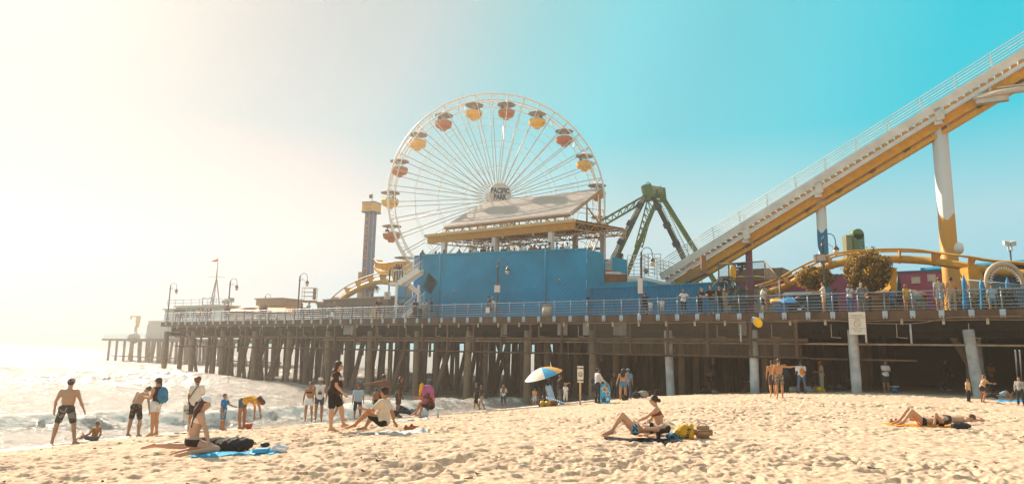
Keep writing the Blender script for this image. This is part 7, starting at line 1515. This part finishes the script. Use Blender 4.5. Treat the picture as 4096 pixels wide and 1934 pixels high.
person('person in black lying on the side with feet out under the pier', spot(2590, 1580, 40), 60, 1.66, dict(T=(0, 1, .1), front=(-1, 0, .2), head=(0, 1, .3), RL=((.1, -1, 0), (.1, -1, .2), (0, -.3, 1)), LL=((.1, -1, 0), (.1, -1, 0), (0, -.3, 1)), RA=((.4, .9, 0), (.2, 1, 0)), LA=((.4, .9, 0), (.2, 1, 0))), '8a5a3a', ('short', '1c1512'), ('tee', '232326'), ('pants', '26262a'), h=.026)
person('shirtless man in dark trunks standing under the pier between pale piles', spot(2845, 1556, 41.5), 5, 1.78, dict(RA=((.15, .1, -1), (-.2, .6, -.3)), LA=((.15, .1, -1), (-.2, .6, -.3))), '6e4a30', ('short', '1c1512'), None, ('short', '26262a'), h=.024)
person('man in blue cap and grey shirt sitting on the sand by a white pile', spot(3012, 1558, 39), -55, 1.72, dict(T=(0, .15, 1), RL=((.2, 1, .5), (.1, .5, -1), (0, 1, 0)), LL=((.2, 1, .5), (.1, .5, -1), (0, 1, 0)), RA=((.1, .9, -.4), (0, 1, .1)), LA=((.1, .9, -.4), (0, 1, .1))), '8a5a3a', ('short', '1c1512'), ('tee', '7f98a6'), ('shorts', '33312e'), ('cap_back', '2f6f94'), h=.022)
blob('blanket', 'grey blue blanket heap beside the man in blue cap', 'blanket', spot(3050, 1560, 39.2), [('e', np.array([0, 0, .13]), I3, np.array([.4, .25, .16]), .04)], fab('6f7f88', var=.3), wob=.02, h=.024)
shoe_pair(2985, 1567, 37, 'brown shoe left on the sand in front of the white pile', mat('rust_leather', '8a4a24', .7), 15)
person('tanned man in grey trunks with blue waistband walking away, arm stretched right', spot(3120, 1594, 29.8), 20, 1.80, dict(WALK, RA=((1, .35, -.15), (1, .5, .15)), LA=((.2, .1, -1), (.1, .2, -1)), LL=((.05, -.10, -1), (0, -.2, -1), (.1, .9, -.3)), RL=((.05, .15, -1), (.0, -.1, -1), (.1, 1, -.1))), 'b98453', ('short', '4a3422'), None, ('shorts', '8c8070', pat('grey_print', '8c8070', '5f564a', 14, .5)), h=.016, fine=True)
person('second shirtless walker just left of the man with grey trunks', spot(3092, 1588, 31), 15, 1.74, WALK, 'b57d4e', ('short', '2a1e16'), None, ('shorts', '4a4038'), h=.02)
person('man in white cap and teal tee holding a blue bag under the pier', spot(3142, 1566, 37), 200, 1.70, dict(RA=((.2, .3, -1), (.1, .6, -.6))), '8a5a3a', ('short', '1c1512'), ('tee', '205f80'), ('pants', '23303a'), ('cap', 'cfcabc'), h=.022)
BP = person('man in white tee and jeans seen from behind with an orange sling bag', spot(3208, 1572, 33.5), 5, 1.76, dict(RA=((.25, .25, -1), (.15, .6, -.8)), LA=((.2, .3, -1), (-.1, .9, -.4)), RL=((.16, 0, -1), (.06, -.03, -1), (.1, 1, -.1)), LL=((.16, 0, -1), (.06, -.03, -1), (.1, 1, -.1))), '8a5a3a', ('short', '2a2420'), ('tee', 'd0d4d6'), ('pants', '4a6680'), None, h=.018, heavy=1.08, shoes='2a2c30')
c = BP['chest']-BP['fr']*.17-Z3*.16; g = MB(); g.ell(c, (.13, .07, .20), 12); g.tube([c+Z3*.15, BP['neck']+BP['lat']*.1-BP['fr']*.1], .02, 6); tag(g.build('sling_bag', fab('c07a22'), origin=c), 'orange sling bag on the back of the man in white tee and jeans', 'bag')
person('man in orange cap, beige shirt and pale trousers looking down', spot(3290, 1566, 33.8), -80, 1.78, dict(head=(0, .3, 1), look=(0, 1, -.4), LA=((.1, .15, -1), (-.2, 1, .0)), RA=((.1, .15, -1), (-.2, 1, .0))), '9a6a44', ('short', '2a1e16'), ('tee', 'b7a98e'), ('pants', 'b3a78e'), ('cap', 'c47a2a'), h=.018)
person('dark haired person sitting on the sand behind the man in jeans', spot(3245, 1560, 37), 120, 1.66, dict(T=(0, .3, 1), RL=((.2, 1, .4), (.1, .5, -1), (0, 1, 0)), LL=((.2, 1, .1), (.1, .8, -.5), (0, 1, 0)), RA=((.3, .5, -.8), (.2, 1, -.6))), '7a4f34', ('short', '1c1512'), ('tee', '6f4a30'), ('shorts', '26262a'), h=.024)
for px, py, Y, lab, col in ((3170, 1562, 35, 'cream plastic shopping bag between the men under the pier', 'd0c6b4'), (3186, 1564, 35, 'second pale shopping bag with orange print', 'c9a27a'), (3235, 1566, 34.5, 'white and grey bag by the jeans of the standing man', 'bcbcb8'), (3265, 1560, 35.5, 'small pale box by the man in the orange cap', 'c4a48c'), (3283, 1566, 33.2, 'bright yellow bag at the feet of the man in the orange cap', 'd9ac14'), (3358, 1552, 39.5, 'crumpled light blue towel by the white pile', '8fb8cc'), (3390, 1554, 39, 'dark heap of clothes left of the white pile', '25303a'), (3428, 1553, 38.5, 'white folded cloth at the foot of the white pile', 'c4c8c6'), (3326, 1550, 40, 'grey bag on the shaded sand', '7f7a70')):
    blob('bag', lab, 'bag', spot(px, py, Y), [('e', np.array([0, 0, .15]), I3, np.array([.22, .18, .18]), .04), ('e', np.array([.1, 0, .08]), I3, np.array([.18, .14, .1]), .04)], fab(col, var=.25), wob=.025, h=.024)
person('person in dark clothes sitting deep in the shade behind the white pile', spot(3455, 1538, 42), -160, 1.66, dict(T=(0, .2, 1), RL=((.2, 1, .5), (.1, .5, -1), (0, 1, 0)), LL=((.2, 1, .5), (.1, .5, -1), (0, 1, 0)), RA=((.1, .9, -.4), (0, 1, .1)), LA=((.1, .9, -.4), (0, 1, .1))), '7a4f34', ('short', '1c1512'), ('tee', '26221f'), ('pants', '26262a'), h=.028)
person('person in orange shirt sitting in the shade left of the white pile', spot(3388, 1540, 42), -160, 1.66, dict(T=(0, .2, 1), RL=((.2, 1, .5), (.1, .5, -1), (0, 1, 0)), LL=((.2, 1, .5), (.1, .5, -1), (0, 1, 0)), RA=((.1, .9, -.4), (0, 1, .1)), LA=((.1, .9, -.4), (0, 1, .1))), '7a4f34', ('short', '1c1512'), ('tee', 'a8662a'), ('pants', '26262a'), h=.028)
person('man in white tee with folded arms and dark shorts standing in the shade', spot(3546, 1570, 37.8), 165, 1.76, dict(RA=((.15, .35, -1), (-1, .4, .1)), LA=((.15, .35, -1), (-1, .5, .05))), '9a6a44', ('short', '1c1512'), ('tee', 'd9dfe2'), ('shorts', '2c3a46'), h=.02, heavy=1.1)
c = spot(3579, 1570, 37.2); o = soft_box('cooler_box', 'small blue cooler box beside the man with folded arms', 'box', c, .34, .3, .34, mat('cooler_blue', '14649b', .4), .08); g = MB(); g.box((0, 0, .36), (1, 0, 0), (0, 1, 0), Z3, .36, .32, .05); g.build('lid', SGN, o)
person('tall man in black jacket and trousers walking in the deep shade', spot(3786, 1566, 38.5), 150, 1.84, dict(WALK, RA=((.2, .1, -1), (-.1, .5, -.7))), '7a4f34', ('short', '2a1e16'), ('jacket', '25241f'), ('pants', '1c1b1b'), h=.024, heavy=1.1, shoes='c4c0b8')
person('person in yellow tee and jeans with crossed arms behind the leaning pile', spot(3968, 1562, 40), 170, 1.74, dict(RA=((.15, .35, -1), (-1, .4, .1)), LA=((.15, .35, -1), (-1, .5, .05))), '8a5a3a', ('short', '1c1512'), ('tee', 'c98e1c'), ('pants', '55748c'), h=.024)
person('toddler in cream top and dark trousers at the edge of the shade', spot(3876, 1611, 31.5), 150, 1.0, None, 'b07a50', ('short', '2a1e16'), ('tee', 'cfae86'), ('pants', '2a2c30'), h=.02)
person('young girl in patterned top bending with a dark skirt near the toddler', spot(3934, 1618, 31), 100, 1.22, dict(T=(0, .3, 1), RA=((.2, .7, -.6), (0, 1, -.1)), LA=((.2, .7, -.6), (0, 1, -.1)), RL=((.1, .2, -1), (0, -.3, -1), (.1, 1, -.2))), 'b07a50', ('long', '6b4526'), ('tee', '9a7250', pat('girl_top', '9a7250', 'c8b08a', 20, .5)), ('short', '26262a'), h=.02, fem=True)
person('child in grey striped jumper and dark trousers at the right edge', spot(4086, 1628, 29.5), -120, 1.16, dict(head=(0, .2, 1)), 'b07a50', ('short', '3a281c'), ('long', '8f938f', pat('striped_jumper', '4a4f54', 'c3bfb4', 6, .5, 'Z')), ('pants', '24303a'), h=.02)
person('person in black lying on the sand under the right end of the pier', spot(3990, 1598, 34), 85, 1.7, dict(T=(0, -1, .1), front=(0, 0, 1), head=(0, -1, .2), look=(0, 0, 1), RL=((.1, 1, .55), (.1, .6, -.8), (0, 1, 0)), LL=((.1, 1, .0), (.1, 1, -.02), (0, .3, 1)), RA=((.5, .6, -.1), (.2, 1, 0)), LA=((.5, .6, -.1), (.2, 1, 0))), 'a87a58', ('short', '1c1512'), ('tee', '232326'), ('shorts', '8fb4c8'), h=.022)
ground_patch('towel', 'bright blue towel beside the person lying in black', 'towel', 4055, 1604, 33, 1.3, .8, 0, fab('1f8fc4'), th=.06, seed=21)
c = spot(2987, 1625, 26); blob('litter', 'scrap of white litter on the open sand', 'litter', c+np.array([.9, 0, 0]), [('e', np.array([0, 0, .03]), I3, np.array([.07, .05, .03]), .02)], SGN, wob=.01)
# frisbee caught in the air: yellow disc over a blue one
fr_ = at_y(3032, 1288, 24); g = MB(); g.lathe(fr_, [(.02, .03), (.10, .03), (.17, .02), (.185, -.01), (.18, -.03), (.17, -.01), (.02, .0)], 24, unit((.8, .45, .38))); tag(g.build('flying_disc', mat('disc_yellow', 'e6b90c', .4), origin=fr_), 'yellow flying disc in the air in front of the pier deck', 'flying disc')
fr_ = at_y(3022, 1283, 24.3); g = MB(); g.lathe(fr_, [(.02, .03), (.10, .03), (.16, .02), (.165, -.01), (.02, .0)], 24, unit((.8, .45, .38))); tag(g.build('flying_disc', mat('disc_blue', '15628f', .4), origin=fr_), 'dark blue flying disc just behind the yellow one', 'flying disc')
# tube frame at the right edge under the pier
for px in (4075, 4092):
    pa = at_y(px-14, 1400, 31.5); pb = spot(px, 1585, 31); g = MB(); g.tube([pa, pb], .03, 8); tag(g.build('frame_pole', STEEL, origin=pb), 'grey upright tent pole at the right edge, '+('left' if px < 4080 else 'right')+' of the pair', 'pole')
# ---- on the deck along the railing: (px, v, facing, height, what)
DP = [(705, 1.2, 170, 1.74, 'person in dark top leaning on the far left rail', 'tee', '4a4540', 'pants', '3a3a3c', 'short', '2a1e16'),
 (725, 1.6, 170, 1.68, 'second person close behind the far left rail', 'tee', '6a5f52', 'pants', '3a3a3c', 'short', '3a2a1e'),
 (790, .9, 175, 1.66, 'blonde person in cream top at the rail below the mast', 'tee', 'c4ab84', 'shorts', '6a5f52', 'bob', 'a8763c'),
 (808, 2.5, 100, 1.70, 'person in tan coat below the harbour mast', 'jacket', 'a98f6c', 'pants', '6b5c4a', 'short', '3a2a1e'),
 (824, 3.0, 140, 1.74, 'tall person in dark coat among the group below the mast', 'jacket', '5b4c3c', 'pants', '4a4038', 'short', '2a1e16'),
 (838, 2.6, 200, 1.68, 'person with dark hair at the right of the mast group', 'tee', '4a3c30', 'pants', '4a4038', 'long', '2a1e16'),
 (905, 1.0, 170, 1.78, 'person in grey hoodie by the white notice lamp post', 'jacket', '6f665c', 'pants', '4a443c', 'short', '3a2a1e'),
 (1043, 1.5, 160, 1.72, 'person in tan top by the rail right of the golden roof', 'tee', '9a7c58', 'pants', '7b6a52', 'bob', '6b4a2c'),
 (1056, 1.1, 190, 1.76, 'person in brown jacket beside the tan top one', 'jacket', '6a543e', 'pants', '5b4c3c', 'short', '3a2a1e'),
 (1080, 2.5, 170, 1.35, 'child behind the rail near the pavilion end', 'tee', '7b6a58', 'pants', '5b4c3c', 'short', '3a2a1e'),
 (1203, 1.5, 80, 1.76, 'man in dark clothes facing right near the boom lift', 'tee', '3f372f', 'pants', '3a332c', 'short', '2a1e16'),
 (1233, 1.2, -80, 1.80, 'man in white shirt reaching left towards the other man', 'long', 'c9c0b0', 'pants', '3a3a3c', 'short', '3a2a1e'),
 (1312, 1.5, 160, 1.70, 'man in grey by the shed doors', 'tee', '7a7066', 'shorts', '4a443c', 'short', '2a1e16'),
 (1335, 1.8, 200, 1.80, 'man in light cap in front of the timber shed', 'tee', '6f665c', 'pants', '4a443c', 'short', '2a1e16'),
 (1349, 1.3, 180, 1.62, 'woman in beige beside the white notice on the rail', 'tee', 'ad8f68', 'shorts', 'a08666', 'bob', '6b4a2c'),
 (1512, 1.0, 170, 1.86, 'bald man in black with folded arms by the yellow machine', 'tee', '24211e', 'pants', '2a2624', 'bald', None),
 (1588, 1.3, -90, 1.66, 'long haired woman in white pushing a bicycle', 'tee', 'c9c4ba', 'pants', '4a443c', 'long', '3a2a1e'),
 (1612, 1.7, 180, 1.74, 'bearded man in dark tee behind the bicycle', 'tee', '4a3c34', 'shorts', '5b5650', 'short', '8a7a68'),
 (1660, 1.0, 160, 1.70, 'person in dark cap by the planter box', 'tee', '3a332c', 'pants', '3a332c', 'short', '2a1e16'),
 (1703, 1.5, 80, 1.66, 'woman in white top and orange trousers walking right', 'tee', 'c9bfb0', 'pants', 'bd7f35', 'bun', '2a1e16'),
 (1722, 1.3, 80, 1.74, 'man in dark tee walking behind the orange trousers', 'tee', '2e2c2c', 'shorts', '4a443c', 'short', '2a1e16'),
 (1953, 1.6, 60, 1.80, 'man in navy shirt walking with the curly haired woman by the lamp', 'tee', '1f3a52', 'shorts', '2c4a66', 'short', '1a1310'),
 (1970, 1.9, 60, 1.68, 'curly blonde woman in white walking by the lamp post', 'tee', 'cfd0cc', 'shorts', 'bcb6aa', 'curly', '9a6a34'),
 (2580, 3.2, 5, 1.80, 'man in black seen from behind facing the corrugated wall', 'tee', '1a191b', 'pants', '1f1e20', 'short', '1c1512'),
 (2603, 1.0, 160, 1.02, 'toddler in white behind the rail near the lamp post', 'tee', 'd4d6d4', 'shorts', '9fb2bc', 'short', '3a2a1e'),
 (2648, 1.0, 190, 1.16, 'small child in pale top with hand at the mouth', 'tee', 'cfd3d4', 'shorts', 'b9b3a6', 'short', '2a1e16'),
 (2735, .35, 178, 1.62, 'woman in white tee leaning on the rail with arms spread', 'tee', 'd4d2ce', 'capri', '1f1e20', 'long', '4a2c18'),
 (2801, .35, 150, 1.72, 'man in dark floral shirt leaning on the rail looking right', 'tee', '3a3632', 'pants', '1c1b1d', 'short', '2a1e16'),
 (2845, .45, 200, 1.82, 'man in black tee and jeans leaning with one arm on the rail', 'tee', '1a1a1c', 'pants', '4f7088', 'short', '1c1512'),
 (2880, .4, 190, 1.74, 'woman in black tank and sunglasses at the rail', 'tank', '1f1e20', 'pants', '232326', 'long', '2a1c14'),
 (2900, .9, 180, 1.62, 'older person in grey behind the woman in black tank', 'tee', '8f8a80', 'pants', '8d8a84', 'short', 'a89a88'),
 (3052, 1.2, 100, 1.76, 'man in blue cap and white tee raising his hands to his face', 'tee', 'd6d3cc', 'shorts', '2e3338', 'short', '1c1512'),
 (3072, 1.5, 130, 1.62, 'woman in orange shorts beside the man in blue cap', 'tee', '8a6a4a', 'short', 'c07a3a', 'bob', '3a2a1e'),
 (3298, 1.0, -70, 1.82, 'man in white tee and tan shorts with hands on a pushchair', 'tee', 'dcd6ca', 'shorts', 'c9a274', 'short', '2a1e16'),
 (3402, 1.2, 165, 1.68, 'long haired woman in white tee and jeans eating by the rail', 'tee', 'd0d2d0', 'pants', '44688a', 'long', '3a2a1e'),
 (3450, 1.3, 190, 1.72, 'person in grey hoodie holding food at the rail', 'jacket', '7c7f80', 'pants', '6b6f72', 'short', 'b9b3a6'),
 (3628, 1.8, 150, 1.60, 'person in yellow top by the folded parasol', 'tee', 'd0a31c', 'shorts', 'b98a50', 'bob', '6b4a2c'),
 (3764, .9, 10, 1.84, 'man in grey tee turned away near the yellow column', 'tee', 'a6a49c', 'shorts', '9aa8b0', 'short', '4a3828'),
 (3812, .7, 8, 1.82, 'man in tan tee turned away leaning on the rail at the right', 'tee', 'b8895a', 'pants', 'a89a84', 'short', '2a1e16'),
 (3570, 5.0, 160, 1.66, 'woman by the food stall in a blue top', 'tee', '3a78a0', 'pants', '3a3a3c', 'bob', '3a2a1e'),
 (3346, 4.0, 90, 1.70, 'person in dark blue sitting height behind the large tree', 'tee', '2a5a78', 'pants', '2a2c30', 'short', '2a1e16'),
 (3975, 4.5, 200, 1.66, 'person in pale blue behind the picket railing', 'tee', 'a4c0cc', 'shorts', '7a8a90', 'short', '4a3828')]
LEAN = dict(T=(0, .30, 1), RA=((.25, .5, -.8), (-.3, .9, -.1)), LA=((.25, .5, -.8), (-.3, .9, -.1)))
for i, (px, v, fc, H, lab, tk, tc_, bk_, bc_, hk, hc_) in enumerate(DP):
    u = u_at(px, v, ZD); pos = {'leaning': LEAN}.get('leaning' if 'lean' in lab and 'away' not in lab else '', None)
    if 'walk' in lab: pos = WALK
    if 'arms spread' in lab: pos = dict(T=(0, .2, 1), RA=((.9, .3, -.7), (.5, .8, -.1)), LA=((.9, .3, -.7), (.3, .8, -.1)))
    if 'folded arms' in lab: pos = dict(RA=((.15, .35, -1), (-1, .4, .1)), LA=((.15, .35, -1), (-1, .5, .05)))
    if 'reaching' in lab or 'hands on a' in lab: pos = dict(RA=((.1, .7, -.7), (0, 1, -.1)), LA=((.1, .7, -.7), (0, 1, -.1)))
    if 'raising his hands' in lab or 'eating' in lab or 'holding food' in lab: pos = dict(RA=((.4, .5, -.7), (-.4, .4, .9)), LA=((.4, .5, -.7), (-.4, .4, .9)))
    rnd_ = random.Random(i); sk = ['9a6a44', 'b07c52', '8a5a3a', 'bb9473'][i % 4]
    person(lab, PP(u, v, ZD), fc, H, pos, sk, (hk, hc_), (tk, tc_), (bk_, bc_), ('cap', '3f6c8a') if 'blue cap' in lab else (('cap', 'b9b2a2') if 'light cap' in lab else (('cap', '2a2624') if 'dark cap' in lab else None)), h=.026 if px < 2400 else .02, fem=any(w_ in lab for w_ in ('woman', 'girl')), glasses='sunglasses' in lab, shoes='c9c4ba' if px > 2700 and bk_ == 'pants' else None)
for k, (x, y, Y, c_, lab) in enumerate(((383, 770, 61.4, '6b665c', 'person in grey vest on the staircase landing'), (405, 775, 61.9, '2a2826', 'man in black on the staircase landing beside the vest'), (425, 780, 61.5, '26221f', 'person in black raising arms to take a picture on the landing'))):
    q = np.array([*z3p(x, 880, Y)[:2], lf0[2]]); person(lab, q, 170, 1.70, dict(RA=((.5, .3, .3), (-.5, .3, 1)), LA=((.5, .3, .3), (-.5, .3, 1))) if k == 2 else None, '7a4f34', ('short', '1c1512'), ('tank' if k == 0 else 'tee', c_), ('pants', '3a332c'), h=.028)
q = e5(2355, 900, 61.2); person('child looking over the blue panel of the exit platform', np.array([q[0], 59.8, zb0-.02+.35]), 175, 1.45, None, '5a3c28', ('short', '1c1512'), ('tee', '4a3c34'), ('shorts', '3a332c'), h=.026)
# ---- crowd on the upper deck
CR = [(1675, 'long', '6a4a30', .6, 1.60, 'woman with hair up at the top of the staircase'), (1716, 'bob', 'c9bfb0', 1.2, 1.55, 'person in a white hat at the left end of the upper deck'), (1724, 'short', '5b4c3c', 1.5, 1.5, 'dark haired person beside the white hat'), (1755, 'short', '2a2826', 1.0, 1.62, 'person in black by the first downpipe on the upper deck'), (1818, 'long', '3a3632', .9, 1.62, 'woman with windblown dark hair on the upper deck'), (1866, 'long', '2f2622', .8, 1.5, 'small dark haired head right of the windblown woman'), (1892, 'short', 'a9c0d0', .7, 1.62, 'man in pale blue shirt on the upper deck'), (1918, 'short', '2c2b2e', .8, 1.80, 'tall man in black vest on the upper deck'), (1940, 'long', 'b98a66', .8, 1.70, 'bare shouldered woman turning left on the upper deck'), (1958, 'short', '26262a', .7, 1.72, 'man in black printed shirt left of the middle column'), (2001, 'short', '3a4a52', .8, 1.72, 'man in hat right of the middle column'), (2014, 'long', '2a2624', .9, 1.62, 'dark haired woman behind the drain pipe'), (2026, 'short', '8d9aa0', .7, 1.60, 'older man with grey hair at the wall'), (2043, 'short', '4a3a30', .9, 1.50, 'short person low behind the wall'), (2068, 'bun', 'c7a886', .7, 1.70, 'woman with a bun in a light dress at the wall'), (2091, 'short', 'cfd0cc', .7, 1.80, 'broad man in white tee at the wall'), (2112, 'long', '6a4a3a', .8, 1.68, 'woman with long brown hair beside the broad man'), (2130, 'vlong', '9c4a40', .6, 1.72, 'woman in red flowered top with thick black hair'), (2148, 'long', '4a4038', .9, 1.62, 'dark haired woman right of the flowered top'), (2170, 'short', '5b4c3c', .8, 1.62, 'person near the right column in brown'), (2186, 'short', '6f7f88', .7, 1.84, 'man in black cap left of the right column'), (2218, 'short', '7fb0cc', .7, 1.80, 'man in sky blue tee right of the right column'), (2240, 'short', '8a5a3a', .8, 1.70, 'person in a straw sun hat on the upper deck'), (2259, 'short', 'c9d6dc', .7, 1.78, 'man in white shirt at the right of the crowd'), (2286, 'short', '3a332c', .9, 1.55, 'small dark head near the right end of the crowd'), (2297, 'short', '4a3a30', .9, 1.5, 'last small head at the right end of the crowd')]
for i, (px, hk, c_, b_, H, lab) in enumerate(CR):
    a_ = (px-1677)/(2345-1677); q = at_y(px, 1010, 62.3-5.7*a_); aa = float((q-np.array([*wL, 0]))@bdir); q = BW(aa, b_, FL)
    person(lab, q, [165, 20, 80, -80, 190, 150][i % 6], H+.12, dict(RA=((.3, .3, -1), (-.2, .8, -.2))) if i % 2 else None, ['7a4f34', '9a6a44', '5e4029'][i % 3], (hk, ['1c1512', '2f2118', '4a2f1c'][i % 3]), ('tee', c_), ('pants', '3a3a3c'), ('sun', 'cbb48a') if 'hat' in lab and 'sun' in lab else (('cap', '1c1b1d') if 'cap' in lab else (('cap', 'd9d4c8') if 'white hat' in lab else None)), h=.028, fem=hk != 'short', group='crowd on the upper deck')
# riders in the gondolas
RG = [1, 0, 19, 3, 15, 14, 4, 18, 13]
for n_, i in enumerate(RG):
    p = GON[i]+np.array([-.5 if n_ % 2 else .45, -.2, -2.1]); person('rider sitting in the '+['ferris wheel gondola right of the top', 'topmost orange gondola', 'yellow gondola just left of the top', 'orange gondola at the upper right', 'yellow gondola at the far left', 'lowest left orange gondola', 'yellow gondola at the right', 'orange gondola at the upper left', 'gondola below the left end'][n_], p, 150, 1.70, dict(RL=((.1, 1, 0), (0, .1, -1), (0, 1, 0)), LL=((.1, 1, 0), (0, .1, -1), (0, 1, 0)), RA=((.2, .5, -.8), (0, 1, 0))), '5e4029', ('short', '1c1512'), ('tee', ['3a332c', '6a5f52', '26262a'][n_ % 3]), ('pants', '2a2624'), h=.034, group='riders on the ferris wheel')
# a gull over the coaster
gq2 = at_y(3100, 925, 60); g = MB(); g.ell(gq2, (.22, .08, .07), 10); g.add([gq2, gq2+np.array([.1, 0, .05]), gq2+np.array([.75, .1, .12]), gq2+np.array([.4, 0, .22])], [(0, 1, 2, 3)]); g.add([gq2, gq2+np.array([-.1, 0, .05]), gq2+np.array([-.75, .1, .16]), gq2+np.array([-.4, 0, .2])], [(0, 3, 2, 1)]); g.prism([gq2+np.array([.05, 0, .04]), gq2+np.array([.4, .05, .2]), gq2+np.array([.75, .1, .12]), gq2+np.array([.12, 0, -.02])], (0, .02, 0)); tag(g.build('gull', fab('b9b8b4'), origin=gq2), 'small gull gliding left of the blue coaster column', 'bird')

# seaweed scraps and pebbles strewn over the sand
rd = np.random.RandomState(5); g = MB()
for k in range(260):
    a_, r_ = rd.uniform(-.62, .66), rd.uniform(9, 34); x, y = r_*math.sin(a_), r_*math.cos(a_)
    if seff(np.array(x), np.array(y)) < -24.5: continue
    z = float(ground0(x, y))+float(sand_relief(x, y, r_))+.004; L = rd.uniform(.02, .09)*(2 if k % 17 == 0 else 1); t = rd.uniform(0, 6.28); pts = [np.array([x, y, z])+np.array([math.cos(t+.6*i)*L*i*.5, math.sin(t+.6*i)*L*i*.5, .006+.01*(i % 2)]) for i in range(4)]
    g.tube(pts, [.004, .012*rd.uniform(.6, 1.6), .01, .003], 5)
tag(g.build('seaweed', mat('dry_seaweed', '4a3520', .9, var=.3)), 'small dark scraps of dry seaweed strewn over the sand', 'seaweed', kind='stuff')
# ================================================================== HAZE
hz = MB(); hz.abox(-190, 75, -6, 215, -4.5, 37.5)
hm = bpy.data.materials.new('sea_haze'); hm.use_nodes = True; nt = hm.node_tree; nt.nodes.clear()
o_ = N(nt, 'ShaderNodeOutputMaterial'); pv = N(nt, 'ShaderNodeVolumePrincipled'); nt.links.new(pv.outputs[0], o_.inputs['Volume'])
pv.inputs['Color'].default_value = (.98, .925, .84, 1); pv.inputs['Density'].default_value = 0.00105; pv.inputs['Anisotropy'].default_value = .70
ho = hz.build('haze', hm); tag(ho, 'warm sea haze hanging over the beach and pier', 'haze', kind='stuff')
for o in list(bpy.data.objects):
    if '_o' in o: del o['_o']
